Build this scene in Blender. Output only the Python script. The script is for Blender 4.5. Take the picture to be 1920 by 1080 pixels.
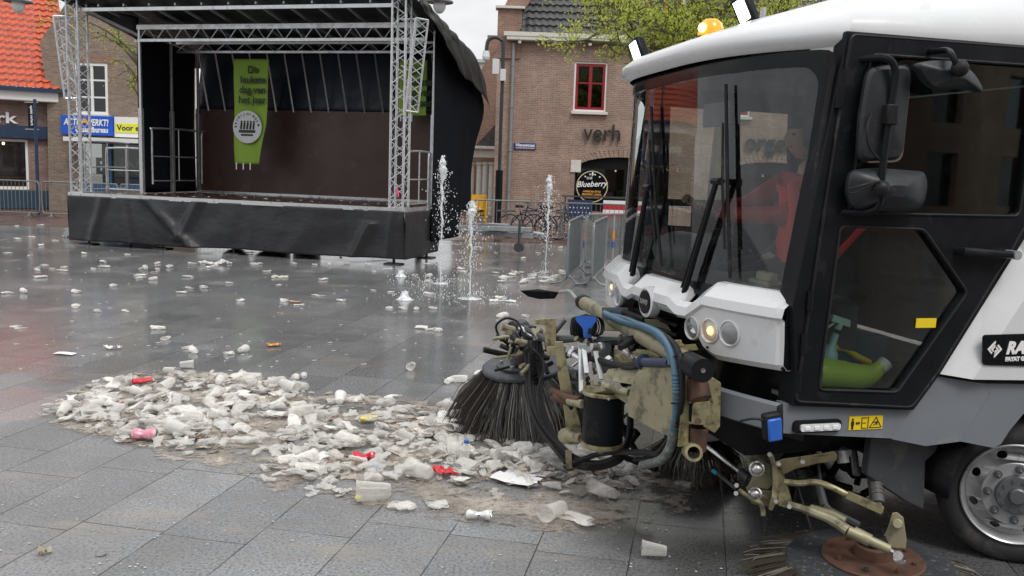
import bpy, bmesh, math, random
from mathutils import Vector, Matrix, noise
from mathutils.geometry import tessellate_polygon
R = math.radians
PI = math.pi
scene = bpy.context.scene
for o in list(bpy.data.objects): bpy.data.objects.remove(o)

# ------------------------------------------------------------------ camera
FPX = 1700.0
PITCH = math.atan(226 / 1700); ROLL = R(1.95); EYE = 2.0
cF = Vector((0, math.cos(PITCH), -math.sin(PITCH)))
_u0 = Vector((0, math.sin(PITCH), math.cos(PITCH))); _r0 = Vector((1, 0, 0))
cR = _r0 * math.cos(ROLL) + _u0 * math.sin(ROLL)
cU = _u0 * math.cos(ROLL) - _r0 * math.sin(ROLL)
cam_d = bpy.data.cameras.new("camera"); cam_d.sensor_width = 36; cam_d.lens = FPX / 1920 * 36
cam_d.clip_start = 0.05; cam_d.clip_end = 2000
cam = bpy.data.objects.new("camera", cam_d); scene.collection.objects.link(cam)
cam.matrix_world = Matrix(((cR.x, cU.x, -cF.x, 0), (cR.y, cU.y, -cF.y, 0), (cR.z, cU.z, -cF.z, EYE), (0, 0, 0, 1)))
scene.camera = cam

# ------------------------------------------------------------------ world, sun, exposure
SUN_EL, SUN_ROT = R(55), R(150)
world = bpy.data.worlds.new("World"); scene.world = world; world.use_nodes = True
wn = world.node_tree; wn.nodes.clear()
def wnode(t, **k):
    n = wn.nodes.new(t)
    for a, v in k.items(): setattr(n, a, v)
    return n
sky = wnode('ShaderNodeTexSky', sky_type='NISHITA', sun_disc=False, sun_elevation=SUN_EL, sun_rotation=SUN_ROT)
hs = wnode('ShaderNodeHueSaturation'); hs.inputs['Saturation'].default_value = 0.05; hs.inputs['Value'].default_value = 0.8
tc = wnode('ShaderNodeTexCoord'); mp = wnode('ShaderNodeMapping'); mp.inputs['Scale'].default_value = (1, 1, 2.6)
nz = wnode('ShaderNodeTexNoise'); nz.inputs['Scale'].default_value = 2.3; nz.inputs['Detail'].default_value = 7; nz.inputs['Roughness'].default_value = .55
cr = wnode('ShaderNodeValToRGB'); cr.color_ramp.elements[0].position = .36; cr.color_ramp.elements[0].color = (4.9, 5.05, 5.25, 1)
cr.color_ramp.elements[1].position = .66; cr.color_ramp.elements[1].color = (9.4, 9.4, 9.45, 1)
mx = wnode('ShaderNodeMix', data_type='RGBA'); mx.inputs[0].default_value = .82
bg = wnode('ShaderNodeBackground'); bg.inputs[1].default_value = 0.10
out = wnode('ShaderNodeOutputWorld')
L_ = wn.links.new
L_(sky.outputs[0], hs.inputs['Color']); L_(tc.outputs['Generated'], mp.inputs[0]); L_(mp.outputs[0], nz.inputs[0])
L_(nz.outputs[0], cr.inputs[0]); L_(hs.outputs[0], mx.inputs[6]); L_(cr.outputs[0], mx.inputs[7]); 
spz = wnode('ShaderNodeSeparateXYZ'); L_(tc.outputs['Generated'], spz.inputs[0])
zr = wnode('ShaderNodeMapRange'); zr.inputs[1].default_value = 0; zr.inputs[2].default_value = .8; zr.inputs[3].default_value = .84; zr.inputs[4].default_value = 1.22; L_(spz.outputs[2], zr.inputs[0])
zm = wnode('ShaderNodeVectorMath', operation='SCALE'); L_(mx.outputs[2], zm.inputs[0]); L_(zr.outputs[0], zm.inputs['Scale']); L_(zm.outputs[0], bg.inputs[0]); L_(bg.outputs[0], out.inputs[0])
sd = bpy.data.lights.new("sun", 'SUN'); sd.energy = 1.1; sd.angle = R(22); sd.color = (1, .97, .93)
sun = bpy.data.objects.new("sun", sd); scene.collection.objects.link(sun)
sdir = Vector((math.cos(SUN_EL) * math.sin(SUN_ROT), math.cos(SUN_EL) * math.cos(SUN_ROT), math.sin(SUN_EL)))
sun.rotation_euler = sdir.to_track_quat('Z', 'Y').to_euler()
vs = scene.view_settings
vs.view_transform = 'Standard'; vs.look = 'None'; vs.exposure = 0.62; vs.gamma = 1; vs.use_curve_mapping = False
scene.cycles.max_bounces = 8; scene.cycles.transparent_max_bounces = 24
scene.cycles.diffuse_bounces = 3; scene.cycles.glossy_bounces = 4; scene.cycles.transmission_bounces = 6

# ------------------------------------------------------------------ helpers
def ray(px, py): return cF + cR * ((px - 960) / FPX) - cU * ((py - 540) / FPX)
CAM = Vector((0, 0, EYE))
def G(px, py, z=0.0):
    d = ray(px, py); return CAM + d * ((z - EYE) / d.z)
def at(px, py, Y):
    d = ray(px, py); return CAM + d * (Y / d.y)
def onplane(px, py, p0, n):
    d = ray(px, py); return CAM + d * ((p0 - CAM).dot(n) / d.dot(n))

ROOTM = {}
def tag(o, label=None, cat=None, group=None, kind=None):
    if label: o['label'] = label
    if cat: o['category'] = cat
    if group: o['group'] = group
    if kind: o['kind'] = kind
    return o
def thing(name, label, cat, loc=(0, 0, 0), rotz=0.0, group=None):
    o = bpy.data.objects.new(name, None); scene.collection.objects.link(o)
    o.location = loc; o.rotation_euler = (0, 0, rotz); o.empty_display_size = .1
    ROOTM[o.name] = (Matrix.Translation(Vector(loc)) @ Matrix.Rotation(rotz, 4, 'Z')).inverted()
    return tag(o, label, cat, group)
def rootinv(o):
    while o is not None:
        if o.name in ROOTM: return ROOTM[o.name]
        o = o.parent
    return Matrix()
def copy_tree(o, parent=None):
    c = o.copy(); scene.collection.objects.link(c); c.parent = parent
    for ch in o.children: copy_tree(ch, c)
    return c

class MB:
    def __init__(s): s.V = []; s.F = []; s.at = {}
    def add(s, vs, fs):
        b = len(s.V); s.V += [Vector(v) for v in vs]; s.F += [tuple(b + i for i in f) for f in fs]; return s
    def box(s, c, d, rot=None, taper=1.0):
        c = Vector(c); vs = []
        for z in (-.5, .5):
            k = taper if z > 0 else 1
            for x, y in ((-.5, -.5), (.5, -.5), (.5, .5), (-.5, .5)):
                v = Vector((x * d[0] * k, y * d[1] * k, z * d[2]))
                if rot is not None: v = rot @ v
                vs.append(c + v)
        return s.add(vs, [(3, 2, 1, 0), (4, 5, 6, 7), (0, 1, 5, 4), (1, 2, 6, 5), (2, 3, 7, 6), (3, 0, 4, 7)])
    def beam(s, a, b, w, h=None, up=(0, 0, 1)):
        a = Vector(a); b = Vector(b); h = h or w; d = b - a; n = d.normalized(); up = Vector(up)
        if abs(n.dot(up)) > .99: up = Vector((1, 0, 0))
        x = n.cross(up).normalized(); y = x.cross(n); vs = []
        for p in (a, b):
            for i, j in ((-.5, -.5), (.5, -.5), (.5, .5), (-.5, .5)): vs.append(p + x * (i * w) + y * (j * h))
        return s.add(vs, [(0, 1, 2, 3), (7, 6, 5, 4), (0, 4, 5, 1), (1, 5, 6, 2), (2, 6, 7, 3), (3, 7, 4, 0)])
    def tube(s, pts, r, n=8, caps=True, ry=None):
        pts = [Vector(p) for p in pts]; rs = r if isinstance(r, (list, tuple)) else [r] * len(pts)
        N = len(pts); rings = []; prev = None
        for i, p in enumerate(pts):
            t = (pts[min(i + 1, N - 1)] - pts[max(i - 1, 0)])
            if t.length < 1e-9: t = Vector((0, 0, 1))
            t.normalize()
            if prev is None:
                a = Vector((0, 0, 1)) if abs(t.z) < .9 else Vector((1, 0, 0)); x = t.cross(a).normalized()
            else:
                x = prev - t * prev.dot(t)
                if x.length < 1e-6: x = t.orthogonal()
                x.normalize()
            prev = x; y = t.cross(x)
            rings.append([p + (x * math.cos(2 * PI * k / n) + y * math.sin(2 * PI * k / n)) * rs[i] for k in range(n)])
        vs = [v for rg in rings for v in rg]; fs = []
        for i in range(N - 1):
            for k in range(n): fs.append((i * n + k, i * n + (k + 1) % n, (i + 1) * n + (k + 1) % n, (i + 1) * n + k))
        if caps: fs.append(tuple(range(n))[::-1]); fs.append(tuple((N - 1) * n + k for k in range(n)))
        return s.add(vs, fs)
    def cyl(s, a, b, r, r2=None, n=16): return s.tube([a, b], [r, r if r2 is None else r2], n)
    def lathe(s, o, ax, prof, n=24, closed=True):
        o = Vector(o); ax = Vector(ax).normalized(); x = ax.orthogonal().normalized(); y = ax.cross(x); vs = []; fs = []
        for (r, h) in prof:
            for k in range(n): vs.append(o + ax * h + (x * math.cos(2 * PI * k / n) + y * math.sin(2 * PI * k / n)) * max(r, 1e-5))
        for i in range(len(prof) - 1):
            for k in range(n): fs.append((i * n + k, i * n + (k + 1) % n, (i + 1) * n + (k + 1) % n, (i + 1) * n + k))
        return s.add(vs, fs)
    def ball(s, c, r, n=8, m=6, sc=(1, 1, 1), rot=None):
        c = Vector(c); vs = []; fs = []
        for i in range(m + 1):
            th = PI * i / m
            for k in range(n):
                v = Vector((math.sin(th) * math.cos(2 * PI * k / n) * r * sc[0], math.sin(th) * math.sin(2 * PI * k / n) * r * sc[1], math.cos(th) * r * sc[2]))
                if rot is not None: v = rot @ v
                vs.append(c + v)
        for i in range(m):
            for k in range(n): fs.append((i * n + k, (i + 1) * n + k, (i + 1) * n + (k + 1) % n, i * n + (k + 1) % n))
        return s.add(vs, fs)
    def plate(s, outer, holes, fn, d0, d1):
        loops = [list(outer)] + [list(h) for h in holes]
        tr = tessellate_polygon([[Vector((p[0], p[1], 0)) for p in l] for l in loops])
        flat = [p for l in loops for p in l]; n = len(flat)
        vs = [fn(p[0], p[1], d0) for p in flat] + [fn(p[0], p[1], d1) for p in flat]; fs = []
        for t in tr: fs.append(tuple(t)); fs.append(tuple(i + n for i in reversed(t)))
        b = 0
        for l in loops:
            m = len(l)
            for i in range(m): j = (i + 1) % m; fs.append((b + i, b + j, b + j + n, b + i + n))
            b += m
        return s.add(vs, fs)
    def grid(s, fn, nu, nv, closed=False):
        vs = [fn(i / nu, j / nv) for j in range(nv + 1) for i in range(nu + 1)]
        return s.add(vs, [(j * (nu + 1) + i, j * (nu + 1) + i + 1, (j + 1) * (nu + 1) + i + 1, (j + 1) * (nu + 1) + i) for j in range(nv) for i in range(nu)])
    def shell(s, fn, nu, nv, th, nrm):
        a = MB().grid(fn, nu, nv); n = Vector(nrm) * th
        k = len(a.V); vs = a.V + [v + n for v in a.V]; fs = list(a.F) + [tuple(i + k for i in reversed(f)) for f in a.F]
        w = nu + 1
        for i in range(nu): fs.append((i, i + 1, i + 1 + k, i + k)); t = nv * w; fs.append((t + i + 1, t + i, t + i + k, t + i + 1 + k))
        for j in range(nv): fs.append(((j + 1) * w, j * w, j * w + k, (j + 1) * w + k)); fs.append((j * w + nu, (j + 1) * w + nu, (j + 1) * w + nu + k, j * w + nu + k))
        return s.add(vs, fs)
    def build(s, name, m, parent=None, world=False, smooth=35, bevel=0, fixn=True, solid=0):
        me = bpy.data.meshes.new(name)
        vs = s.V
        if world and parent is not None: inv = rootinv(parent); vs = [inv @ v for v in vs]
        me.from_pydata([tuple(v) for v in vs], [], s.F); me.update()
        if fixn:
            bm = bmesh.new(); bm.from_mesh(me); bmesh.ops.recalc_face_normals(bm, faces=bm.faces); bm.to_mesh(me); bm.free()
        for k, vals in s.at.items():
            a = me.attributes.new(k, 'FLOAT', 'POINT'); a.data.foreach_set('value', vals)
        me.materials.append(m)
        if smooth: me.shade_smooth(); me.set_sharp_from_angle(angle=R(smooth))
        o = bpy.data.objects.new(name, me); scene.collection.objects.link(o)
        if parent is not None: o.parent = parent
        if solid: md = o.modifiers.new('solid', 'SOLIDIFY'); md.thickness = solid; md.offset = 0
        if bevel:
            md = o.modifiers.new('bevel', 'BEVEL'); md.width = bevel; md.segments = 2; md.limit_method = 'ANGLE'; md.angle_limit = R(40)
        return o

def smoothpath(pts, n=6):
    pts = [Vector(p) for p in pts]; outp = []
    for i in range(len(pts) - 1):
        p0 = pts[max(i - 1, 0)]; p1 = pts[i]; p2 = pts[i + 1]; p3 = pts[min(i + 2, len(pts) - 1)]
        for k in range(n):
            t = k / n
            outp.append(.5 * ((2 * p1) + (p2 - p0) * t + (2 * p0 - 5 * p1 + 4 * p2 - p3) * t * t + (3 * p1 - p0 - 3 * p2 + p3) * t ** 3))
    outp.append(pts[-1]); return outp
def rrect(x0, y0, x1, y1, r, n=5):
    p = []
    for cx, cy, a in ((x1 - r, y1 - r, 0), (x0 + r, y1 - r, 90), (x0 + r, y0 + r, 180), (x1 - r, y0 + r, 270)):
        for k in range(n + 1): t = R(a + 90 * k / n); p.append((cx + r * math.cos(t), cy + r * math.sin(t)))
    return p
def roundpoly(pts, r, n=4):
    out_ = []; N = len(pts)
    for i in range(N):
        p = Vector(pts[i][:2]); a = Vector(pts[i - 1][:2]) - p; b = Vector(pts[(i + 1) % N][:2]) - p
        q = min(r, a.length * .45, b.length * .45); A = p + a.normalized() * q; B = p + b.normalized() * q
        for k in range(n + 1): t = k / n; v = A * (1 - t) ** 2 + p * 2 * t * (1 - t) + B * t * t; out_.append((v.x, v.y))
    return out_

def text(s, size, m, parent, o, xa, ya, name='lettering', bold=0.0, ext=.004, align='LEFT', world=False, shear=0, spacing=1.0, width=None):
    cu = bpy.data.curves.new('t', 'FONT'); cu.body = s; cu.size = size; cu.offset = bold; cu.extrude = ext; cu.align_x = align; cu.shear = shear
    cu.space_character = spacing; cu.resolution_u = 3
    ob = bpy.data.objects.new('t', cu); scene.collection.objects.link(ob)
    dg = bpy.context.evaluated_depsgraph_get(); me = bpy.data.meshes.new_from_object(ob.evaluated_get(dg))
    bpy.data.objects.remove(ob); bpy.data.curves.remove(cu)
    xa = Vector(xa).normalized(); ya = Vector(ya).normalized(); za = xa.cross(ya)
    xs = [v.co.x for v in me.vertices] or [0]
    k = width / (max(xs) - min(xs)) if width else 1.0
    inv = rootinv(parent) if world else Matrix()
    for v in me.vertices: v.co = inv @ (Vector(o) + xa * (v.co.x * k) + ya * v.co.y + za * v.co.z)
    me.materials.clear(); me.materials.append(m); me.name = name
    ob = bpy.data.objects.new(name, me); scene.collection.objects.link(ob)
    if parent is not None: ob.parent = parent
    return ob

# ------------------------------------------------------------------ materials
class NT:
    def __init__(s, name):
        s.m = bpy.data.materials.new(name); s.m.use_nodes = True; s.t = s.m.node_tree; s.t.nodes.clear()
        s.o = s.n('ShaderNodeOutputMaterial')
    def n(s, t, **k):
        x = s.t.nodes.new(t)
        for a, v in k.items(): setattr(x, a, v)
        return x
    def l(s, a, b): s.t.links.new(a, b)
    def put(s, inp, v):
        if isinstance(v, bpy.types.NodeSocket): s.l(v, inp)
        else:
            if isinstance(v, (tuple, list)) and inp.type == 'RGBA' and len(v) == 3: v = (*v, 1)
            inp.default_value = v
    def math(s, op, a, b=0.0, c=None, clamp=False):
        x = s.n('ShaderNodeMath', operation=op, use_clamp=clamp); s.put(x.inputs[0], a)
        if len(x.inputs) > 1: s.put(x.inputs[1], b)
        if c is not None: s.put(x.inputs[2], c)
        return x.outputs[0]
    def mix(s, f, a, b, mode='MIX'):
        x = s.n('ShaderNodeMix', data_type='RGBA', blend_type=mode); s.put(x.inputs[0], f); s.put(x.inputs[6], a); s.put(x.inputs[7], b); return x.outputs[2]
    def noise(s, vec, scale, detail=4, rough=.5, sc=None):
        if sc is not None:
            mpn = s.n('ShaderNodeMapping'); mpn.inputs['Scale'].default_value = sc; s.l(vec, mpn.inputs[0]); vec = mpn.outputs[0]
        x = s.n('ShaderNodeTexNoise'); s.l(vec, x.inputs['Vector']); x.inputs['Scale'].default_value = scale; x.inputs['Detail'].default_value = detail
        x.inputs['Roughness'].default_value = rough; return x.outputs[0]
    def ramp(s, f, a, b, lo=0.0, hi=1.0):
        x = s.n('ShaderNodeMapRange'); x.interpolation_type = 'SMOOTHSTEP'; s.put(x.inputs[0], f); s.put(x.inputs[1], a); s.put(x.inputs[2], b); s.put(x.inputs[3], lo); s.put(x.inputs[4], hi); return x.outputs[0]
    def coord(s, w='Object'): return s.n('ShaderNodeTexCoord').outputs[w]
    def pos(s): return s.n('ShaderNodeNewGeometry').outputs['Position']
    def bsdf(s, col, rough=.5, metal=0.0, **k):
        b = s.n('ShaderNodeBsdfPrincipled'); s.put(b.inputs['Base Color'], col); s.put(b.inputs['Roughness'], rough); s.put(b.inputs['Metallic'], metal)
        for a, v in k.items(): s.put(b.inputs[a.replace('_', ' ')], v)
        return b
    def bump(s, b, h, dist=.01, strength=1.0):
        x = s.n('ShaderNodeBump'); s.put(x.inputs['Height'], h); x.inputs['Distance'].default_value = dist; x.inputs['Strength'].default_value = strength; s.l(x.outputs[0], b.inputs['Normal'])
    def done(s, b): s.l(b.outputs[0] if hasattr(b, 'outputs') else b, s.o.inputs[0]); return s.m

def M(name, col, rough=.5, metal=0.0, var=.12, scale=6, bump=0, bscale=60, dirt=None, dirtamt=.5, dscale=8, spots=None, **k):
    t = NT(name); c = t.coord()
    n1 = t.noise(c, scale, 5, .6)
    base = t.mix(n1, tuple(x * (1 - var) for x in col), tuple(min(x * (1 + var), 1) for x in col))
    if dirt:
        n2 = t.noise(c, dscale, 8, .65); base = t.mix(t.ramp(n2, .62 - dirtamt * .25, .62 + dirtamt * .1, 0, min(1, dirtamt + .3)), base, dirt)
    r = t.ramp(n1, .3, .7, max(rough - .08, .02), min(rough + .1, 1))
    b = t.bsdf(base, r, metal, **k)
    if bump: t.bump(b, t.noise(c, bscale, 4), bump, .6)
    return t.done(b)
def glassmat(name, tint, rough=.02, refl=1.0, dirtv=0.0):
    t = NT(name); tr = t.n('ShaderNodeBsdfTransparent'); t.put(tr.inputs[0], tint)
    gl = t.n('ShaderNodeBsdfGlossy'); t.put(gl.inputs[0], (.95, .97, 1)); t.put(gl.inputs['Roughness'], rough)
    fr = t.n('ShaderNodeFresnel'); fr.inputs[0].default_value = 1.5
    mxs = t.n('ShaderNodeMixShader'); t.l(t.math('MULTIPLY', fr.outputs[0], refl, clamp=True), mxs.inputs[0]); t.l(tr.outputs[0], mxs.inputs[1]); t.l(gl.outputs[0], mxs.inputs[2])
    if dirtv:
        df = t.n('ShaderNodeBsdfDiffuse'); t.put(df.inputs[0], (.55, .56, .55)); m2 = t.n('ShaderNodeMixShader')
        c = t.coord(); n = t.noise(c, 26, 6, .7); t.l(t.ramp(n, .4, .8, 0, dirtv * 2), m2.inputs[0]); t.l(mxs.outputs[0], m2.inputs[1]); t.l(df.outputs[0], m2.inputs[2]); return t.done(m2)
    return t.done(mxs)
def emit(name, col, s):
    t = NT(name); e = t.n('ShaderNodeEmission'); t.put(e.inputs[0], col); e.inputs[1].default_value = s; return t.done(e)
def brickmat(name, c1, c2, mortar, bw=.22, bh=.066, mort=.010, rough=.85, var=.35):
    t = NT(name); c = t.coord(); sp = t.n('ShaderNodeSeparateXYZ'); t.l(c, sp.inputs[0])
    cb = t.n('ShaderNodeCombineXYZ'); t.l(t.math('ADD', sp.outputs[0], sp.outputs[1]), cb.inputs[0]); t.l(sp.outputs[2], cb.inputs[1])
    br = t.n('ShaderNodeTexBrick'); t.l(cb.outputs[0], br.inputs['Vector']); br.inputs['Scale'].default_value = 1; br.inputs['Brick Width'].default_value = bw
    br.inputs['Row Height'].default_value = bh; br.inputs['Mortar Size'].default_value = mort; br.inputs['Mortar Smooth'].default_value = .2; br.offset = .5
    t.put(br.inputs['Color1'], c1); t.put(br.inputs['Color2'], c2); t.put(br.inputs['Mortar'], mortar); br.inputs['Bias'].default_value = 0
    n = t.noise(c, 1.1, 6, .65); n2 = t.noise(cb.outputs[0], 9, 3)
    n3 = t.noise(c, 3, 5, .7, (1, 1, .2))
    col = t.mix(t.ramp(n, .3, .75), t.mix(1, br.outputs[0], (1 - var, 1 - var, 1 - var, 1), 'MULTIPLY'), br.outputs[0])
    col = t.mix(t.ramp(n2, .35, .7, 0, .45), col, tuple(x * .6 for x in c1))
    col = t.mix(t.ramp(n3, .52, .8, 0, .35), col, tuple(x * 1.25 for x in mortar))
    b = t.bsdf(col, rough); t.bump(b, t.math('SUBTRACT', 1, br.outputs[1]), .008, .7); return t.done(b)

m_white = M('white paint', (.66, .67, .68), .25, var=.03, bump=.0005, bscale=120, dirt=(.5, .49, .46), dirtamt=.10, dscale=3, Coat_Weight=.35)
m_grey = M('grey body paint', (.18, .195, .215), .42, var=.08, bump=.0006, bscale=220, dirt=(.24, .24, .23), dirtamt=.28, dscale=5)
m_black = M('black plastic', (.010, .011, .013), .45, var=.3, dirt=(.035, .035, .035), dirtamt=.1, dscale=5, Specular_IOR_Level=.14)
m_blackgl = M('gloss black', (.006, .007, .008), .2, var=.3, Specular_IOR_Level=.2)
m_rubber = M('rubber', (.016, .016, .018), .5, var=.3, dirt=(.07, .065, .06), dirtamt=.2, dscale=12, Specular_IOR_Level=.22)
m_tyre = M('tyre rubber', (.03, .03, .032), .75, var=.3, dirt=(.10, .095, .09), dirtamt=.5, dscale=5, bump=.002, bscale=80)
m_gold = M('zinc plated steel', (.40, .36, .21), .38, .55, var=.3, scale=14, dirt=(.09, .08, .06), dirtamt=.6, dscale=16, bump=.0008, bscale=150)
m_golddirty = M('dirty zinc steel', (.33, .305, .20), .48, .35, var=.35, scale=10, dirt=(.07, .065, .05), dirtamt=.5, dscale=9)
m_steel = M('bright steel', (.62, .62, .62), .28, .95, var=.15, scale=20, dirt=(.2, .18, .16), dirtamt=.2)
m_rim = M('painted rim', (.50, .51, .52), .35, .55, var=.12, scale=8, dirt=(.22, .21, .20), dirtamt=.3)
m_hub = M('hub steel', (.17, .18, .19), .5, .6, var=.2)
m_alu = M('aluminium', (.62, .63, .64), .38, .85, var=.12, scale=9, dirt=(.3, .3, .3), dirtamt=.2)
m_galv = M('galvanised steel', (.42, .44, .45), .5, .7, var=.2, scale=12, dirt=(.25, .25, .25), dirtamt=.3)
m_blue = M('blue plastic', (.03, .13, .52), .35, var=.1)
m_bhose = M('blue grey hose', (.065, .15, .22), .4, var=.15, dirt=(.09, .10, .10), dirtamt=.45, dscale=14)
m_rust = M('rusty steel', (.11, .055, .035), .7, .2, var=.4, scale=9, dirt=(.04, .035, .03), dirtamt=.5, dscale=12, bump=.001)
m_dgrey = M('dark grey steel', (.075, .08, .088), .5, .3, var=.2, dirt=(.16, .15, .14), dirtamt=.3)
m_yellow = M('yellow label', (.85, .62, .02), .4, var=.03)
m_red = M('red cloth', (.38, .02, .02), .7, var=.2, scale=12, bump=.01, bscale=14)
m_redpl = M('red plastic', (.6, .03, .04), .4, var=.1)
m_int = M('cab trim', (.018, .019, .021), .75, var=.2, Specular_IOR_Level=.2)
m_intg = M('grey cab trim', (.12, .12, .12), .7, var=.2)
m_text = M('white print', (.82, .82, .82), .5, var=.02)
m_textb = M('black print', (.015, .015, .015), .5, var=.02)
m_wglass = glassmat('windscreen glass', (.76, .80, .78), .03, 1.25, .02)
m_glass = glassmat('cab glass', (.84, .88, .86), .02, .8, .006)
m_sglass = glassmat('tinted door glass', (.58, .64, .61), .02, .6, .004)
m_pane = glassmat('window pane', (.25, .28, .30), .03, 1.6)
m_lens = glassmat('lamp lens', (.9, .9, .9), .1, 1.5)

# ------------------------------------------------------------------ ground
def slabmat():
    t = NT('wet granite slabs'); c = t.pos(); sp = t.n('ShaderNodeSeparateXYZ'); t.l(c, sp.inputs[0]); X, Y = sp.outputs[0], sp.outputs[1]
    n = t.math('ADD', t.math('MULTIPLY', X, .9799), t.math('MULTIPLY', Y, -.1994)); q = t.math('ADD', t.math('MULTIPLY', X, .1994), t.math('MULTIPLY', Y, .9799))
    a = t.math('DIVIDE', t.math('ADD', n, .25), .492); row = t.math('FLOOR', a); fa = t.math('FRACT', a)
    wn1 = t.n('ShaderNodeTexWhiteNoise', noise_dimensions='1D'); t.l(row, wn1.inputs['W'])
    b = t.math('DIVIDE', t.math('ADD', q, t.math('MULTIPLY', wn1.outputs[0], .9)), .93); cell = t.math('FLOOR', b); fb = t.math('FRACT', b)
    cbn = t.n('ShaderNodeCombineXYZ'); t.l(row, cbn.inputs[0]); t.l(cell, cbn.inputs[1]); wn2 = t.n('ShaderNodeTexWhiteNoise', noise_dimensions='2D'); t.l(cbn.outputs[0], wn2.inputs['Vector'])
    ida = wn2.outputs[0]
    da = t.math('MULTIPLY', t.math('MINIMUM', fa, t.math('SUBTRACT', 1, fa)), .492); db = t.math('MULTIPLY', t.math('MINIMUM', fb, t.math('SUBTRACT', 1, fb)), .93)
    jn = t.noise(c, 3.5, 3); jw = t.math('MULTIPLY', t.ramp(jn, .35, .6, .0016, .0042), 1)
    d = t.math('MINIMUM', da, db); joint = t.ramp(t.math('DIVIDE', d, jw), .5, 1.3, 1, 0)
    sp1 = t.noise(c, 120, 3, .85); sp2 = t.noise(c, 60, 4, .8); big = t.noise(c, .55, 6, .62); mid = t.noise(c, 4, 6, .7)
    vor = t.n('ShaderNodeTexVoronoi'); vor.inputs['Scale'].default_value = 7.5; t.l(c, vor.inputs['Vector'])
    base = t.mix(ida, (.165, .170, .177), (.29, .296, .305))
    base = t.mix(t.ramp(sp1, .50, .62, 0, .75), base, (.56, .57, .57)); base = t.mix(t.ramp(sp2, .50, .60, 0, .75), base, (.035, .036, .037))
    base = t.mix(t.ramp(mid, .45, .75, 0, .5), base, (.22, .205, .18)); base = t.mix(t.ramp(big, .42, .62, 0, .4), base, (.11, .11, .11))
    # trodden sand: soft brownish streaks in a few places
    st = t.noise(c, 1.3, 8, .72, (.6, 1.6, 1)); base = t.mix(t.ramp(st, .53, .68, 0, .6), base, (.30, .265, .22))
    base = t.mix(t.ramp(vor.outputs['Distance'], .018, .035, .8, 0), base, (.55, .55, .53))
    # water film: the far plaza is under a film, the nearer slabs have been swept off
    edge = t.math('ADD', Y, t.math('MULTIPLY', X, .28)); film = t.ramp(t.math('ADD', edge, t.math('MULTIPLY', t.math('SUBTRACT', big, .5), 3.5)), 5.6, 7.4)
    wet = t.math('MULTIPLY', film, t.ramp(t.noise(c, 1.0, 5, .6), .28, .5, .45, 1))
    spray_shade = t.ramp(t.math('ADD', t.math('ADD', X, t.math('MULTIPLY', Y, .12)), t.math('MULTIPLY', t.math('SUBTRACT', big, .5), 1.6)), .75, 1.5); nearm = t.ramp(Y, 6.5, 8.0, 1, 0); spray_shade = t.math('MULTIPLY', spray_shade, nearm)
    base = t.mix(spray_shade, base, t.mix(1, base, (.50, .50, .50, 1), 'MULTIPLY')); wet = t.math('MAXIMUM', wet, t.math('MULTIPLY', spray_shade, .8))  # spray-wetted slabs, with the sweeper's body shadow painted into the same darkening
    base = t.mix(wet, base, t.mix(1, base, (.80, .80, .80, 1), 'MULTIPLY'))
    base = t.mix(t.math('MULTIPLY', joint, .85), base, (.018, .017, .016))
    rough = t.math('ADD', t.ramp(wet, 0, 1, .46, .14), t.math('MULTIPLY', t.math('SUBTRACT', mid, .5), .22))
    bs = t.bsdf(base, t.math('MAXIMUM', rough, .05)); t.put(bs.inputs['Specular IOR Level'], t.ramp(wet, 0, 1, .45, .55))
    pd = t.n('ShaderNodeVectorMath', operation='DISTANCE'); t.l(c, pd.inputs[0]); pd.inputs[1].default_value = (-3.9, 7.0, 0)
    pm = t.ramp(t.math('ADD', pd.outputs['Value'], t.math('MULTIPLY', t.math('SUBTRACT', t.noise(c, 2.2, 4, .6), .5), 1.1)), .45, .55, 1, 0)
    t.put(bs.inputs['Base Color'], t.mix(t.math('MULTIPLY', pm, .22), base, (.42, .43, .44)))  # pale tint paints a sky highlight onto the puddle
    t.put(bs.inputs['Roughness'], t.math('MULTIPLY', bs.inputs['Roughness'].links[0].from_socket, t.ramp(pm, 0, 1, 1, .12)))
    rip = t.noise(c, 5, 4, .55, (1, 2.2, 1))
    h = t.math('ADD', t.math('MULTIPLY', joint, -1.0), t.math('ADD', t.math('MULTIPLY', sp2, t.ramp(wet, 0, 1, .45, .12)), t.math('MULTIPLY', rip, .35)))
    t.bump(bs, h, .0028, .8); return t.done(bs)
GX = 500
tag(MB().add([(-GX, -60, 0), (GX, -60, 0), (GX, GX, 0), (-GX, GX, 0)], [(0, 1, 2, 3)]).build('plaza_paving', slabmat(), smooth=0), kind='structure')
m_clink = brickmat('wet red clinker paving', (.17, .09, .075), (.11, .065, .055), (.06, .05, .045), .2, .1, .006, .35)
def flatbrick(name, c1, c2, mo, rough):
    t = NT(name); c = t.pos(); br = t.n('ShaderNodeTexBrick'); t.l(c, br.inputs['Vector']); br.inputs['Scale'].default_value = 1; br.inputs['Brick Width'].default_value = .21; br.inputs['Row Height'].default_value = .1
    br.inputs['Mortar Size'].default_value = .006; t.put(br.inputs['Color1'], c1); t.put(br.inputs['Color2'], c2); t.put(br.inputs['Mortar'], mo)
    n = t.noise(c, .8, 6, .7); b = t.bsdf(t.mix(t.ramp(n, .4, .7, 0, .6), br.outputs[0], (.10, .09, .085)), t.ramp(n, .3, .7, .12, .45)); return t.done(b)
m_street = flatbrick('wet red street clinkers', (.20, .10, .08), (.12, .07, .06), (.05, .045, .04), .3)
tag(MB().plate([(-60, 24.6), (-9.5, 24.4), (60, 23.9), (60, 90), (-60, 90)], [], lambda x, y, d: (x, y, d), .002, .006).build('street_paving', m_street, smooth=0), kind='structure')

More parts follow.
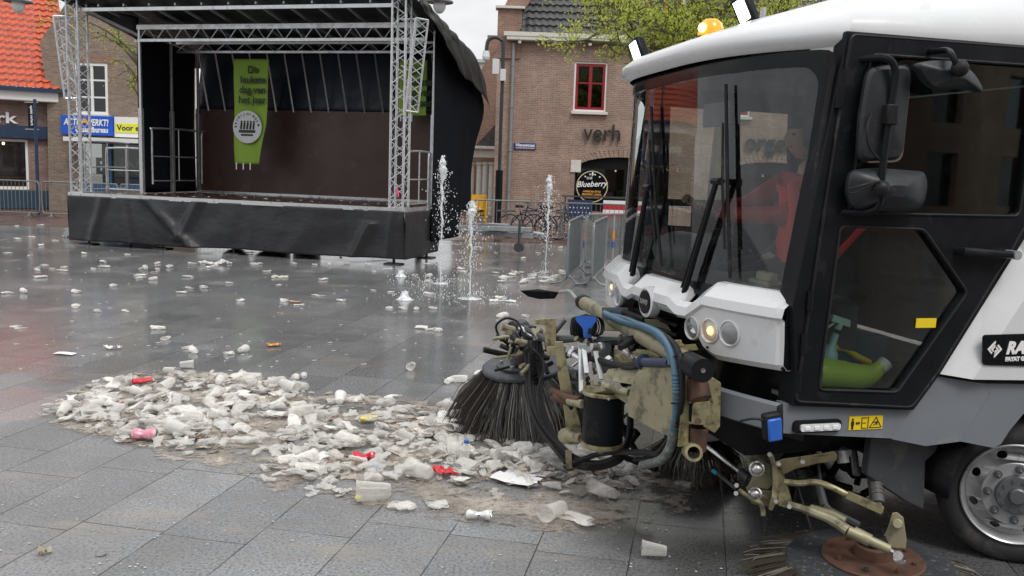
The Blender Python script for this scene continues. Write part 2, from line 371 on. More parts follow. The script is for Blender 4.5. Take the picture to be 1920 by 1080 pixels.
# ------------------------------------------------------------------ building helpers
m_brickR = brickmat('brown beige brick', (.44, .27, .20), (.30, .175, .13), (.42, .38, .33), .21, .0625, .011)
m_brickL = brickmat('mixed brown brick', (.38, .28, .20), (.22, .15, .11), (.32, .29, .26), .21, .066, .011)
m_brickO = brickmat('orange brown brick', (.40, .21, .14), (.27, .14, .10), (.34, .30, .26), .21, .066, .011)
m_stone = M('pale stone trim', (.62, .60, .55), .7, var=.08, dirt=(.35, .33, .3), dirtamt=.3)
m_redtile = M('orange red pantiles', (.55, .10, .045), .42, var=.3, scale=2.5, dirt=(.34, .06, .03), dirtamt=.4, dscale=3)
m_dktile = M('dark grey pantiles', (.055, .055, .058), .32, var=.3, scale=4, dirt=(.12, .12, .10), dirtamt=.3)
m_wood = M('white window paint', (.78, .78, .76), .4, var=.03)
m_redwood = M('red window paint', (.26, .012, .02), .35, var=.08)
m_gutter = M('grey zinc pipe', (.25, .26, .26), .5, .3, var=.15)
m_navy = M('dark blue paint', (.02, .04, .085), .4, var=.1)
m_darkin = M('dark room', (.02, .02, .022), .8, var=.3)
m_warm = emit('warm shop lamp', (1, .78, .5), 5)

def tiles(o, ux, uy, W, Hh, tw=.24, th=.34, amp=.035, lift=.035):
    """pantile roof: wavy in ux, stepped rows in uy, real thickness"""
    ux = Vector(ux).normalized(); uy = Vector(uy).normalized(); n = ux.cross(uy); o = Vector(o); mb = MB()
    nu = int(W / tw) * 6; nr = int(Hh / th)
    for r in range(nr):
        y0 = r * th; y1 = (r + 1) * th + .03; vs = []
        for i in range(nu + 1):
            x = i * tw / 6; k = i % 6 / 6; w = amp * (math.sin(2 * PI * k) if k < .5 else .35 * math.sin(2 * PI * k))
            j = noise.noise(Vector((i // 6, r, 3))) * .012
            vs += [o + ux * x + uy * (y0 + j) + n * (w + lift + .03), o + ux * x + uy * y1 + n * (w - .0), o + ux * x + uy * (y0 + j) + n * (w + lift - .0)]
        fs = []
        for i in range(nu): a = 3 * i; fs += [(a, a + 3, a + 4, a + 1), (a + 2, a + 5, a + 3, a)]
        mb.add(vs, fs)
    return mb
def xz(x, z, d): return (x, d, z)
def window(par, x0, z0, x1, z1, fm, nv=1, nh=1, depth=.12, fw=.07, sill=True, room=True, fmat2=None, bar=.045, pm=None):
    f = MB(); f.plate([(x0, z0), (x1, z0), (x1, z1), (x0, z1)], [[(x0 + fw, z0 + fw), (x1 - fw, z0 + fw), (x1 - fw, z1 - fw), (x0 + fw, z1 - fw)]], xz, depth - .05, depth + .05)
    fo = f.build('window', fm, par, smooth=0)
    s = MB()
    for i in range(1, nv): x = x0 + (x1 - x0) * i / nv; s.box((x, depth, (z0 + z1) / 2), (bar * 1.6, .07, z1 - z0 - 2 * fw))
    for j in range(1, nh): z = z0 + (z1 - z0) * j / nh; s.box(((x0 + x1) / 2, depth, z), (x1 - x0 - 2 * fw, .055, bar))
    if s.V: s.build('glazing_bar', fmat2 or fm, fo, smooth=0)
    MB().box(((x0 + x1) / 2, depth + .015, (z0 + z1) / 2), (x1 - x0 - 2 * fw, .006, z1 - z0 - 2 * fw)).build('pane', pm or m_pane, fo, smooth=0)
    if sill: MB().box(((x0 + x1) / 2, -.03, z0 - .055), (x1 - x0 + .12, .22, .1)).build('sill', m_stone, fo, smooth=0, bevel=.01)
    if room:
        MB().box(((x0 + x1) / 2, depth + .55, (z0 + z1) / 2), (x1 - x0 + .1, .9, z1 - z0 + .1)).build('room', m_darkin, fo, smooth=0)
    return fo

# --- right building (pizza brown brick, cafe) : facade at Y=32
DR = 32.0
def RB(px, py): v = at(px, py, DR); return (v.x + .32, v.z)
rb = thing('cafe_building', 'brown brick corner building with red upstairs window, dark arched shopfront and grey pantile roof', 'building', (-.32, DR, 0))
wx0, wz0 = RB(1074, 208); wx1, wz1 = RB(1140, 117)
arch0 = RB(1075, 392)[0]; arch1 = arch0 + 3.3; az0 = .55; aze = RB(1076, 318)[1]; azt = RB(1100, 296)[1] + .06
def archpts(x0, x1, z0, ze, zt, n=12):
    p = [(x0, z0), (x1, z0)]
    for k in range(n + 1): t = PI * k / n; p.append(((x0 + x1) / 2 + (x1 - x0) / 2 * math.cos(t), ze + (zt - ze) * math.sin(t)))
    return p
gz = RB(960, 76)[1]
holesR = [[(wx0, wz0), (wx1, wz0), (wx1, wz1), (wx0, wz1)], archpts(arch0, arch1, az0, aze, azt)]
for k in range(1, 4): holesR.append([(wx0 + 5.0 * k, wz0), (wx1 + 5.0 * k, wz0), (wx1 + 5.0 * k, wz1), (wx0 + 5.0 * k, wz1)])
holesR.append(archpts(arch0 + 5.2, arch1 + 5.2, az0, aze, azt)); holesR.append(archpts(arch0 + 10.4, arch1 + 10.4, az0, aze, azt))
MB().plate([(0, 0), (26, 0), (26, gz), (0, gz)], holesR, xz, 0, .35).build('wall', m_brickR, rb, smooth=0)
MB().box((.17, 5.4, gz / 2), (.34, 10.0, gz)).build('side_wall', m_brickR, rb, smooth=0)
for k in range(4): window(rb, wx0 + 5 * k, wz0, wx1 + 5 * k, wz1, m_wood, 1, 1, .1, .06)
for k in range(4):
    x0, x1 = wx0 + 5 * k + .06, wx1 + 5 * k - .06; z0, z1 = wz0 + .06, wz1 - .06; s = MB()
    s.plate([(x0, z0), (x1, z0), (x1, z1), (x0, z1)], [[(x0 + .09, z0 + .09), (x1 - .09, z0 + .09), (x1 - .09, z1 - .09), (x0 + .09, z1 - .09)]], xz, .075, .11)
    s.box(((x0 + x1) / 2, .09, (z0 + z1) / 2), (.11, .05, z1 - z0 - .2)); s.box(((x0 + x1) / 2, .1, z1 - (z1 - z0) * .42), (x1 - x0 - .2, .04, .05)); s.build('casement', m_redwood, rb, smooth=0)
# stone arch, lintel blocks
for k in range(3):
    ax0 = arch0 + 5.2 * k; mbv = MB(); n = 26; cx = ax0 + (arch1 - arch0) / 2
    for i in range(n):
        t0, t1 = PI * (.12 + .76 * i / n) + .006, PI * (.12 + .76 * (i + 1) / n) - .006; q = []
        for rr in (1.0, 1.16):
            for t in (t0, t1): q.append((cx + (arch1 - arch0) / 2 * math.cos(t) * rr, aze + (azt - aze) * math.sin(t) * (1 if rr == 1 else 1 + .28 / (azt - aze))))
        mbv.plate([q[0], q[1], q[3], q[2]], [], xz, -.025, .1)
    mbv.build('brick_arch', m_brickO if k < 0 else m_brickR, rb, smooth=0)
    MB().box((ax0 + .02, -.01, aze + .12), (.36, .08, .42)).build('impost_block', m_stone, rb, smooth=0, bevel=.01)
    m_sf = m_black
    sf = MB(); ip = archpts(ax0 + .04, ax0 + 3.26, az0, aze, azt - .04); 
    hs_ = [[(ax0 + a, az0 + .55), (ax0 + b, az0 + .55), (ax0 + b, aze + .05), (ax0 + a, aze + .05)] for a, b in ((.1, 1.75), (1.92, 3.18))]
    sf.plate(ip, hs_, xz, .14, .22); so = sf.build('shopfront', m_sf, rb, smooth=0)
    MB().box((ax0 + 1.65, .2, (az0 + aze) / 2 + .3), (3.1, .008, aze - az0)).build('pane', m_pane, so, smooth=0)
    MB().box((ax0 + 1.65, 1.1, 1.4), (3.2, 1.6, 2.4)).build('room', m_darkin, so, smooth=0)
    lm = MB()
    for q in ((1.45, .45), (1.95, .62), (2.05, .5), (2.5, .6)): lm.ball((ax0 + q[0], .27, az0 + 1.0 + q[1]), .035)
    lm.build('string_light', m_warm, so)
    bx = MB()
    for q in range(5): bx.box((ax0 + .75 + q * .5, .27, az0 + .68), (.3, .06, .22))
    bx.build('window_display', M('yellow display %d' % k, (.55, .45, .10), .6), so, smooth=0)
MB().box((13, -.12, gz + .06), (26.3, .42, .14)).build('cornice', m_stone, rb, smooth=0, bevel=.02)
gb = MB().box((13, -.24, gz + .19), (26.5, .22, .14))
for k in range(22): gb.box((.3 + k * 1.2, -.16, gz - .06), (.1, .26, .1))
gb.build('gutter', m_stone, rb, smooth=0)
slope = R(52); ry = Vector((0, math.cos(slope), math.sin(slope)))
tiles((.3, -.1, gz + .25), (1, 0, 0), ry, 25.5, 6.5).build('roof', m_dktile, rb, smooth=60)
MB().box((13, 4.8, gz + 1), (25, 4.5, 2)).build('roof_core', m_darkin, rb, smooth=0)
# stepped gable end on the left
gp = [(0, gz - .5), (-.55, gz - .15), (-.55, gz + .95), (-.1, gz + 1.0), (.35, gz + 2.9), (.75, gz + 6), (.75, gz)]
MB().plate([(-.45, 0), (.02, 0), (.02, gz - .2), (-.45, gz - .2)], [], xz, .03, .38).build('pilaster', m_brickR, rb, smooth=0)
MB().plate([(-.48, gz - .6), (.35, gz - .6), (.35, gz + 1.05), (-.48, gz + 1.05)], [], xz, -.05, .4).build('kneeler', m_brickO, rb, smooth=0)
MB().plate([(-.3, gz + 1.05), (.42, gz + 1.05), (2.6, gz + 4.4), (2.6, gz + 6), (1.9, gz + 6)], [], xz, .0, .35).build('gable_parapet', m_brickO, rb, smooth=0)
MB().box((-.06, .12, gz + 1.09), (1.0, .6, .08)).build('coping', m_stone, rb, smooth=0)
p0 = RB(962, 90); p1 = RB(953, 382)
dp = MB().cyl((p0[0] + .02, -.08, gz - .1), (p0[0] + .02, -.08, .3), .055, n=10)
for z in (1.2, 2.6, 4.1, 5.5): dp.cyl((p0[0] + .02, -.08, z - .04), (p0[0] + .02, -.08, z + .04), .072, n=10)
dp.build('drainpipe', m_gutter, rb)
# dormer windows (upper right, seen above the foliage)
for px in (1245, 1345 + 390):
    dx, dz = RB(px, 38); s = MB().box((dx, .9, dz + .75), (1.5, 1.8, 1.6)); do = s.build('dormer', m_stone, rb, smooth=0)
    f = MB().plate([(dx - .6, dz), (dx + .6, dz), (dx + .6, dz + 1.3), (dx - .6, dz + 1.3)], [[(dx - .5, dz + .1), (dx - .05, dz + .1), (dx - .05, dz + 1.2), (dx - .5, dz + 1.2)], [(dx + .05, dz + .1), (dx + .5, dz + .1), (dx + .5, dz + 1.2), (dx + .05, dz + 1.2)]], xz, -.08, -.02)
    f.build('dormer_window', m_redwood, do, smooth=0); MB().box((dx, -.015, dz + .65), (1.0, .01, 1.1)).build('pane', m_pane, do, smooth=0)
# lettering verh ... orgel
m_letter = M('black sign letters', (.02, .02, .022), .5)
v0 = RB(1093, 263); text('verh', .83, m_letter, rb, (v0[0], -.09, v0[1]), (1, 0, 0), (0, 0, 1), 'sign_lettering', .003, .03, width=RB(1162, 263)[0] - v0[0])
v0 = RB(1394, 281); text('orgel', .83, m_letter, rb, (v0[0], -.09, v0[1]), (1, 0, 0), (0, 0, 1), 'sign_lettering', .012, .03, width=RB(1478, 276)[0] - v0[0])
# street name plate
sg = thing('street_name_sign', 'small dark blue enamel street name plate on the brown brick wall beside the drainpipe', 'sign', (*[at(964, 279, DR - .03)[i] for i in (0, 1)], at(964, 279, DR)[2]))
MB().box((.37, 0, .10), (.76, .03, .22)).build('sign_plate', M('enamel blue', (.02, .05, .22), .25), sg, smooth=0, bevel=.006)
text('Nieuwstraat', .15, m_text, sg, (.05, -.025, .09), (1, 0, 0), (0, 0, 1), 'lettering', .004, .003, width=.66)
text('Voorheen Brinkhorstmarkt', .07, m_text, sg, (.05, -.025, .02), (1, 0, 0), (0, 0, 1), 'lettering', .001, .003, width=.66)
# round cafe sign on the glass
cs = at(1110, 350, DR - .02); cafe = thing('cafe_sign', 'round black cafe sign with white script hanging in the arched shop window', 'sign', cs)
MB().lathe((0, .04, 0), (0, -1, 0), [(0, 0), (.59, 0), (.59, .03), (0, .03)], 40).build('sign_disc', m_blackgl, cafe, smooth=30)
MB().lathe((0, .0, 0), (0, -1, 0), [(.52, 0), (.555, 0), (.555, .02), (.52, .02), (.52, 0)], 48).build('ring', M('muted gold paint', (.50, .44, .28), .5), cafe)
text('Blueberry', .28, m_text, cafe, (-.55, -.03, -.03), (1, 0, .06), (-.06, 0, 1), 'lettering', .004, .006, shear=.35, width=1.10)
text('THE', .12, m_text, cafe, (-.22, -.03, .24), (1, 0, .1), (-.1, 0, 1), 'lettering', .001, .006, shear=.2)
m_or = M('orange print', (.75, .35, .06), .5)
for s_, z_, w_ in (('AMERICAN STYLE', -.2, .62), ('BREAKFAST, LUNCH,', -.30, .68), ('CAKES & MORE', -.40, .5)): text(s_, .09, m_or, cafe, (-w_ / 2, -.03, z_), (1, 0, 0), (0, 0, 1), 'lettering', .003, .004, width=w_)
st = MB()
for k in range(4):
    a = PI / 2 + (k - 1.5) * .42
    if abs(k - 1.5) < 3: st.lathe((.43 * math.cos(a), -.02, .43 * math.sin(a)), (0, -1, 0), [(0, .005), (.03, .005), (.03, 0)], 5)
st.ball((0, -.02, .44), .05, 6, 5, (.7, .3, 1.4)); st.build('star', m_text, cafe)

# --- red roofed shop, far left
sh = at(97, 395, 31.5); SY = R(33); shop = thing('red_roof_shop', 'low shop with bright orange red pantile roof, dark fascia and lit display window', 'building', (sh.x, sh.y, 0), SY)
def shp(px, py):  # pixel on the facade plane in local x,z
    n = Vector((math.sin(SY), -math.cos(SY), 0)); P = onplane(px, py, Vector((sh.x, sh.y, 0)), n); q = rootinv(shop) @ P; return q.x, q.z
x_l = -9; zg = shp(95, 178)[1]
a0, b0 = shp(-10, 338); a1, b1 = shp(52, 262); a2 = x_l + .3
MB().plate([(x_l, 0), (0, 0), (0, zg), (x_l, zg)], [[(x_l + .5, b0 - .3), (a1, b0 - .3), (a1, b1), (x_l + .5, b1)]], xz, 0, .3).build('wall', brickmat('pinkish brown brick', (.36, .20, .16), (.24, .13, .105), (.30, .27, .25), .21, .066, .012), shop, smooth=0)
MB().box((x_l / 2, .9, b0 + .1), (8.6, 1.2, .06)).build('display_shelf', M('pale wood', (.45, .33, .2), .6), shop, smooth=0)
fr_ = MB().plate([(x_l + .5, b0 - .3), (a1, b0 - .3), (a1, b1), (x_l + .5, b1)], [[(x_l + .6, b0 - .2), (a1 - .08, b0 - .2), (a1 - .08, b1 - .08), (x_l + .6, b1 - .08)]], xz, .05, .14).build('window', m_wood, shop, smooth=0)
MB().box((x_l / 2, .1, (b0 + b1) / 2), (8.2, .008, b1 - b0 + .3)).build('pane', glassmat('shop glass', (.75, .75, .72), .03, 1.0), fr_, smooth=0)
MB().box((x_l / 2, 2.2, 1.6), (8.8, .1, 2.4)).build('back_wall', M('shop interior', (.30, .25, .2), .8, var=.4, scale=1.5), shop, smooth=0)
pc = MB(); px_, pz_ = shp(40, 300); pc.box((px_ - .1, .5, pz_), (1.1, .04, 1.55)); pc.build('poster', M('portrait poster', (.30, .25, .27), .6, var=.9, scale=1.6), shop, smooth=0)
pc = MB().box((px_ - 1.9, .5, pz_ - .1), (.9, .5, 1.2)); pc.box((px_ - 1.2, .6, b0 + .25), (.35, .3, .4)); pc.build('display_case', M('brown display', (.25, .15, .08), .6, var=.4), shop, smooth=0)
lm = MB()
for q in range(6): lm.ball((a1 - .7 - q * 1.1, .5, b1 - .15), .05)
lm.build('spotlight', m_warm, shop)
fz = shp(48, 248)[1]
MB().box((x_l / 2, -.09, fz), (9.0, .16, .42)).build('fascia_band', m_navy, shop, smooth=0)
MB().box((x_l / 2, -.02, .36), (9.05, .08, .6)).build('plinth', M('blue plinth', (.02, .05, .08), .5), shop, smooth=0)
MB().box((x_l / 2 + .2, -.25, zg - .10), (9.8, .55, .34)).build('cornice', m_wood, shop, smooth=0, bevel=.03)
MB().box((x_l / 2 + .25, -.38, zg + .11), (10.0, .62, .12)).build('gutter', m_navy, shop, smooth=0)
tx, tz = shp(-20, 232); text('optiek verkerk', .5, m_text, shop, (shp(17, 230)[0] - 3.85, -.06, shp(8, 230)[1]), (1, 0, 0), (0, 0, 1), 'sign_lettering', .012, .03, width=4.1)
rs = R(48); tl = tiles((x_l - .3, -.55, zg + .14), (1, 0, 0), (0, math.cos(rs), math.sin(rs)), 10.2, 6.4, .25, .30, .045, .035)
tl.build('roof', m_redtile, shop, smooth=60)
MB().plate([(-.2, -.3), (9, -.3), (9, 10)], [], lambda y, z, d: (d, y, z + zg - .1), .55, .75).build('gable_wall', m_brickL, shop, smooth=0)
dx, dz = shp(12, 128)
MB().plate([(0, .05), (2.3, .05), (2.3, 2.1), (1.9, 2.1)], [], lambda y, z, d: (d, y - .2, z + zg + .2), dx - 2.8, dx - .6).build('dormer', M('lead cladding', (.06, .062, .066), .5), shop, smooth=0)

# --- brown brick house with the employment office
mh_o = at(90, 395, 31.2); mh = thing('brick_gable_house', 'mottled brown brick house with white cross window above a blue office sign', 'building', (mh_o.x, mh_o.y, 0))
def MP(px, py): v = at(px, py, mh_o.y); return v.x - mh_o.x, v.z
wpx = [MP(*p) for p in ((92, 400), (88, 168), (74, 78), (113, 22), (165, -60), (360, -60), (360, 400))]; wpx[0] = (wpx[0][0], 0); wpx[-1] = (wpx[-1][0], 0)
hx0, hz0 = MP(143, 213); hx1, hz1 = MP(201, 119); kx0, kz0 = MP(150, 372); kx1, kz1 = MP(300, 268)
MB().plate(wpx, [[(hx0, hz0), (hx1, hz0), (hx1, hz1), (hx0, hz1)], [(kx0, kz0), (kx1, kz0), (kx1, kz1), (kx0, kz1)]], xz, 0, .35).build('wall', m_brickL, mh, smooth=0)
wo = window(mh, hx0, hz0, hx1, hz1, m_wood, 2, 3, .06, .09, bar=.055)
MB().box(((hx0 + hx1) / 2, -.0, hz1 + .14), (hx1 - hx0 + .5, .02, .28)).build('lintel', m_brickO, mh, smooth=0)
fo = MB().plate([(kx0, kz0), (kx1, kz0), (kx1, kz1), (kx0, kz1)], [[(kx0 + .12, kz0 + .5), (kx0 + 1.0, kz0 + .5), (kx0 + 1.0, kz1 - .1), (kx0 + .12, kz1 - .1)], [(kx0 + 1.1, kz0 + .5), (kx1 - .1, kz0 + .5), (kx1 - .1, kz1 - .1), (kx0 + 1.1, kz1 - .1)]], xz, .02, .1).build('window', M('blue window frame', (.03, .10, .22), .4), mh, smooth=0)
MB().box(((kx0 + kx1) / 2, .09, (kz0 + kz1) / 2), (kx1 - kx0, .008, kz1 - kz0 - .1)).build('pane', glassmat('office glass', (.6, .62, .6), .03, 1.2), fo, smooth=0)
MB().box(((kx0 + kx1) / 2, 1.8, 1.6), (kx1 - kx0, .1, 2.6)).build('back_wall', M('office wall', (.22, .20, .15), .8, var=.4, scale=1.2), mh, smooth=0)
MB().box((kx0 + 2.3, .75, 1.0), (1.6, .5, .8)).build('desk', m_blue, mh, smooth=0)
ey, ez = MP(172, 325); text('ENNE', .75, M('pale letters', (.55, .52, .4), .5), mh, (ey, .3, ez), (1, 0, 0), (0, 0, 1), 'window_lettering', .03, .02)
cn, cz = MP(165, 262); MB().box(((kx0 + kx1) / 2, -.35, cz), (kx1 - kx0 + .3, .8, .14)).build('canopy', m_wood, mh, smooth=0)
sx0, sz0 = MP(121, 252); sx1, sz1 = MP(217, 219)
so = thing('office_sign', 'blue box sign with white lettering and an orange roof mark on the brown brick wall', 'sign', (mh_o.x + sx0, mh_o.y, sz0))
w_, h_ = sx1 - sx0, sz1 - sz0
MB().box((w_ / 2, -.14, h_ / 2), (w_, .22, h_)).build('sign_box', M('sign blue', (.01, .09, .52), .35, var=.03), so, smooth=0, bevel=.015)
text('ACTIEF WERKT!', .30, m_text, so, (.12, -.26, h_ * .50), (1, 0, 0), (0, 0, 1), 'lettering', .008, .006, shear=.2, width=w_ * .86)
text('Uitzendbureau', .26, m_text, so, (.5, -.26, .10), (1, 0, 0), (0, 0, 1), 'lettering', .006, .006, width=w_ * .62)
MB().plate([(w_ * .42, h_ * .62), (w_ * .56, h_ * .62), (w_ * .48, h_ * .92)], [], lambda x, z, d: (x, d, z), -.28, -.26).build('roof_mark', m_or, so, smooth=0)
vx0, vz0 = MP(219, 250); vx1, vz1 = MP(300, 229)
s2 = thing('poster_board', 'white fascia board with a yellow strip reading Voor beside the blue sign', 'sign', (mh_o.x + vx0, mh_o.y, vz0))
MB().box(((vx1 - vx0) / 2, -.1, (vz1 - vz0) / 2), (vx1 - vx0, .16, vz1 - vz0 + .25)).build('board', m_wood, s2, smooth=0)
MB().box((.55, -.195, .18), (1.0, .02, .3)).build('yellow_strip', M('yellow vinyl', (.75, .75, .03), .4), s2, smooth=0); text('Voor e', .26, m_navy, s2, (.1, -.21, .1), (1, 0, 0), (0, 0, 1), 'lettering', .006, .003)

# --- lane between: gable house, portico house, small white house far away
def BP(D):
    def f(px, py): v = at(px, py, D); return (v.x, v.z)
    return f
P = BP(42.0); gh = thing('lane_gable_house', 'narrow brown brick gabled house behind the lamp post with grey slate roof edge', 'building', (0, 42, 0))
pts = [P(885, 300), P(888, 175), P(905, 125), P(945, 80), P(990, 80), P(990, 400)]; pts = [(pts[0][0], 0)] + pts[1:-1] + [(pts[-1][0], 0)]
MB().plate(pts, [], xz, 0, .5).build('wall', m_brickO, gh, smooth=0)
a_, b_ = P(886, 182), P(952, 90); MB().beam((a_[0] - .1, .2, a_[1]), (b_[0] + .2, .2, b_[1] + .25), .75, .13, up=(0, 1, 0)).build('roof_edge', m_dktile, gh, smooth=0)
rfp = [P(898, 128), P(946, 88), P(946, 72), P(922, 88)]; MB().plate([P(893, 170), P(960, 88), P(960, 70), P(912, 96)], [], xz, 1.5, 2).build('roof', m_dktile, gh, smooth=0)
c_ = P(930, 90); MB().box((c_[0], 1.8, c_[1] + .1), (.9, .8, 1.3)).build('chimney', m_brickO, gh, smooth=0)
P = BP(37.5); ph = thing('portico', 'pale stone portico of round columns under a slate pent roof at the lane corner', 'portico', (0, 37.5, 0))
q0, q1 = P(876, 300), P(945, 285); cm = MB().box(((q0[0] + q1[0]) / 2, .1, (q0[1] + q1[1]) / 2 + .1), (q1[0] - q0[0] + .4, .7, .34)); cm.box(((q0[0] + q1[0]) / 2, .05, (q0[1] + q1[1]) / 2 + .33), (q1[0] - q0[0] + .7, 1.0, .12)); cm.build('entablature', m_stone, ph, smooth=0, bevel=.02)
MB().plate([P(880, 284), P(950, 284), P(950, 215), P(936, 225), P(905, 258)], [], xz, .3, .6).build('roof', m_dktile, ph, smooth=0)
for px in (884, 899, 910, 922, 942):
    x_, z_ = P(px, 304); MB().lathe((x_, .1, 0), (0, 0, 1), [(.17, 0), (.17, .3), (.13, .35), (.115, z_ - .12), (.16, z_ - .1), (.16, z_)], 14).build('column', m_stone, ph)
MB().box((P(905, 300)[0], 1.6, 1.4), (2.6, .2, 2.8)).build('back_wall', m_brickO, ph, smooth=0)
P = BP(60.0); wh = thing('white_house', 'small far white rendered house top with flat cornice between stage and brick gable', 'building', (0, 60, 0))
a_, b_ = P(872, 160), P(930, 118); MB().box(((a_[0] + b_[0]) / 2, .4, b_[1] / 2), (b_[0] - a_[0], .8, b_[1])).build('wall', m_wood, wh, smooth=0)
MB().box(((a_[0] + b_[0]) / 2, .3, b_[1] + .08), (b_[0] - a_[0] + .5, 1.2, .2)).build('cornice', M('pale green trim', (.45, .52, .5), .5), wh, smooth=0)

# houses on the near side of the square, behind the viewpoint (they show in the cab glass and wet paving)
nh_ = thing('terrace_houses', 'row of dark brick houses closing the near side of the square, seen only as reflections', 'building', (0, -17, 0)); hl_ = []
for k in range(24):
    for zz in (1.0, 4.4): hl_.append([(-29 + k * 5, zz), (-27 + k * 5, zz), (-27 + k * 5, zz + 2.2), (-29 + k * 5, zz + 2.2)])
MB().plate([(-32, 0), (95, 0), (95, 8.2), (-32, 8.2)], hl_, xz, 0, .3).build('wall', m_brickO, nh_, smooth=0)
MB().box((31, -.1, 4), (126, .05, 8)).build('pane', m_pane, nh_, smooth=0); MB().box((31, -2, 4), (126, 3, 8)).build('room', m_darkin, nh_, smooth=0)
MB().plate([(.4, 8.1), (-5, 13), (-5.2, 12.8), (-.1, 8.0)], [], lambda y, z, d: (d, y, z), -32, 95).build('roof', m_dktile, nh_, smooth=0)

# ------------------------------------------------------------------ stage
TH = R(15.1); A0 = Vector((-9.75, 19.9, 0))
stg = thing('mobile_stage', 'mobile trailer stage with black canopy, silver truss legs, brown back board and black skirt', 'stage', A0, -TH)
sF = Vector((math.cos(TH), -math.sin(TH), 0)); sB = Vector((math.sin(TH), math.cos(TH), 0))
def SG(px, py, v):      # pixel on the stage's vertical plane at depth v -> (u, z)
    Pp = onplane(px, py, A0 + sB * v, sB); q = Pp - A0; return q.dot(sF), q.z
SW = 7.87; DZ = 1.13; BD = 3.1
m_deck = M('wet brown deck board', (.035, .018, .014), .25, var=.35, scale=5, dirt=(.12, .03, .03), dirtamt=.1, dscale=30)
m_board = M('brown phenolic board', (.064, .034, .027), .45, var=.10, scale=1.5, dirt=(.10, .065, .055), dirtamt=.15, dscale=2)
m_curt = M('black curtain cloth', (.007, .008, .011), .85, var=.25, scale=2, Specular_IOR_Level=.1)
def tarpmat(name, col, rough):
    t = NT(name); c = t.coord(); n = t.noise(c, .9, 5, .6, (1, 1, 1.6)); n2 = t.noise(c, 6, 6, .7)
    w = t.n('ShaderNodeTexVoronoi', feature='DISTANCE_TO_EDGE'); w.inputs['Scale'].default_value = 1.1; t.l(c, w.inputs['Vector'])
    b = t.bsdf(t.mix(t.ramp(n2, .5, .8, 0, .5), col, tuple(x * 2.0 for x in col)), rough, Specular_IOR_Level=.35); t.bump(b, t.math('ADD', n, t.math('MULTIPLY', n2, .12)), .10, .5); return t.done(b)
m_tarp = tarpmat('black vinyl tarp', (.012, .013, .014), .32)
m_skirt = tarpmat('charcoal skirt cloth', (.024, .025, .027), .36)
# deck
MB().plate([(0, 0), (SW, 0), (SW, BD), (0, BD)], [], lambda u, v, d: (u, v, d), DZ - .11, DZ).build('deck', m_deck, stg, smooth=0)
e = MB().box((SW / 2, -.015, DZ - .035), (SW + .03, .03, .085)); e.box((SW + .015, BD / 2, DZ - .035), (.03, BD, .085)); e.box((-.015, BD / 2, DZ - .035), (.03, BD, .085)); e.build('deck_edge', m_alu, stg, smooth=0)
# skirt: draped, folded cloth
def skirt_fn(u, h):
    x = u * SW; f = 0
    # swag folds falling from the top hem
    f += .13 * math.exp(-((x - 2.0 - (1 - h) * 1.15) / .16) ** 2) * (1 - h * .4) + .09 * math.exp(-((x - 3.25 + (1 - h) * .55) / .13) ** 2) * (h > .12)
    f += .07 * math.exp(-((x - .9 + (1 - h) * .3) / .12) ** 2) + .05 * math.exp(-((x - 1.45 - (1 - h) * .2) / .1) ** 2)
    f += .10 * math.exp(-((x - 7.3 + (1 - h) * .5) / .12) ** 2) * (h < .75) + .03 * math.exp(-((x - 7.62 + (1 - h) * .1) / .06) ** 2)
    f += .035 * noise.noise(Vector((x * 1.1, h * 1.5, 2))) + .02 * noise.noise(Vector((x * 3.1, h * 2.5, 7)))
    low = .10 + .05 * noise.noise(Vector((x * .6, 5, 5))) + .015 * (x / SW)
    z = low + (DZ - .06 - low) * h
    return Vector((x + .06 * (1 - h) * (1 if u > .98 else 0), -.035 - f - .02 * (1 - h), z))
MB().grid(skirt_fn, 240, 26).build('skirt', m_skirt, stg, smooth=180, solid=.006)
def skirt_r(u, h): y = -.13 + u * 2.03; return Vector((SW + .04 + .05 * math.sin(y * 3 + h) * (1 - h) + .03 * noise.noise(Vector((y * 2, h * 2, 9))) + .03 * (1 - h) * (1 - u), y, .13 + (DZ - .2) * h))
MB().grid(skirt_r, 40, 14).build('skirt', m_skirt, stg, smooth=180, solid=.006)
def skirt_l(u, h): y = u * BD; return Vector((-.04 - .03 * math.sin(y * 3 + h), y, .13 + (DZ - .2) * h))
MB().grid(skirt_l, 30, 8).build('skirt', m_skirt, stg, smooth=180, solid=.006)
ft = MB()
for u, v in ((.35, .15), (4.0, .1), (7.6, .12), (7.7, 1.7), (.3, 1.6), (2.2, .2)):
    ft.box((u, v, .012), (.34, .26, .024)); ft.cyl((u, v, .02), (u, v, DZ - .1), .028)
    ft.build('jack_foot', m_dgrey, stg) ; ft = MB()
# lattice truss
def lattice(mb, p, q, w, r=.024, n=12, axes=None, tri=False, rb_=.010):
    p = Vector(p); q = Vector(q); ax = (q - p).normalized()
    X = Vector(axes[0]) if axes else ax.orthogonal().normalized(); Y = Vector(axes[1]) if axes else ax.cross(X)
    cs = [(-.5, -.5), (.5, -.5), (0, .5)] if tri else [(-.5, -.5), (.5, -.5), (.5, .5), (-.5, .5)]
    ch = [X * (a * w) + Y * (b * w) for a, b in cs]; K = len(ch)
    for c in ch: mb.tube([p + c, q + c], r, 8)
    L = (q - p).length
    for i in range(n):
        for k in range(K):
            a, b = ch[k], ch[(k + 1) % K]; s0 = p + ax * (L * i / n); s1 = p + ax * (L * (i + 1) / n)
            mb.tube([s0 + (a if i % 2 else b), s1 + (b if i % 2 else a)], rb_, 5, False)
    for t in (0, 1):
        for k in range(K): mb.tube([p + (q - p) * t + ch[k], p + (q - p) * t + ch[(k + 1) % K]], r * .8, 6)
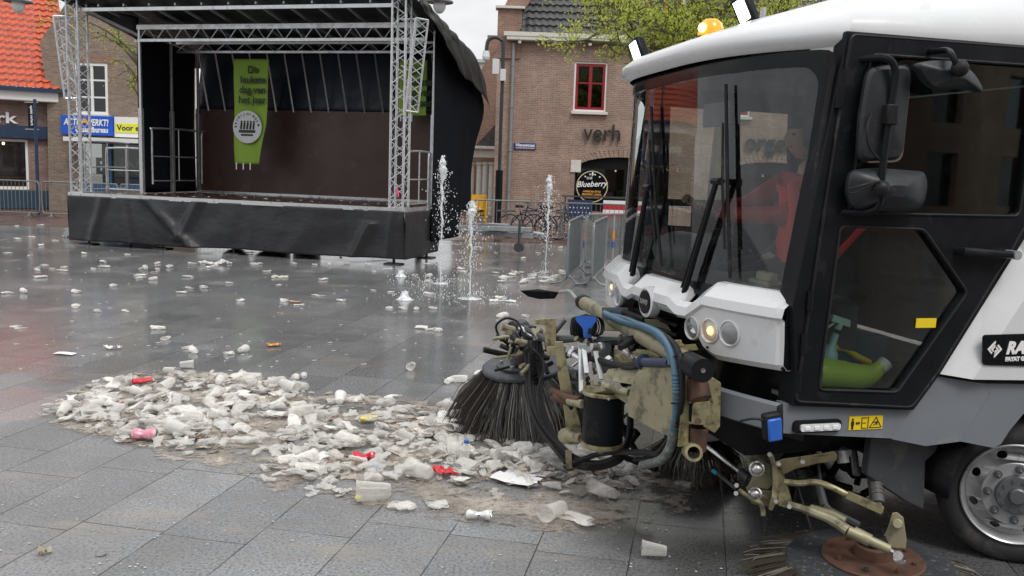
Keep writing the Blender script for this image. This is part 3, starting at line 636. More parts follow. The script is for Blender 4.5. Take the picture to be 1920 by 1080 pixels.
for px0, px1 in ((130, 158), (714, 752)):
    pxm = (px0 + px1) / 2 ; u = .18 if pxm < 400 else SW - .2; zt = 5.33 if pxm < 400 else 5.2
    mb = MB(); lattice(mb, (u, .16, DZ), (u, .16, zt), .28, .026, 22, ((1, 0, 0), (0, 1, 0)))
    mb.box((u, .16, DZ + .01), (.34, .34, .02)); mb.build('truss_leg', m_alu, stg)
# folded-down brace trusses hanging at the corners
for (pa, pb, v) in (((112, 32), (130, 185), .1), ((786, 36), (765, 208), .15)):
    a = SG(*pa, v); b = SG(*pb, v); mb = MB(); lattice(mb, (a[0], v, a[1]), (b[0], v + .05, b[1]), .26, .021, 10, tri=True); 
    s = SW - .2 if pa[0] > 400 else .18
    mb.tube([(s, .16, a[1]), (a[0], v, a[1])], .025); mb.tube([(s, .16, (a[1] + b[1]) / 2), (b[0], v, (a[1] + b[1]) / 2 - .1)], .016); mb.build('brace_truss', m_alu, stg)
# roof: frame, canopy, rafters
ZF, ZBk, RV0, RV1, RU0, RU1 = 5.28, 4.35, -.15, 4.1, .02, SW + .12
BU0, BU1, BV0, BV1 = 1.12, SW - .03, .95, 3.05
fr = MB(); fr.beam((.3, .1, 5.02), (SW - .3, .1, 5.02), .05, .07)
zb1, zb2 = 4.78, 4.50
fr.beam((BU0 - .1, BV0, zb1), (BU1, BV0, zb1), .06, .1); fr.beam((BU0 - .1, BV0, zb2), (BU1, BV0, zb2), .05, .06)
for i in range(30):
    u0 = BU0 + (BU1 - BU0) * i / 30; u1 = BU0 + (BU1 - BU0) * (i + 1) / 30
    fr.tube([(u0, BV0, zb1 if i % 2 else zb2), (u1, BV0, zb2 if i % 2 else zb1)], .013, 5, False)
fr.beam((BU0, 2.3, 4.62), (BU1, 2.3, 4.62), .05, .05); fr.beam((BU0, 2.3, 4.42), (BU1, 2.3, 4.42), .05, .05)
for i in range(26):
    u0 = BU0 + (BU1 - BU0) * i / 26; u1 = BU0 + (BU1 - BU0) * (i + 1) / 26
    fr.tube([(u0, 2.3, 4.62 if i % 2 else 4.42), (u1, 2.3, 4.42 if i % 2 else 4.62)], .011, 5, False)
fr.build('roof_truss', m_alu, stg)
rf = MB()
for i in range(13):
    u = .2 + (SW - .4) * i / 12; rf.beam((u, .05, 5.10), (u, 1.0, 4.93), .035, .05); rf.beam((u, 1.0, 4.93), (u, 3.6, 4.50), .035, .05)
rf.beam((.15, .1, 5.14), (BU0, BV0, 4.6), .04, .06); rf.beam((SW - .1, .1, 5.12), (BU1, BV0, 4.7), .04, .06); rf.build('rafter', m_galv, stg, smooth=0)
def roof_fn(a, b):
    u = -.12 + (SW + .38) * a; v = -.12 + 4.08 * b; z = 5.22 - .19 * v + .03 * noise.noise(Vector((u, v * 2, 1))) + .03 * math.sin(a * PI * 13) * .3
    if v > 3.3: z -= (v - 3.3) ** 2 * .55
    if u > SW - .05: z -= (u - SW + .05) * .75 + .04 * noise.noise(Vector((v * 3, 2, 1)))
    return Vector((u, v, z))
MB().shell(roof_fn, 80, 40, .035, (0, 0, 1)).build('canopy', m_tarp, stg, smooth=60)
# right side tarp: drop and bulge at the back corner
def side_r(a, b):
    v = 1.35 + 2.6 * a; zt = 5.22 - .19 * v + .02 - (max(0, v - 3.3) ** 2 * .55); z = .38 + (zt - .38) * b if v < 3.2 else .95 + (zt - .95) * b
    bul = .05 * math.sin(b * PI) * a + .22 * a * a * math.exp(-((b - .74) / .2) ** 2)
    return Vector((SW + .06 + bul + .045 * noise.noise(Vector((v * 2.5, z * .8, 4))) * (.3 + a), v, z))
MB().grid(side_r, 46, 40).build('side_curtain', m_curt, stg, smooth=180, solid=.01)
def valr(a, b):   # loose roof flap over the side
    v = -.1 + 4.1 * a; zt = 5.24 - .19 * v - (max(0, v - 3.3) ** 2 * .55); l = .25 + .62 * min(1, max(0, (v - .3) / 2.0)) + .1 * noise.noise(Vector((v * 1.7, 0, 0)))
    return Vector((SW + .20 + .26 * b ** .6 * (.35 + .65 * a) + .05 * noise.noise(Vector((v * 3, b * 2, 4))), v, zt - .05 - l * b))
MB().grid(valr, 60, 16).build('roof_flap', m_tarp, stg, smooth=180, solid=.01)
# left curtain, back tarp with ribs, back board
def side_l(a, b): v = BV0 + (BV1 - BV0) * a; return Vector((BU0 - .02 - .04 * math.sin(b * PI) + .03 * noise.noise(Vector((v * 3, b * 3, 1))), v, DZ + .02 + (4.75 - .1 * v - DZ) * b))
MB().grid(side_l, 24, 24).build('side_curtain', m_curt, stg, smooth=180, solid=.01)
def side_l2(a, b): u = .0 + BU0 * a; return Vector((u, .12 + .83 * a, 5.2 - .2 * a - (.04 + .5 * a * a) * (1 - b)))
MB().grid(side_l2, 10, 8).build('roof_flap', m_tarp, stg, smooth=180, solid=.01)
def back_t(a, b): u = BU0 + (BU1 - BU0) * a; return Vector((u, BV1 + .03 + .25 * b, 3.15 + 1.45 * b + .02 * noise.noise(Vector((u * 2, b * 2, 8)))))
MB().grid(back_t, 40, 10).build('back_curtain', M('navy black tarp', (.006, .009, .022), .5, var=.3, bump=.01, bscale=6), stg, smooth=180, solid=.01)
rb_ = MB()
for i in range(15): u = BU0 + .3 + (BU1 - BU0 - .3) * i / 14; rb_.beam((u + .06, BV1 - .03, 3.12), (u - .1, BV1 - .2, 4.5), .03, .03)
rb_.build('tent_rib', m_alu, stg, smooth=0)
MB().box(((BU0 + BU1) / 2, BV1, DZ + 1.02), (BU1 - BU0, .05, 2.02)).build('back_board', m_board, stg, smooth=0)
MB().box(((BU0 + BU1) / 2, BV1 - .05, DZ + .03), (BU1 - BU0, .07, .05)).build('board_sill', m_alu, stg, smooth=0)
# posts
ps = MB()
for u, v, zt in ((BU0 + .02, BV0, 4.75), (BU0 + .06, (BV0 + BV1) / 2, 4.6), (BU0 + .1, BV1 - .08, 4.55), (BU1 + .02, 1.5, 4.75)):
    ps = MB(); ps.box((u, v, (DZ + zt) / 2), (.055, .055, zt - DZ)); ps.box((u, v, DZ + .95), (.085, .085, 1.9)); ps.build('post', m_alu, stg, smooth=0, bevel=.006)
# guard rails (thin tubes)
def rail(p, q, h=1.12, drop=0, z0=DZ):
    p = Vector((*p, z0)); q = Vector((*q, z0)); d = (q - p); mb = MB(); up = Vector((0, 0, h)); r = .1
    mb.tube(smoothpath([p, p + up * .88, p + up + d.normalized() * .12, q + up - d.normalized() * .03, q + up * .9, q], 5), .022, 8)
    mb.tube([p + up * .5, q + up * .5], .016, 6); mb.tube([p + up * .06, q + up * .06], .016, 6); mb.tube([p + d * .52 + up * .06, p + d * .52 + up], .014, 6)
    mb.build('guard_rail', m_alu, stg)
rail((SW - .06, .3), (SW - .06, 1.42)); rail((BU0 + .22, BV0 + .1), (BU0 + .3, BV1 - .25), 1.25, z0=DZ + .22); rail((.05, .45), (.05, BV1 - 1.2)); rail((.0, 1.2), (1.0, 1.2), 1.0)
hr = MB(); hr.tube(smoothpath([(-.05, .6, 1.9), (-.4, .75, 1.35), (-.62, .8, .95), (-.5, .85, .78), (-.1, .8, .95)], 6), .026); hr.build('stair_handrail', m_alu, stg)
sr = MB()
for k in range(4): sr.box((-.35 - k * .25, 1.6, .95 - k * .25), (.28, .8, .04))
sr.beam((-.1, 1.2, 1.05), (-1.2, 1.2, .05), .05, .14); sr.beam((-.1, 2.0, 1.05), (-1.2, 2.0, .05), .05, .14); sr.build('stair', m_galv, stg, smooth=0)
MB().beam((.2, .3, .5), (-.12, -.02, .02), .08, .04).build('outrigger', m_alu, stg, smooth=0)
# chassis + drawbar
MB().box((SW / 2, 2.0, .62), (SW - .6, 1.9, .3)).build('chassis', m_dgrey, stg, smooth=0)
whl = MB()
for u in (3.4, 4.2):
    for v in (1.1, 2.9): whl.tube([(u, v - .1, .33), (u, v + .1, .33)], .33, 20)
whl.build('stage_wheel', m_tyre, stg)
DBv = 3.5
db = MB(); db.beam((SW, DBv, .46), (SW + 1.75, DBv, .46), .12, .12); db.beam((SW, DBv - .45, .60), (SW + 1.7, DBv - .04, .6), .05, .1); db.beam((SW, DBv + .45, .60), (SW + 1.7, DBv + .04, .6), .05, .1)
db.cyl((SW + 1.75, DBv, .53), (SW + 2.0, DBv, .5), .04); db.box((SW + .9, DBv, .62), (.5, .3, .16)); dbo = db.build('drawbar', m_galv, stg, smooth=0, bevel=.006)
jw = MB(); jw.cyl((SW + 1.45, DBv - .12, .22), (SW + 1.45, DBv - .12, .82), .03); jw.cyl((SW + 1.45, DBv - .05, .19), (SW + 1.45, DBv - .19, .19), .11, n=18); jw.beam((SW + 1.45, DBv - .12, .82), (SW + 1.65, DBv - .12, .82), .02); jw.build('jockey_wheel', m_dgrey, dbo)
# petals and wet scraps lying on the deck edge stay with the stage surface
random.seed(5)
dl = MB()
for _ in range(150):
    u = random.uniform(.2, SW - .2); v = random.uniform(.05, BD - .2) if random.random() < .6 else BD - .2 - random.random() * .1; k = random.uniform(.01, .045); a = random.uniform(0, 6)
    dl.add([(u + k * math.cos(a + q) * 1.4, v + k * math.sin(a + q), DZ + .004 + (.02 * random.random())) for q in (0, 1.4, 3, 4.5)], [(0, 1, 2, 3)])
dlo = dl.build('deck_litter', M('pale deck scraps', (.45, .42, .40), .6), None, smooth=0, fixn=False); dlo.location = A0; dlo.rotation_euler = (0, 0, -TH); tag(dlo, 'small pale scraps and petals strewn over the wet stage deck', kind='stuff')
# banners -------------------------------------------------------------
m_ban = M('lime green banner cloth', (.25, .40, .05), .75, var=.10, scale=2)
m_bant = M('banner lettering', (.03, .05, .02), .7)
def banner(u0, v, zt, wdt, hgt, lab, skew=.0, fold=0.0, logo=True):
    o = A0 + sF * u0 + sB * v; b = thing('banner', lab, 'banner', (o.x, o.y, 0), -TH, 'green banners hanging in the stage')
    def fn(a, h):
        z = zt - hgt * (1 - h); k = (1 - h); wloc = wdt * (1 - .12 * k * fold)
        x = a * wloc + skew * k
        if fold and k > .62: x -= max(0, a - .5) * (k - .62) * .8
        return Vector((x, -.02 - .06 * math.sin(a * 7 + h * 3) * (.25 + k) * .5 - .02 * math.sin(h * 9), z))
    MB().grid(fn, 24, 40).build('cloth', m_ban, b, smooth=180, solid=.004)
    L = (('De', .38), ('leukste', .17), ('dag van', .14), ('het jaar', .12))
    for i, (s, x) in enumerate(L):
        text(s, .225, m_bant, b, (x * wdt + .05, -.10, zt - .32 - i * .225), (1, 0, 0), (0, 0, 1), 'lettering', .006, .003)
    if logo:
        cx, cz = wdt * .42, zt - hgt * .645
        MB().lathe((cx, -.09, cz), (0, -1, 0), [(0, 0), (.37, 0), (.37, .012), (0, .012)], 36).build('emblem', M('banner white', (.62, .64, .66), .7), b)
        em = MB()
        for k in range(5):
            x = cx - .16 + k * .08; em.cyl((x, -.11, cz - .05), (x + .02, -.11, cz + .09), .022, n=8); em.ball((x + .02, -.11, cz + .12), .025, 6, 4)
        em.box((cx, -.11, cz - .1), (.42, .01, .06)); em.box((cx, -.11, cz - .18), (.3, .01, .04)); em.build('emblem_figure', m_bant, b)
        for k, ch in enumerate('BEVRIJDINGSMAANDAG'[:12]):
            a = PI * (1.02 - k * .085); text(ch, .075, m_bant, b, (cx + .27 * math.cos(a), -.11, cz + .27 * math.sin(a)), (math.sin(a), 0, -math.cos(a)), (math.cos(a), 0, math.sin(a)), 'lettering', .001, .002)
    tg = MB()
    for k in range(3): tg.box((.06 + k * .2 * wdt + skew, -.05, zt - hgt - .05), (.025, .01, .16))
    tg.build('tie', m_text, b, smooth=0)
a = SG(440, 115, 2.2); banner(a[0], 2.2, a[1] + .05, .90, 2.38, 'lime green banner printed De leukste dag van het jaar, left of the two', fold=1.0)
a = SG(750, 115, 2.5); banner(a[0], 2.5, a[1] + .02, .66, 1.2, 'lime green banner half hidden behind the right truss leg of the stage', logo=False)
# pink rag on right truss
pr = A0 + sF * (SW - .16) + sB * .0; po = thing('pink_ribbon', 'small pink ribbon tied to the foot of the right truss leg', 'ribbon', (pr.x, pr.y, 1.3), -TH)
MB().ball((0, -.04, .16), .035, 8, 6, (.6, .5, 2.4)).ball((.03, -.05, .08), .025, 8, 6, (.8, .5, 2)).build('ribbon_loop', M('pink ribbon', (.75, .08, .22), .5), po)

# ------------------------------------------------------------------ crowd barriers
m_barr = M('weathered barrier steel', (.24, .26, .265), .5, .5, var=.25, scale=12, dirt=(.15, .14, .13), dirtamt=.3)
def make_barrier(name, label, group, L=2.35, H=1.1, nb=19, m=None, sheet=False):
    m = m or m_barr; b = thing(name, label, 'barrier', (0, 0, 0), 0, group)
    MB().tube(smoothpath([(.06, 0, .14), (0, 0, .3), (0, 0, H - .15), (.07, 0, H - .02), (.2, 0, H), (L - .2, 0, H), (L - .07, 0, H - .02), (L, 0, H - .15), (L, 0, .3), (L - .06, 0, .14)], 4), .021, 8).tube([(.06, 0, .15), (L - .06, 0, .15)], .017, 8).build('frame', m, b)
    bars = MB()
    for i in range(1, nb): x = L * i / nb; bars.tube([(x, 0, .15), (x, 0, H - .005)], .0085, 6, False)
    bars.build('bars', m, b)
    for x in (.3, L - .3): MB().tube(smoothpath([(x, -.32, .02), (x, -.12, .05), (x, 0, .16), (x, .12, .05), (x, .32, .02)], 5), .018, 6).build('foot', m, b)
    if sheet:
        MB().box((L / 2, .012, .63), (L - .06, .004, .92)).build('mesh_panel', m_sheet, b, smooth=0)
    return b
def meshpanel():
    t = NT('barrier mesh sheet'); c = t.coord(); sp = t.n('ShaderNodeSeparateXYZ'); t.l(c, sp.inputs[0])
    s1 = t.math('PINGPONG', t.math('MULTIPLY', sp.outputs[0], 60), 1); a = t.ramp(s1, .35, .55, 0, 1)
    b = t.bsdf((.17, .205, .21), .5, .4); tr = t.n('ShaderNodeBsdfTransparent'); mxn = t.n('ShaderNodeMixShader'); t.l(a, mxn.inputs[0]); t.l(tr.outputs[0], mxn.inputs[1]); t.l(b.outputs[0], mxn.inputs[2]); return t.done(mxn)
m_sheet = meshpanel()
def place(o, p, q, L=2.35):
    p = Vector((p[0], p[1], 0)); q = Vector((q[0], q[1], 0)); d = q - p; o.location = p; o.rotation_euler = (0, 0, math.atan2(d.y, d.x))
bar0 = make_barrier('crowd_barrier', 'galvanised crowd barrier at the left edge, in front of the shop with the red roof', 'crowd barriers by the shops')
base = at(-28, 400, 27.6); place(bar0, (base.x - .6, 27.6), (base.x + 2, 27.45))
labs = ['galvanised crowd barrier in front of the pink brick pier, right behind the curved stair handrail', 'galvanised crowd barrier mostly hidden behind the left truss leg of the stage', 'galvanised crowd barrier seen through the left open end of the stage']
for k in range(3):
    c = copy_tree(bar0); c['label'] = labs[k]; place(c, (base.x - .6 + 2.42 * (k + 1), 27.6 - .12 * (k + 1)), (base.x + 2 + 2.42 * (k + 1), 27.5 - .15 * (k + 1)))
labs = ['galvanised crowd barrier nearest the stage drawbar, beside the yellow stacked chairs', 'galvanised crowd barrier with bicycles leaning behind it, middle of the far row', 'galvanised crowd barrier below the round cafe sign', 'galvanised crowd barrier in the far row seen just left of the sweeper windscreen', 'galvanised crowd barrier in the far row seen through the sweeper windscreen']
for k in range(5):
    c = copy_tree(bar0); c['label'] = labs[k]; c['group'] = 'crowd barriers in front of the cafe'; x0 = -1.1 + 2.42 * k; place(c, (x0, 24.6 - .1 * k), (x0 + 2.35, 24.55 - .1 * k))
g0 = make_barrier('mesh_barrier', 'mesh filled steel barrier standing end on, left of two beside the sweeper', 'mesh barriers beside the sweeper', 2.3, 1.12, 12, m_barr, True); place(g0, G(1062, 538), G(1093, 506))
g1 = copy_tree(g0); g1['label'] = 'mesh filled steel barrier standing end on, the one nearer the sweeper bumper'; place(g1, G(1108, 541), G(1141, 505))
g2 = copy_tree(g0); g2['label'] = 'mesh filled steel barrier set across behind the two end-on ones'; place(g2, G(1096, 506), (G(1096, 506).x + 1.9, G(1096, 506).y + 1.4))
for (px, py), lab in (((1094, 505), 'thin post wrapped in orange tape between the end-on barriers'), ((1147, 505), 'thin post wrapped in blue and orange tape beside the sweeper corner')):
    g = G(px, py); t_ = thing('marker_post', lab, 'post', g, 0, 'taped marker posts'); MB().cyl((0, 0, 0), (0, 0, 1.1), .02, n=8).build('post', m_galv, t_)
    MB().cyl((0, 0, .62), (0, 0, .78), .027, n=8).build('orange_tape', M('orange tape', (.75, .25, .02), .5), t_); MB().cyl((0, 0, .45), (0, 0, .57), .027, n=8).build('blue_tape', m_blue, t_)
# flag panels behind the barriers
fl = at(1090, 400, 27.5); fp = thing('flag_banner', 'stars and stripes cloth panel hung on the cafe terrace fence', 'flag', (fl.x - .2, 27.5, 0))
MB().box((.15, 0, .8), (.75, .03, .6)).build('blue_field', M('flag blue', (.02, .035, .10), .7), fp, smooth=0)
sm = MB()
for i in range(6):
    for j in range(4): sm.lathe((-.15 + i * .11 + (j % 2) * .05, -.02, .58 + j * .14), (0, -1, 0), [(0, .004), (.022, .004), (.022, 0)], 5)
sm.build('star', m_text, fp, smooth=0)
sm = MB(); sr_ = MB()
for i in range(4): (sr_ if i % 2 == 0 else sm).box((1.5, 0, .62 + i * .14), (1.3, .03, .14))
sm.build('white_stripe', m_text, fp, smooth=0); sr_.build('red_stripe', M('flag red', (.5, .02, .03), .7), fp, smooth=0)
MB().box((.9, .03, 1.2), (2.6, .03, .05)).box((-.3, .03, .6), (.05, .05, 1.2)).box((2.2, .03, .6), (.05, .05, 1.2)).build('fence_frame', m_dgrey, fp, smooth=0)

# ------------------------------------------------------------------ bicycles
def make_bike():
    b = thing('bicycle', 'dark bicycle leaning behind the crowd barriers, leftmost of the three', 'bicycle', (0, 0, 0), 0, 'bicycles behind the barriers')
    for x in (0, 1.08):
        w = MB(); pts = [(x + .33 * math.cos(2 * PI * k / 28), 0, .35 + .33 * math.sin(2 * PI * k / 28)) for k in range(29)]; w.tube(pts, .02, 6, False); wo_ = w.build('wheel', m_tyre, b)
        s = MB()
        for k in range(12): s.tube([(x, 0, .35), (x + .32 * math.cos(2 * PI * k / 12), 0, .35 + .32 * math.sin(2 * PI * k / 12))], .003, 4, False)
        s.build('spokes', m_alu, wo_)
    f = MB()
    for p, q in (((0, 0, .35), (.42, 0, .33)), ((.42, 0, .33), (.28, 0, .85)), ((0, 0, .35), (.32, 0, .72)), ((.42, 0, .33), (.93, 0, .78)), ((.30, 0, .72), (.90, 0, .88)), ((.90, 0, .95), (1.08, 0, .35))): f.tube([p, q], .018, 8)
    f.build('frame', M('dark bicycle paint', (.02, .025, .10), .35), b)
    MB().tube(smoothpath([(.72, .28, 1.02), (.88, .2, 1.06), (.9, 0, 1.0), (.88, -.2, 1.06), (.72, -.28, 1.02)], 4), .014, 6).build('handlebar', m_dgrey, b)
    MB().box((.26, 0, .92), (.26, .16, .06), taper=.8).build('saddle', m_black, b, bevel=.02); MB().cyl((.42, -.08, .33), (.42, .08, .33), .09, n=16).build('crank', m_dgrey, b)
    MB().box((-.1, 0, .78), (.5, .14, .03)).build('rack', m_dgrey, b); return b
bk = make_bike(); bk.location = (-.15, 25.8, 0); bk.rotation_euler = (R(6), 0, R(12))
for k, (x, y, a, lab) in enumerate(((.55, 26.1, -14, 'dark bicycle leaning behind the crowd barriers, middle of the three with raised handlebar'), (1.25, 25.7, 160, 'dark bicycle behind the crowd barriers, rightmost of the three near the mesh barriers'))):
    c = copy_tree(bk); c.location = (x, y, 0); c.rotation_euler = (R(-5), 0, R(a)); c['label'] = lab
# yellow stacked chairs
yc = at(903, 383, 25.2); y = thing('stacked_chairs', 'small stack of bright yellow plastic chairs behind the barrier beside the lamp pole', 'chairs', (yc.x - .1, 25.3, 0))
for k in range(3):
    s = MB(); z = .1 * k; s.box((0, 0, .62 + z), (.42, .4, .025)); s.grid(lambda a, b: Vector((-.2 + .4 * a, .18 + .07 * b + .03 * math.sin(a * PI), .63 + z + .38 * b)), 8, 6)
    for sx in (-1, 1):
        s.tube([(sx * .2, -.18, .62 + z), (sx * .24, -.24, .0 + z * .9)], .018, 6); s.tube([(sx * .2, .2, 1.0 + z), (sx * .24, .26, .0 + z * .9)], .018, 6)
        s.tube(smoothpath([(sx * .22, .2, .86 + z), (sx * .24, -.1, .84 + z), (sx * .22, -.18, .62 + z)], 3), .018, 6)
    s.build('chair', M('yellow plastic %d' % k, (.60, .33, .01), .5), y)

# ------------------------------------------------------------------ poles
cp = at(934, 395, 27.4); cpl = thing('camera_pole', 'dark green hooked pole carrying a white dome camera at the corner of the cafe building', 'pole', (cp.x, cp.y, 0))
def CP(px, py): v = at(px, py, cp.y); return Vector((v.x - cp.x, 0, v.z))
MB().tube([(0, 0, 0), (0, 0, 1.9)], .11, 12).build('base', m_black, cpl)
m_pole = M('dark pole paint', (.035, .04, .042), .45, var=.2)
t0_ = CP(942, 90); MB().tube(smoothpath([(0, 0, 1.9), (0, 0, 3.4), (0, 0, t0_.z), (-.06, 0, t0_.z + .22), (-.25, 0, t0_.z + .3), (-.45, 0, t0_.z + .2), (-.5, 0, t0_.z - .12)], 5), .055, 10).build('pole', m_pole, cpl)
MB().cyl((-.5, 0, t0_.z - .1), (-.5, 0, t0_.z - .28), .09, .12, n=14).ball((-.5, 0, t0_.z - .3), .11, 14, 8).build('dome_camera', m_white, cpl)
b1_ = CP(930, 125); MB().box((-.2, 0, b1_.z), (.2, .14, .44)).build('junction_box', m_white, cpl, smooth=0, bevel=.01); b2_ = CP(938, 141); MB().box((.02, -.08, b2_.z), (.16, .1, .34)).build('sensor_box', m_white, cpl, smooth=0, bevel=.01)
# hanging sign pole, left
sp_ = at(72, 388, 28.6); spo = thing('sign_pole', 'slim dark blue pole with a black vertical banner sign before the red roofed shop', 'sign pole', (sp_.x, sp_.y, 0))
def SPp(px, py): v = at(px, py, sp_.y); return Vector((v.x - sp_.x, 0, v.z))
zt = SPp(67, 186).z; MB().cyl((0, 0, 0), (0, 0, zt), .05, n=10).build('pole', m_navy, spo)
a = SPp(52, 195); b = SPp(72, 240); MB().tube([(a.x - .1, 0, a.z + .05), (.1, 0, a.z + .05)], .015).tube([(a.x - .1, 0, b.z - .05), (.1, 0, b.z - .05)], .015).build('arm', m_galv, spo)
MB().box(((a.x - .05) / 2, 0, (a.z + b.z) / 2), (abs(a.x) - .05, .03, a.z - b.z)).build('sign_panel', m_blackgl, spo, smooth=0)
text('optiek verkerk', .12, m_text, spo, (a.x / 2 - .02, -.03, b.z + .68), (0, 0, -1), (1, 0, 0), 'lettering', .002, .003, width=.62)
# bell street lamps
m_frost = M('frosted lamp globe', (.75, .76, .76), .35)
def bell_lamp(lx, ly, D, pole_dx, lab, polepx=None):
    h = at(lx, ly, D); o = thing('street_lamp', lab, 'street lamp', (h.x + pole_dx, D, 0), 0, 'bell shaped street lamps'); x = -pole_dx; z = h.z
    MB().tube([(0, 0, 0), (0, 0, 1.2), (0, 0, z + 1.2)], [.10, .08, .06], 12).build('pole', m_pole, o)
    MB().tube(smoothpath([(0, 0, z + .9), (x * .4, 0, z + 1.0), (x * .95, 0, z + .75), (x, 0, z + .4)], 5), .03, 8).build('bracket', m_pole, o)
    MB().lathe((x, 0, z), (0, 0, 1), [(.36, 0), (.37, .03), (.20, .14), (.14, .24), (.07, .3), (.05, .45)], 24).build('lamp_hood', m_galv, o)
    MB().ball((x, 0, z - .07), .17, 16, 10, (1, 1, 1.25)).build('globe', m_frost, o)
bell_lamp(824, 5, 24.5, -.42, 'street lamp with bell hood and frosted globe above the right end of the stage canopy')
bell_lamp(34, 4, 25.0, -1.3, 'street lamp with bell hood and frosted globe over the red roof at the far left')

# ------------------------------------------------------------------ trees
m_bark = M('mossy bark', (.10, .085, .05), .85, var=.45, scale=7, dirt=(.10, .13, .03), dirtamt=.8, dscale=5, bump=.02, bscale=20)
def leafmat(name, c, c2):
    t = NT(name); n = t.noise(t.coord(), 1.6, 4, .6); n2 = t.noise(t.coord(), 14, 3, .6)
    b = t.bsdf(t.mix(t.ramp(n, .35, .65), t.mix(n2, c, tuple(x * .55 for x in c)), t.mix(n2, c2, tuple(x * .6 for x in c2))), .55)
    tl = t.n('ShaderNodeBsdfTranslucent'); t.put(tl.inputs[0], tuple(x * 1.2 for x in c)); m2 = t.n('ShaderNodeMixShader'); m2.inputs[0].default_value = .42; t.l(b.outputs[0], m2.inputs[1]); t.l(tl.outputs[0], m2.inputs[2]); return t.done(m2)
m_leaf = leafmat('young lime leaves', (.60, .66, .11), (.42, .50, .08))
def leafcluster(mb, c, rad, n, ls, rnd):
    for _ in range(n):
        p = c + Vector((rnd.gauss(0, 1), rnd.gauss(0, 1), rnd.gauss(0, .8))) * rad * .5
        a = Vector((rnd.gauss(0, 1), rnd.gauss(0, 1), rnd.gauss(0, 1) * .6)).normalized(); b = a.orthogonal().normalized(); b.rotate(Matrix.Rotation(rnd.uniform(0, 6.3), 3, a))
        c2 = a.cross(b); l = ls * rnd.uniform(.6, 1.3); w = l * .5
        mb.add([p, p + b * l * .5 + c2 * w * .5, p + b * l, p + b * l * .5 - c2 * w * .5], [(0, 1, 2, 3)])
def branch(mb, tips, p, d, L, r, lev, rnd, droop=.0, up=.15):
    pts = [p.copy()]; n = 6; dd = d.normalized()
    for i in range(n):
        dd = (dd + Vector((rnd.gauss(0, .13), rnd.gauss(0, .13), rnd.gauss(0, .10) + up * .2 - droop * .1))).normalized(); pts.append(pts[-1] + dd * (L / n))
        if lev == 0 or i >= 3: tips.append((pts[-1].copy(), lev))
    mb.tube(pts, [max(r * (1 - .75 * i / n), .006) for i in range(n + 1)], 6 if lev else 4, False)
    if lev:
        for k in range(rnd.choice((4, 5, 6))):
            i = rnd.randint(1, n); q = pts[i]; nd = (dd + Vector((rnd.gauss(0, .8), rnd.gauss(0, .8), rnd.gauss(0, .45)))).normalized()
            branch(mb, tips, q, nd, L * rnd.uniform(.35, .6), r * .42, lev - 1, rnd, droop, up)
TD = 22.0; tb = at(1337, 470, TD)
tree = thing('plane_tree', 'tree with mossy trunk and fresh lime green leaves before the cafe building', 'tree', (tb.x, TD, 0))
rnd = random.Random(11); wood = MB(); tips = []
wood.tube([(0, 0, 0), (.02, 0, .4), (0, 0, 1.5), (.05, 0, 3.2), (.02, .05, 4.6)], [.36, .26, .22, .2, .17], 14)
def TP(px, py, D=TD): v = at(px, py, D); return Vector((v.x - tb.x, v.y - TD, v.z))
main = [((1337, 130), (1180, 95), 0), ((1337, 120), (1080, 75), -.8), ((1337, 110), (1140, 10), .7), ((1337, 120), (1240, 55), -1.0), ((1340, 110), (1440, 40), -.4), ((1340, 120), (1560, 30), .6), ((1330, 100), (1280, -40), .2), ((1335, 90), (1060, -20), 1.0), ((1337, 115), (1120, 45), .3), ((1337, 110), (1480, 15), -.2), ((1335, 90), (1400, -60), -.6), ((1335, 100), (1700, -30), 0)]
for a, b, dd in main:
    A = TP(*a); B = TP(*b, TD + dd); d = B - A; pts = smoothpath([Vector((.02, .05, A.z - .6)), A + d * .2 + Vector((0, 0, .15)), A + d * .6 + Vector((0, 0, .1)), B], 5)
    wood.tube(pts, [.12 - .10 * i / (len(pts) - 1) for i in range(len(pts))], 7, False)
    for i in range(4, len(pts), 1):
        for _ in range(2): branch(wood, tips, pts[i], Vector((rnd.gauss(0, 1), rnd.gauss(0, .8), rnd.gauss(.15, .6))), rnd.uniform(.5, 1.0), .022, 1, rnd)
wood.build('trunk', m_bark, tree)
lf = MB()
for p, lev in tips:
    if rnd.random() < (.26 if lev == 0 else .16): leafcluster(lf, p, .22, rnd.randint(4, 10), .08, rnd)
lf.build('crown', m_leaf, tree, smooth=0, fixn=False)
# left tree behind the stage: only thin leafing twigs show
t2o = at(285, 400, 27.5); tree2 = thing('street_tree', 'thin branched street tree in first leaf behind the left side of the stage', 'tree', (t2o.x, t2o.y, 0)); rnd = random.Random(4); wood = MB(); tips = []
wood.tube([(0, 0, 0), (0, 0, 1.6), (.05, 0, 4.2), (0, 0, 6.2)], [.2, .16, .13, .08], 10)
for px, py, dd in ((228, 112, -.3), (180, 60, .4), (120, 25, -.2), (150, -10, .3), (205, 20, .1), (238, 150, .2), (225, 75, -.5), (100, -15, .6), (200, -30, 0), (260, -50, .3)):
    v = at(px, py, t2o.y + dd); B = v - Vector((t2o.x, t2o.y, 0)); A = Vector((0, 0, max(2.5, B.z - 1.4))); d = B - A; pts = smoothpath([A, A + d * .5 + Vector((0, 0, .25)), B], 6)
    wood.tube(pts, [.05 - .04 * i / (len(pts) - 1) for i in range(len(pts))], 6, False)
    for i in range(6, len(pts), 2):
        for _ in range(1): branch(wood, tips, pts[i], Vector((rnd.gauss(-.3, 1), rnd.gauss(0, .6), rnd.gauss(0, .6))), rnd.uniform(.4, .9), .012, 1, rnd)
wood.build('trunk', m_bark, tree2); lf = MB()
for p, lev in tips:
    if rnd.random() < .22: leafcluster(lf, p, .2, rnd.randint(2, 6), .075, rnd)
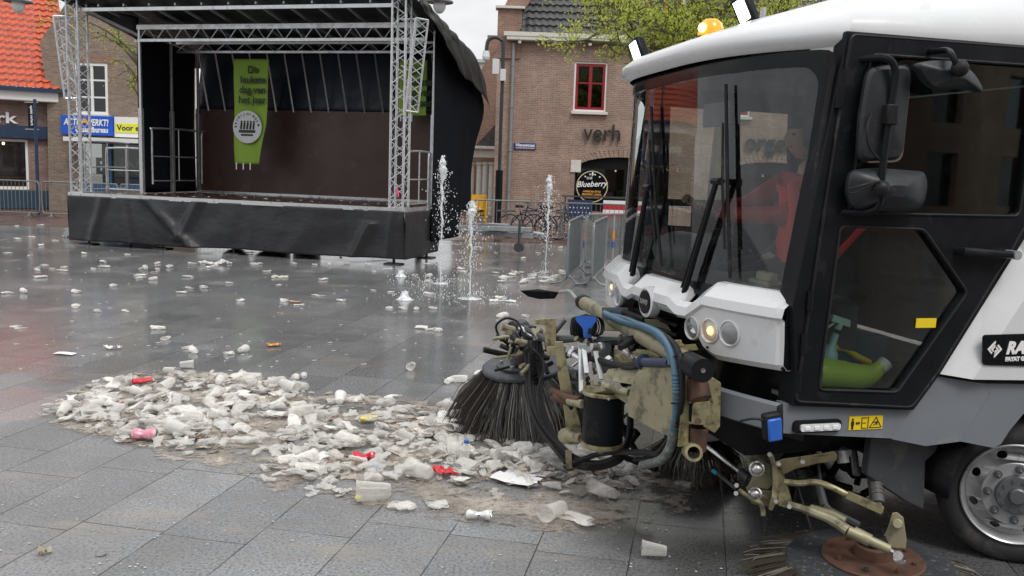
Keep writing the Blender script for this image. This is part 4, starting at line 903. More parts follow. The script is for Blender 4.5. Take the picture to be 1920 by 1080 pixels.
lf.build('crown', m_leaf, tree2, smooth=0, fixn=False)

# ------------------------------------------------------------------ fountain jets
def watermat():
    t = NT('splashing water'); c = t.coord(); b = t.bsdf((.85, .88, .9), .12); tr = t.n('ShaderNodeBsdfTransparent'); n = t.noise(c, 22, 4, .7)
    m2 = t.n('ShaderNodeMixShader'); t.l(t.ramp(n, .33, .6, .3, .92), m2.inputs[0]); t.l(tr.outputs[0], m2.inputs[1]); t.l(b.outputs[0], m2.inputs[2]); return t.done(m2)
m_water = watermat()
def jet(bx, by, ty, lab, w=1.0, seed=1, bell=False):
    g = G(bx, by); o = thing('water_jet', lab, 'fountain jet', g, 0, 'fountain jets in the paving'); rnd = random.Random(seed)
    h = onplane(bx, ty, g, Vector((0, -1, 0))).z
    if bell:
        mb = MB(); mb.lathe((0, 0, 0), (0, 0, 1), [(.12 * w, 0.005), (.08 * w, .04), (.055, h * .55), (.05, h * .9), (.02, h)], 12)
        for v in mb.V: v += Vector((noise.noise(v * 9) * .03, noise.noise(v * 9 + Vector((5, 5, 5))) * .03, 0)) * (1 if v.z < h * .8 else .4)
        mb.build('column', m_water, o); lean = 0
    else:
        mb = MB(); pts = []; rs = []; lean = rnd.uniform(-.03, .05)
        for i in range(40):
            k = i / 39; pts.append(Vector((lean * k + .012 * math.sin(k * 31) * k + noise.noise(Vector((k * 9, seed, 0))) * .05 * k, noise.noise(Vector((k * 7, seed, 3))) * .03 * k, h * k)))
            rs.append((.008 + .010 * k + (.036 * w if k > .84 else .022 * w * max(0, k - .35)) * (.5 + abs(noise.noise(Vector((k * 14, 3, seed)))) * 1.6)) * (1 if k < .97 else .5))
        mb.tube(pts, rs, 8)
        for v in mb.V: v += Vector((noise.noise(v * 16), noise.noise(v * 16 + Vector((7, 1, 5))), 0)) * .018 * min(1, v.z)
        mb.build('column', m_water, o)
    dr = MB()
    for _ in range(60 if bell else 700):
        k = rnd.random() ** .55; z = h * k; sp = (.04 + .09 * rnd.random() * (1.1 - abs(k - .55))) * w * (.5 if k > .9 else 1.0)
        if rnd.random() < .25: z = abs(rnd.gauss(0, .06)); sp = .32 * w
        s_ = rnd.uniform(.003, .009); dr.ball((rnd.gauss(0, sp) + lean * k, rnd.gauss(0, sp), max(z, .01)), s_, 5, 4, (1, 1, rnd.uniform(1, 2.2)))
    d_ = dr.build('droplets', m_water, o); tag(d_, kind='stuff')
    MB().lathe((0, 0, 0), (0, 0, 1), [(.02, .02), (.06, .022), (.10, .010), (.14 * w, .004)], 18).build('splash', m_water, o)
jet(826, 532, 292, 'tallest thin fountain jet, left of the three and beside the right end of the stage', 1.0, 3)
jet(881, 560, 376, 'thick topped fountain jet in the middle, with a foaming crown', 1.35, 8)
jet(1022, 520, 328, 'rightmost tall fountain jet, before the bicycles and barriers', 1.0, 5)
jet(752, 519, 506, 'low bubbling fountain jet nearest the stage skirt corner', .8, 6, True)
jet(759, 562, 546, 'low bubbling fountain jet in front of the tall ones, wider of the two low ones', 1.0, 7, True)

# ------------------------------------------------------------------ street sweeper
W0 = Vector((2.698, 4.569, 0)); SA = R(195)
sw = thing('street_sweeper', 'white compact street sweeper with dark glazed cab, lit orange beacon and front brush arms', 'street sweeper', W0, SA)
FWv = Vector((math.cos(SA), math.sin(SA), 0)); LWv = Vector((math.sin(SA), -math.cos(SA), 0)); SI = ROOTM[sw.name]
def V(px, py, w=0.0):
    Pp = onplane(px, py, W0 + LWv * w, LWv) - W0; return Pp.dot(FWv), Pp.z
def S(u, w, z): return Vector((u, -w, z))
ARMT = None
def A(px, py, D): return SI @ at(px, py, D - (interp(px, ARMT) if ARMT else 0))
def side(u, z, d): return (u, -d, z)
def vp(pts, w=0.0): return [V(x, y, w) for x, y in pts]
def fun_ws(w, z):
    t = abs((w - 1.06) / (1.07 if w < 1.06 else 1.14)); k = (z - 1.38) / 1.22; q = 1 - min(t, 1) ** (2.7 if w < 1.06 else 4.5)
    return (1.385 + .215 * q) * (1 - k) + (1.255 + .34 * q) * k
def fun_b(w, z): t = abs((w - 1.075) / (1.09 if w < 1.075 else 1.165)); return 1.468 + .238 * (1 - min(t, 1) ** (2.4 if w < 1.075 else 3.6))
def hit(px, py, fn, off=0.0):
    pw = None
    for i in range(-2, 238):
        w = i * .01; u, z = V(px, py, w); f = u - fn(w, z) - off
        if f <= 0: return u, w, z
    return u, w, z
def H(px, py, fn=fun_ws, off=0.0): return S(*hit(px, py, fn, off))
WW = 2.20
# windscreen: black frame ring and glass on one curved surface
def wsp(w, h, off=0.0):
    z0 = 1.365 + .03 * (1 - w / WW); z1 = 2.60 - .03 * (w / WW); z = z0 + (z1 - z0) * h; return S(fun_ws(w, z) + off, w, z)
def ringpts(x0, y0, x1, y1, r, n=10):
    base = rrect(x0, y0, x1, y1, r, 8); out_ = []
    for i in range(len(base)):
        a, b = base[i], base[(i + 1) % len(base)]; L = math.hypot(a[0] - b[0], a[1] - b[1]); m = max(1, int(L / .06))
        for k in range(m): out_.append((a[0] + (b[0] - a[0]) * k / m, a[1] + (b[1] - a[1]) * k / m))
    return out_
inner = ringpts(.07, .035, WW - .012, .93, .09); cxy = (WW / 2, .5); mbf = MB(); mbg = MB(); n = len(inner)
def outerp(p):
    x, y = p; dx = (x - cxy[0]) / (WW / 2 - .05); dy = (y - .48) / .447; m = max(abs(dx), abs(dy)); 
    q = [min(max(cxy[0] + (x - cxy[0]) / m * 1.03, 0.0), WW), min(max(.5 + (y - .5) / m * 1.15, -.02), 1.0)]
    rx, rz = .12, .08
    for cx_ in (rx, WW - rx):
        ex = (q[0] - cx_) / rx * (-1 if cx_ < 1 else 1); ez = (q[1] - (1 - rz)) / rz
        if ex > 0 and ez > 0:
            L = math.hypot(ex, ez)
            if L > 1: q[0] = cx_ + (q[0] - cx_) / L; q[1] = (1 - rz) + (q[1] - 1 + rz) / L
    return tuple(q)
ov = [];  
for p in inner:
    q = outerp(p); ov.append(q)
vs_ = [wsp(*p, .004) for p in inner] + [wsp((p[0] + q[0]) / 2, (p[1] + q[1]) / 2, .006) for p, q in zip(inner, ov)] + [wsp(*q, .002) for q in ov] + [wsp(*q, -.04) for q in ov] + [wsp(*p, -.03) for p in inner]
fs_ = []
for r_ in range(4): fs_ += [(r_ * n + i, r_ * n + (i + 1) % n, (r_ + 1) * n + (i + 1) % n, (r_ + 1) * n + i) for i in range(n)]
fs_ += [(4 * n + i, 4 * n + (i + 1) % n, (i + 1) % n, i) for i in range(n)]
mbf.add(vs_, fs_).build('windscreen_frame', m_blackgl, sw, smooth=40)
rings = 14; vs_ = []; fs_ = []
for r_ in range(rings):
    k = 1 - r_ / rings * .985
    vs_ += [wsp(cxy[0] + (p[0] - cxy[0]) * k, .48 + (p[1] - .48) * k, -.003) for p in inner]
for r_ in range(rings - 1): fs_ += [(r_ * n + i, r_ * n + (i + 1) % n, (r_ + 1) * n + (i + 1) % n, (r_ + 1) * n + i) for i in range(n)]
fs_.append(tuple((rings - 1) * n + i for i in range(n)))
mbg.add(vs_, fs_).build('windscreen', m_wglass, sw, smooth=60)
# A pillars
for w, o__ in ((.03, -.05), (WW - .2, -.16)):
    MB().tube([wsp(w, k / 8, o__) for k in range(-1, 9)], .04, 8).build('pillar', m_black, sw)
# near cab side: frame and door
door_o = vp([(1583, 68), (1995, 99), (1948, 330), (1915, 402), (1878, 470), (1740, 697), (1695, 758), (1480, 747)])
up_h = roundpoly(vp([(1617, 104), (1932, 126), (1893, 404), (1575, 398)]), .04); lo_h = roundpoly(vp([(1561, 423), (1716, 428), (1797, 545), (1667, 730), (1521, 725)]), .03)
frame_o = vp([(1577, 60), (2010, 95), (2300, 105), (2300, 420), (1925, 420), (1750, 700), (1702, 765), (1476, 757), (1482, 700), (1478, 566), (1568, 118)])
shr = vp([(1600, 85), (1975, 112), (1930, 325), (1895, 398), (1862, 460), (1727, 690), (1683, 742), (1498, 735)])
MB().plate(frame_o, [shr], side, -.045, .09).build('cab_side_frame', m_black, sw, smooth=0, bevel=.006)
door = MB().plate(roundpoly(door_o, .03), [up_h, lo_h], side, -.058, -.02).build('door', M('black door frame', (.009, .010, .012), .35, var=.25, dirt=(.03, .03, .03), dirtamt=.1, Specular_IOR_Level=.18), sw, smooth=0, bevel=.005)
MB().plate(vp([(1600, 95), (1950, 118), (1905, 410), (1560, 405)]), [], side, -.036, -.032).build('door_window', m_sglass, door, smooth=0)
MB().plate(vp([(1550, 415), (1725, 420), (1808, 545), (1672, 738), (1512, 733)]), [], side, -.036, -.032).build('door_window', m_glass, door, smooth=0)
for hl, nm in ((up_h, 'window_seal'), (lo_h, 'window_seal')):
    MB().tube([side(*p, -.060) for p in hl + hl[:1]], .007, 6, False).build(nm, m_rubber, door)
MB().tube([side(*p, -.052) for p in roundpoly(door_o, .03) + [roundpoly(door_o, .03)[0]]], .009, 6, False).build('door_seal', m_rubber, door)
a = V(1777, 468); b = V(1868, 474); MB().tube([side(a[0], a[1], -.05), side(a[0], a[1], -.10), side(b[0], b[1], -.105), side(b[0], b[1], -.05)], [.018, .022, .018, .018], 10).build('door_handle', m_black, door)
MB().cyl(side(b[0] - .01, b[1], -.05), side(b[0] - .01, b[1], -.13), .022, n=14).build('lock_barrel', m_galv, door)
for py in (150, 185, 560, 710, 640):
    a = V(1572 - (py - 130) * .143, py); MB().cyl(side(a[0] + .012, a[1] - .045, -.055), side(a[0] + .012, a[1] + .045, -.055), .015, n=10).build('hinge', m_black, door)
a = V(1706, 612); b = V(1745, 594); MB().box(((a[0] + b[0]) / 2, .040, (a[1] + b[1]) / 2), (abs(b[0] - a[0]), .003, b[1] - a[1])).build('notice_sticker', m_yellow, door, smooth=0)
# far cab side with windows, rear bulkhead, floor, headliner
def farp(l): return vp(l, WW - .06)
far_o = [(1.30, 1.0), (1.30, 1.45), (1.22, 2.6), (-.35, 2.6), (-.35, 1.0)]
fh = [farp([(1255, 200), (1358, 206), (1357, 376), (1250, 373)]), farp([(1386, 207), (1481, 214), (1478, 385), (1384, 380)]), farp([(1252, 386), (1300, 387), (1298, 425), (1250, 422)])]
MB().plate(far_o, fh, side, WW - .08, WW - .03).build('cab_far_side', m_int, sw, smooth=0)
MB().plate([(1.4, 1.1), (1.4, 2.58), (1.41, 2.58), (1.41, 1.1)], [], side, .5, .51)
MB().plate(farp([(1250, 195), (1486, 208), (1483, 388), (1245, 378)]), [], side, WW - .04, WW - .035).build('far_window', m_glass, sw, smooth=0)
MB().box(S(-.38, WW / 2, 1.75), (.05, WW - .1, 1.6)).build('rear_bulkhead', m_int, sw, smooth=0)
MB().box(S(.5, WW / 2, .88), (1.82, WW - .12, .06)).build('floor', m_int, sw, smooth=0)
MB().plate([(1.2, .05), (1.5, .5), (1.5, 1.6), (1.2, 2.05), (-.35, 2.05), (-.35, .05)], [], lambda u, w, d: (u, -w, d), 2.56, 2.585).build('headliner', m_intg, sw, smooth=0)
# dashboard and console
ds = MB(); 
def dash(a, b):
    w = .12 + 1.9 * a; u0 = fun_ws(w, 1.4) - .04; p = [(u0, 1.37), (u0 - .16, 1.40), (u0 - .34, 1.43), (u0 - .42, 1.38), (u0 - .42, 1.15)][min(4, int(b * 4.01))]; return S(p[0], w, p[1] + .05 * math.exp(-((w - .7) / .25) ** 2) * (b > .3))
ds.grid(dash, 30, 4).build('dashboard', M('dashboard plastic', (.10, .105, .11), .55, var=.15), sw, smooth=50)
cl_ = MB(); c_ = S(1.33, 1.42, 1.52)
cl_.ball(c_, .30, 20, 10, (.55, .9, .42)).build('instrument_hood', M('grey hood', (.16, .17, .18), .5), sw)
c0 = S(1.20, 1.15, 1.66); ax = Vector((-.55, 0, .83)).normalized(); st_ = MB(); xx = ax.orthogonal().normalized(); yy = ax.cross(xx)
st_.tube([c0 + (xx * math.cos(2 * PI * k / 32) + yy * math.sin(2 * PI * k / 32)) * .21 for k in range(33)], .017, 8, False)
for k in range(3): a = 2 * PI * k / 3 + .4; st_.beam(c0, c0 + (xx * math.cos(a) + yy * math.sin(a)) * .2, .035, .014)
st_.cyl(c0 - ax * .35, c0, .035); st_.build('steering_wheel', m_black, sw)
se = MB(); se.box(S(.64, 1.12, 1.32), (.5, .52, .14)); se.box(S(.38, 1.12, 1.72), (.14, .50, .85)); se.box(S(.36, 1.12, 2.22), (.1, .28, .2)); se.box(S(.61, 1.12, 1.08), (.4, .4, .36)); se.build('seat', m_int, sw, bevel=.04)
a = H(1437, 530, fun_ws, -.12); MB().box(a + Vector((0, 0, .0)), (.1, .2, .03)).box(a + Vector((0, 0, .03)), (.05, .14, .05)).build('gloves', M('cream gloves', (.55, .52, .42), .7), sw, bevel=.012)
# interior mirror
a = H(1345, 215, fun_ws, -.15); MB().box(a, (.03, .30, .13)).build('interior_mirror', m_intg, sw, bevel=.012)
# items in the door pocket: bottle jug, spray bottle (stand inside the cab: things of their own)
m_lime = NT('translucent lime plastic'); _b = m_lime.bsdf((.58, .82, .10), .3); _b.inputs['Transmission Weight'].default_value = .25; m_lime = m_lime.done(_b)
WJ = .12; jr = thing('plastic_jug', 'lime green translucent jug with white cap lying behind the lower door glass', 'jug', W0, SA)
jp = [V(1526, 700, WJ), V(1560, 702, WJ), (V(1600, 706, WJ)), V(1632, 702, WJ), V(1652, 686, WJ)]
MB().tube([side(*p, WJ) for p in smoothpath([(*q, 0) for q in jp], 4) for p in [(p[0], p[1])]], [.075, .08, .08, .078, .076, .076, .075, .07, .068, .064, .06, .058, .052, .046, .04, .036, .034], 16).build('body', m_lime, jr)
q0 = V(1650, 690, WJ); q1 = V(1662, 679, WJ); MB().cyl(side(*q0, WJ), side(*q1, WJ), .036, n=18).build('cap', m_text, jr)
sp_b = thing('spray_bottle', 'pale blue trigger spray bottle standing behind the lime jug inside the cab door', 'spray bottle', W0, SA)
b0 = V(1553, 672, .16); b1 = V(1575, 612, .16); axb = (Vector((b1[0] - b0[0], 0, b1[1] - b0[1]))).normalized(); o_ = Vector(side(*b0, .17))
MB().lathe(o_ - axb * .1, axb, [(0, 0), (.05, 0), (.052, .10), (.045, .13), (.02, .17), (.017, .23)], 16).build('bottle', M('pale aqua plastic', (.30, .55, .58), .35, var=.05), sp_b)
t_ = o_ + axb * .15; hd = MB(); hd.tube([t_ + axb * .0, t_ + axb * .04], .018, 10); e_ = Vector((1, 0, .25)).normalized(); hd.beam(t_ + axb * .045 - e_ * .055, t_ + axb * .05 + e_ * .06, .03, .035); hd.tube(smoothpath([t_ + axb * .03 + e_ * .03, t_ + e_ * .055, t_ - axb * .03 + e_ * .075], 3), .007, 6)
hd.build('trigger', M('pale mint plastic', (.45, .68, .60), .35), sp_b, bevel=.004)
yb = [side(*V(1545, 655, .22), .22), side(*V(1580, 652, .22), .22), side(*V(1605, 668, .22), .22), side(*V(1630, 680, .22), .22)]
MB().tube(smoothpath(yb, 5), .018, 10).build('yellow_hose', M('yellow hose', (.7, .55, .03), .4), sw); MB().box(side(*V(1605, 655, .4), .4), (.3, .1, .16)).build('blue_crate', M('petrol crate', (.01, .10, .16), .5), sw)
MB().tube([side(*V(1553, 496, .35), .35), side(*V(1624, 420, .3), .3)], .017, 10).build('red_grab_rail', m_redpl, sw)
# lower near side white sill shelf inside
MB().box(side(1.16, .955, .14), (.5, .22, .02)).build('door_pocket', m_intg, sw, smooth=0)
# roof shell
rk = MB(); nf = 40
def plan(ins, z, bu):
    P_ = []; U1 = -3.4
    for k in range(12): P_.append((U1 + (1.15 - U1) * k / 12, -.015 + ins))
    for k in range(nf + 1):
        t = -1 + 2 * k / nf; w = 1.06 + 1.085 * t; q = 1 - abs(t) ** (2.7 if t < 0 else 4.5); u = 1.235 + .40 * q; ww = 1.06 + ((1.075 if t < 0 else 1.145) - ins) * t; P_.append((u - ins * (.75 + .9 * q) + bu, ww))
    for k in range(12): P_.append((1.15 - (1.15 - U1) * (k + 1) / 12, 2.205 - ins))
    hf = max(0, (z - 2.6) / .385); return [S(u, w, z + hf * (-.075 + .20 * min(1, max(0, 1.45 - u) / 1.3)) + (.028 * min(1, max(0, 1.1 - u) / 1.2)) - .018 * w) for u, w in P_]
prof = [(.06, 2.60, -.02), (.0, 2.595, .0), (-.022, 2.63, .02), (-.022, 2.69, .02), (.0, 2.745, .0), (.07, 2.80, .0), (.20, 2.875, 0), (.42, 2.94, 0), (.7, 2.975, 0), (1.0, 2.985, 0)]
rr_ = [plan(*p) for p in prof]; m_ = len(rr_[0])
for i in range(len(rr_) - 1):
    rk.add(rr_[i] + rr_[i + 1], [(k, k + 1, m_ + k + 1, m_ + k) for k in range(m_ - 1)])
roof = rk.build('roof', m_white, sw, smooth=40)
bm = bmesh.new(); bm.from_mesh(roof.data); bmesh.ops.remove_doubles(bm, verts=bm.verts, dist=.0008); bm.to_mesh(roof.data); bm.free()
# white corner below the roof edge, outside the rounded windscreen corner
MB().grid(lambda a, b: wsp(.0 + .13 * a, .925 + .085 * b, -.004), 8, 8).build('roof_corner', m_white, sw, smooth=60, solid=.006)
# beacon
bc = A(1332, 80, 5.9); bc = S(bc.x, -bc.y, 2.93); 
def on_roof(px, py, z): g = G(px, py, z); return SI @ g
bp = on_roof(1332, 74, 2.86)
bo = MB().lathe(bp, (0, 0, 1), [(0, -.06), (.10, -.06), (.10, .0), (.085, .02)], 24).build('beacon', m_black, sw)
t = NT('amber beacon lens'); _b = t.bsdf((.9, .25, .02), .15); _b.inputs['Emission Color'].default_value = (1, .28, .02, 1); _b.inputs['Emission Strength'].default_value = .55; m_amb = t.done(_b)
MB().lathe(bp, (0, 0, 1), [(.083, .02), (.082, .06), (.07, .10), (.04, .125), (.0, .13)], 24).build('lens', m_amb, bo)
MB().ball(bp + Vector((.075, .03, .065)), .028, 10, 8).build('lamp', emit('beacon lamp', (1, .75, .12), 9), bo)
# work lights
m_wl = emit('work light', (.95, .98, 1), 3)
for (px, py, z, tilt, k) in ((1192, 95, 2.84, 1, .85), (1392, 20, 3.06, 1, 1.0)):
    p = on_roof(px, py, z); d = (A(px - 60, py + 55, 5.0) - A(px, py, 5.0)); n_ = Vector((.92, .30, -.12)).normalized()
    if px > 1300: n_ = Vector((.88, .45, -.15)).normalized()
    xx = Vector((0, 0, 1)).cross(n_).normalized(); yy = n_.cross(xx); xx, yy = xx * math.cos(.42) - yy * math.sin(.42) * -1, yy * math.cos(.42) + xx * math.sin(.42) * -1; M3 = Matrix((xx, yy, n_)).transposed()
    hsg = MB().box(p - n_ * .035, (.13 * k, .21 * k, .08), M3).build('work_light', m_black, sw, bevel=.02)
    MB().box(p + n_ * .008, (.082 * k, .145 * k, .012), M3).build('lamp', m_wl, hsg, bevel=.004)
    hb_ = MB(); hb_.beam(p - n_ * .05 - yy * .1, p - n_ * .08 - Vector((0, 0, .23)), .04, .02); hb_.box(p - n_ * .08 - Vector((0, 0, .22)), (.14, .16, .03)); hb_.cyl(p - n_ * .05 - yy * .09 - xx * .08, p - n_ * .05 - yy * .09 + xx * .08, .015); hb_.build('bracket', m_steel, hsg)
a = on_roof(1430, 36, 2.98); MB().cyl(a, a + Vector((0, 0, .07)), .018).build('washer_nozzle', m_galv, sw)
# bumper fascia
def interp(x, T):
    if x <= T[0][0]: return T[0][1]
    for (a, b), (c, d) in zip(T, T[1:]):
        if x <= c: k = (x - a) / (c - a); k = k * k * (3 - 2 * k); return b + (d - b) * k
    return T[-1][1]
ZT = []
for px, py in ((1471, 573), (1400, 563), (1325, 549), (1290, 562), (1276, 571), (1258, 560), (1236, 549), (1205, 537), (1190, 535), (1180, 538), (1166, 525), (1152, 514), (1139, 505)):
    u, w, z = hit(px, py, fun_b); ZT.append((w, z))
ZB = []
for px, py in ((1469, 699), (1400, 690), (1345, 678), (1312, 655), (1285, 622), (1268, 592), (1240, 583), (1195, 566), (1178, 558)):
    u, w, z = hit(px, py, fun_b); ZB.append((w, z))
u, w, z = ZB[-1][0], ZB[-1][0], ZB[-1][1]; ZB += [(ZB[-1][0] + .08, z + .0), (ZB[-1][0] + .2, 1.10), (2.24, 1.10)]
ZT = [(0, 1.402), (.46, 1.40), (.59, 1.318), (.68, 1.314), (.77, 1.348), (1.24, 1.345), (1.32, 1.312), (1.40, 1.312), (1.52, 1.372), (2.24, 1.365)]; ZB = [(0, 1.088), (.38, 1.066), (.46, 1.09), (.61, 1.235), (1.50, 1.235), (1.60, 1.10), (2.24, 1.10)]
def lin(x, T):
    for (a, b), (c, d) in zip(T, T[1:]):
        if x <= c: return b + (d - b) * (x - a) / (c - a)
    return T[-1][1]

wn_ = [.635, 1.36]
def bump_fn(a, b):
    w = -.004 + 2.24 * a; zt = lin(w, ZT); zb = lin(w, ZB); u = fun_b(w, 0); dip = sum(math.exp(-((w - q) / .06) ** 8) for q in wn_)
    rows = [(-.14, zb + .02), (-.03, zb + .002), (-.004, zb + .03), (.0, zb + (zt - zb) * .45), (.006, zt - .075), (.022, zt - .06), (.012, zt - .015), (-.004, zt), (-.02, zt + .012), (-.065 + .03 * min(dip, 1), zt + .055 - .06 * min(dip, 1)), (-.14 + .1 * min(dip, 1), zt + .065 - .08 * min(dip, 1))]
    du, z = rows[int(round(b * 10))]
    if a < .012: du -= .01
    return S(u + du, w, z)
MB().grid(bump_fn, 220, 10).build('bumper', m_white, sw, smooth=24)
MB().plate([(1.33, 1.09), (1.458, 1.09), (1.458, 1.385), (1.33, 1.40)], [], side, .0, .03).build('bumper_end', m_black, sw, smooth=0, bevel=.008)
for z in (1.17, 1.33): MB().cyl(S(1.40, -.012, z), S(1.40, .01, z), .014, n=12).build('screw', m_galv, sw)
# lower black front behind fascia with grille slats
def lowf(a, b): w = .0 + WW * a; z = .74 + .68 * b; return S(fun_b(w, 0) - .10 - .06 * (1 - b), w, z)
MB().grid(lowf, 50, 8).build('front_panel', m_blackgl, sw, smooth=60)
gr = MB()
for k in range(5):
    z = 1.0 + k * .055; gr.tube([S(fun_b(w * .1, 0) - .07, w * .1, z) for w in range(8, 15)], .012, 6)
gr.build('grille', m_black, sw)
c = hit(1213, 566, fun_b, .02); lg = MB().lathe(S(c[0] - .04, c[1], c[2]), Vector((1, .05, 0)), [(.0, .05), (.068, .05), (.075, .055), (.088, .05), (.092, .0)], 28).build('badge_ring', m_white, sw)
MB().lathe(S(c[0] - .036, c[1], c[2]), Vector((1, .05, 0)), [(0, .055), (.066, .055), (.066, .04)], 28).build('badge', m_blackgl, lg)
text('RAVO', .04, m_galv, lg, S(c[0] + .021, c[1] + .05, c[2] - .012), (0, 1, 0), (0, 0, 1), 'lettering', .001, .001, width=.1)
# headlights
m_refl = M('lamp reflector', (.75, .75, .74), .15, .9, var=.25, scale=40); m_lit = emit('lit headlamp', (1, .60, .22), 2.2)
for px, py, lit, r in ((1299, 615, 0, .056), (1332, 620, 1, .058), (1369, 625, 0, .060), (1160, 555, 0, .058), (1148, 538, 1, .055)):
    u, w, z = hit(px, py, fun_b); e = .01; nn = Vector((1, (fun_b(w + e, 0) - fun_b(w - e, 0)) / (2 * e), 0)).normalized(); nn = Vector((nn.x, nn.y, 0)).normalized()
    c = S(u, w, z); hl = MB().lathe(c, nn, [(r * .93, -.03), (r * .95, .004), (r * 1.02, .012), (r * 1.12, .009), (r * 1.16, -.008)], 28).build('headlight', m_white, sw)
    MB().lathe(c, nn, [(0, -.028), (r * .35, -.026), (r * .7, -.02), (r * .93, -.004)], 24).build('reflector', m_refl, hl)
    MB().lathe(c, nn, [(0, .010), (r * .6, .008), (r * .94, .001)], 24).build('lens', m_lens, hl)
    if lit: MB().ball(c - nn * .008, r * .42, 12, 8).build('lamp', m_lit, hl)
c = H(1326, 651, fun_b, .004); MB().ball(c, .007).build('bumper_hole', m_black, sw)
# wipers on the windscreen
for base, head, b0, b1, b2 in (((1276, 566), (1343, 340), (1369, 522), (1364, 340), (1361, 158)), ((1183, 524), (1213, 352), (1240, 500), (1228, 360), (1221, 200))):
    wp = MB(); a = H(*base, fun_ws, .05); h_ = H(*head, fun_ws, .07); q = [H(*b, fun_ws, .035) for b in (b0, b1, b2)]
    e_ = Vector((0, .035, 0)); wp.tube([a + e_ * .3, h_ + e_ * .3], [.017, .011], 6); wp.tube([a - e_, h_ - e_ * .2], .009, 6); wp.cyl(h_ - e_, h_ + e_ * 1.2, .018); mid = q[1]
    wp.tube([h_, mid + Vector((.02, 0, 0))], .010, 6); wo_ = wp.build('wiper', m_black, sw)
    bl = MB(); bl.tube(smoothpath([q[0], (q[0] + q[1]) / 2, q[1], (q[1] + q[2]) / 2, q[2]], 3), .009, 6); bl.tube([q[0] * .7 + q[1] * .3 + Vector((.025, 0, 0)), q[1] + Vector((.03, 0, 0)), q[1] * .4 + q[2] * .6 + Vector((.02, 0, 0))], .007, 5); bl.build('wiper_blade', m_rubber, wo_)
# A pillar trim on the left of door + curved black glazing bead
MB().tube([side(*V(x, y), -.005) for x, y in ((1400, 78 + 22), (1480, 88), (1535, 88), (1556, 100), (1560, 130), (1540, 260), (1505, 500), (1492, 570))][3:], .016, 8).build('pillar_trim', m_rubber, sw)
# grey lower band
def band(pts, w0, w1, name, mt=None, bev=.008): return MB().plate(vp(pts), [], side, w0, w1).build(name, mt or m_grey, sw, smooth=0, bevel=bev)
band([(1466, 755), (1480, 756), (1700, 766), (1722, 745), (1744, 704), (1760, 760), (1728, 832), (1669, 821), (1480, 812), (1466, 811)], -.012, .05, 'side_band')
fb = MB()
def fbf(a, b): w = WW * a; k = 0 if a > .02 else -.02; return S(fun_b(w, 0) - .04 + (.02 if .1 < b < .9 else 0), w, .76 + .17 * b - .0 * w)
z0 = .80; z1 = .935; u1 = 1.468; z0 = V(1468, 811)[1]; z1 = V(1468, 755)[1]
def fbf(a, b): w = -.012 + .36 * a; return S(fun_b(w, 0) + .0 * (u1 - 1.468) + (.014 if .08 < b < .92 else -.01), w, z0 + (z1 - z0) * b)
fb.grid(fbf, 60, 12).build('front_band', m_grey, sw, smooth=40)
facetA = [(1744, 703), (1826, 714), (1838, 732), (1785, 821), (1728, 833), (1669, 822)]
fa = MB(); A3 = [Vector(side(*p, d)) for p, d in zip(vp(facetA), (-.012, -.06, -.065, -.06, -.03, -.013))]; fa.add(A3, [(0, 1, 2, 3, 4, 5)])
fB = [(1826, 714), (2300, 722), (2300, 735), (2000, 745), (1935, 752), (1901, 769), (1875, 800), (1858, 826), (1846, 833), (1785, 821), (1838, 732)]
B3 = [Vector(side(*p, d)) for p, d in zip(vp(fB), (-.06, -.06, -.06, -.06, -.062, -.064, -.065, -.065, -.062, -.06, -.066))]; fa.add(B3, [tuple(range(11))]); 
bk3 = [v + Vector((0, -.08, 0)) for v in B3[1:9]]; fa.add(B3[1:9] + bk3, [(i, i + 1, i + 9, i + 8) for i in range(7)]); fa.add(A3[3:6] + [v + Vector((0, -.06, 0)) for v in A3[3:6]], [(0, 1, 4, 3), (1, 2, 5, 4)]); fa.add([A3[0], A3[1], B3[1], A3[0] + Vector((0, -.06, 0)), A3[1] + Vector((0, -.1, 0)), B3[1] + Vector((0, -.1, 0))], [(0, 1, 4, 3), (1, 2, 5, 4)])
fa.build('wheel_arch_panel', m_grey, sw, smooth=25)
# rear white body
wb = [(2300, 330), (1950, 345), (1926, 398), (1906, 461), (1840, 560), (1742, 697), (1797, 703), (2300, 710)]
wd = (-.02, -.02, -.02, -.02, -.02, -.02, -.09, -.09); W3 = [Vector(side(*p, d)) for p, d in zip(vp(wb), wd)]
inn = [Vector(side(*p, -.10)) for p in vp([(2300, 440), (1960, 452), (1915, 520), (1868, 590), (1797, 703), (2300, 710)])]
wm = MB(); wm.add([W3[0], W3[1], W3[2], W3[3], W3[4], W3[5], inn[4], inn[3], inn[2], inn[1], inn[0], inn[5]], [(0, 1, 9, 10), (1, 2, 9), (2, 3, 8, 9), (3, 4, 7, 8), (4, 5, 6, 7), (10, 9, 8, 7, 6, 11)])
wm.add([W3[5], W3[5] + Vector((0, -.1, 0)), inn[4] + Vector((0, -.15, 0)), inn[4], inn[5], inn[5] + Vector((0, -.15, 0))], [(0, 1, 2, 3), (3, 2, 5, 4)])
wm.build('body_panel', m_white, sw, smooth=0)
MB().box(S(-1.9, 1.07, 1.65), (2.6, 1.98, 1.4)).build('hopper', m_white, sw, smooth=0, bevel=.05)
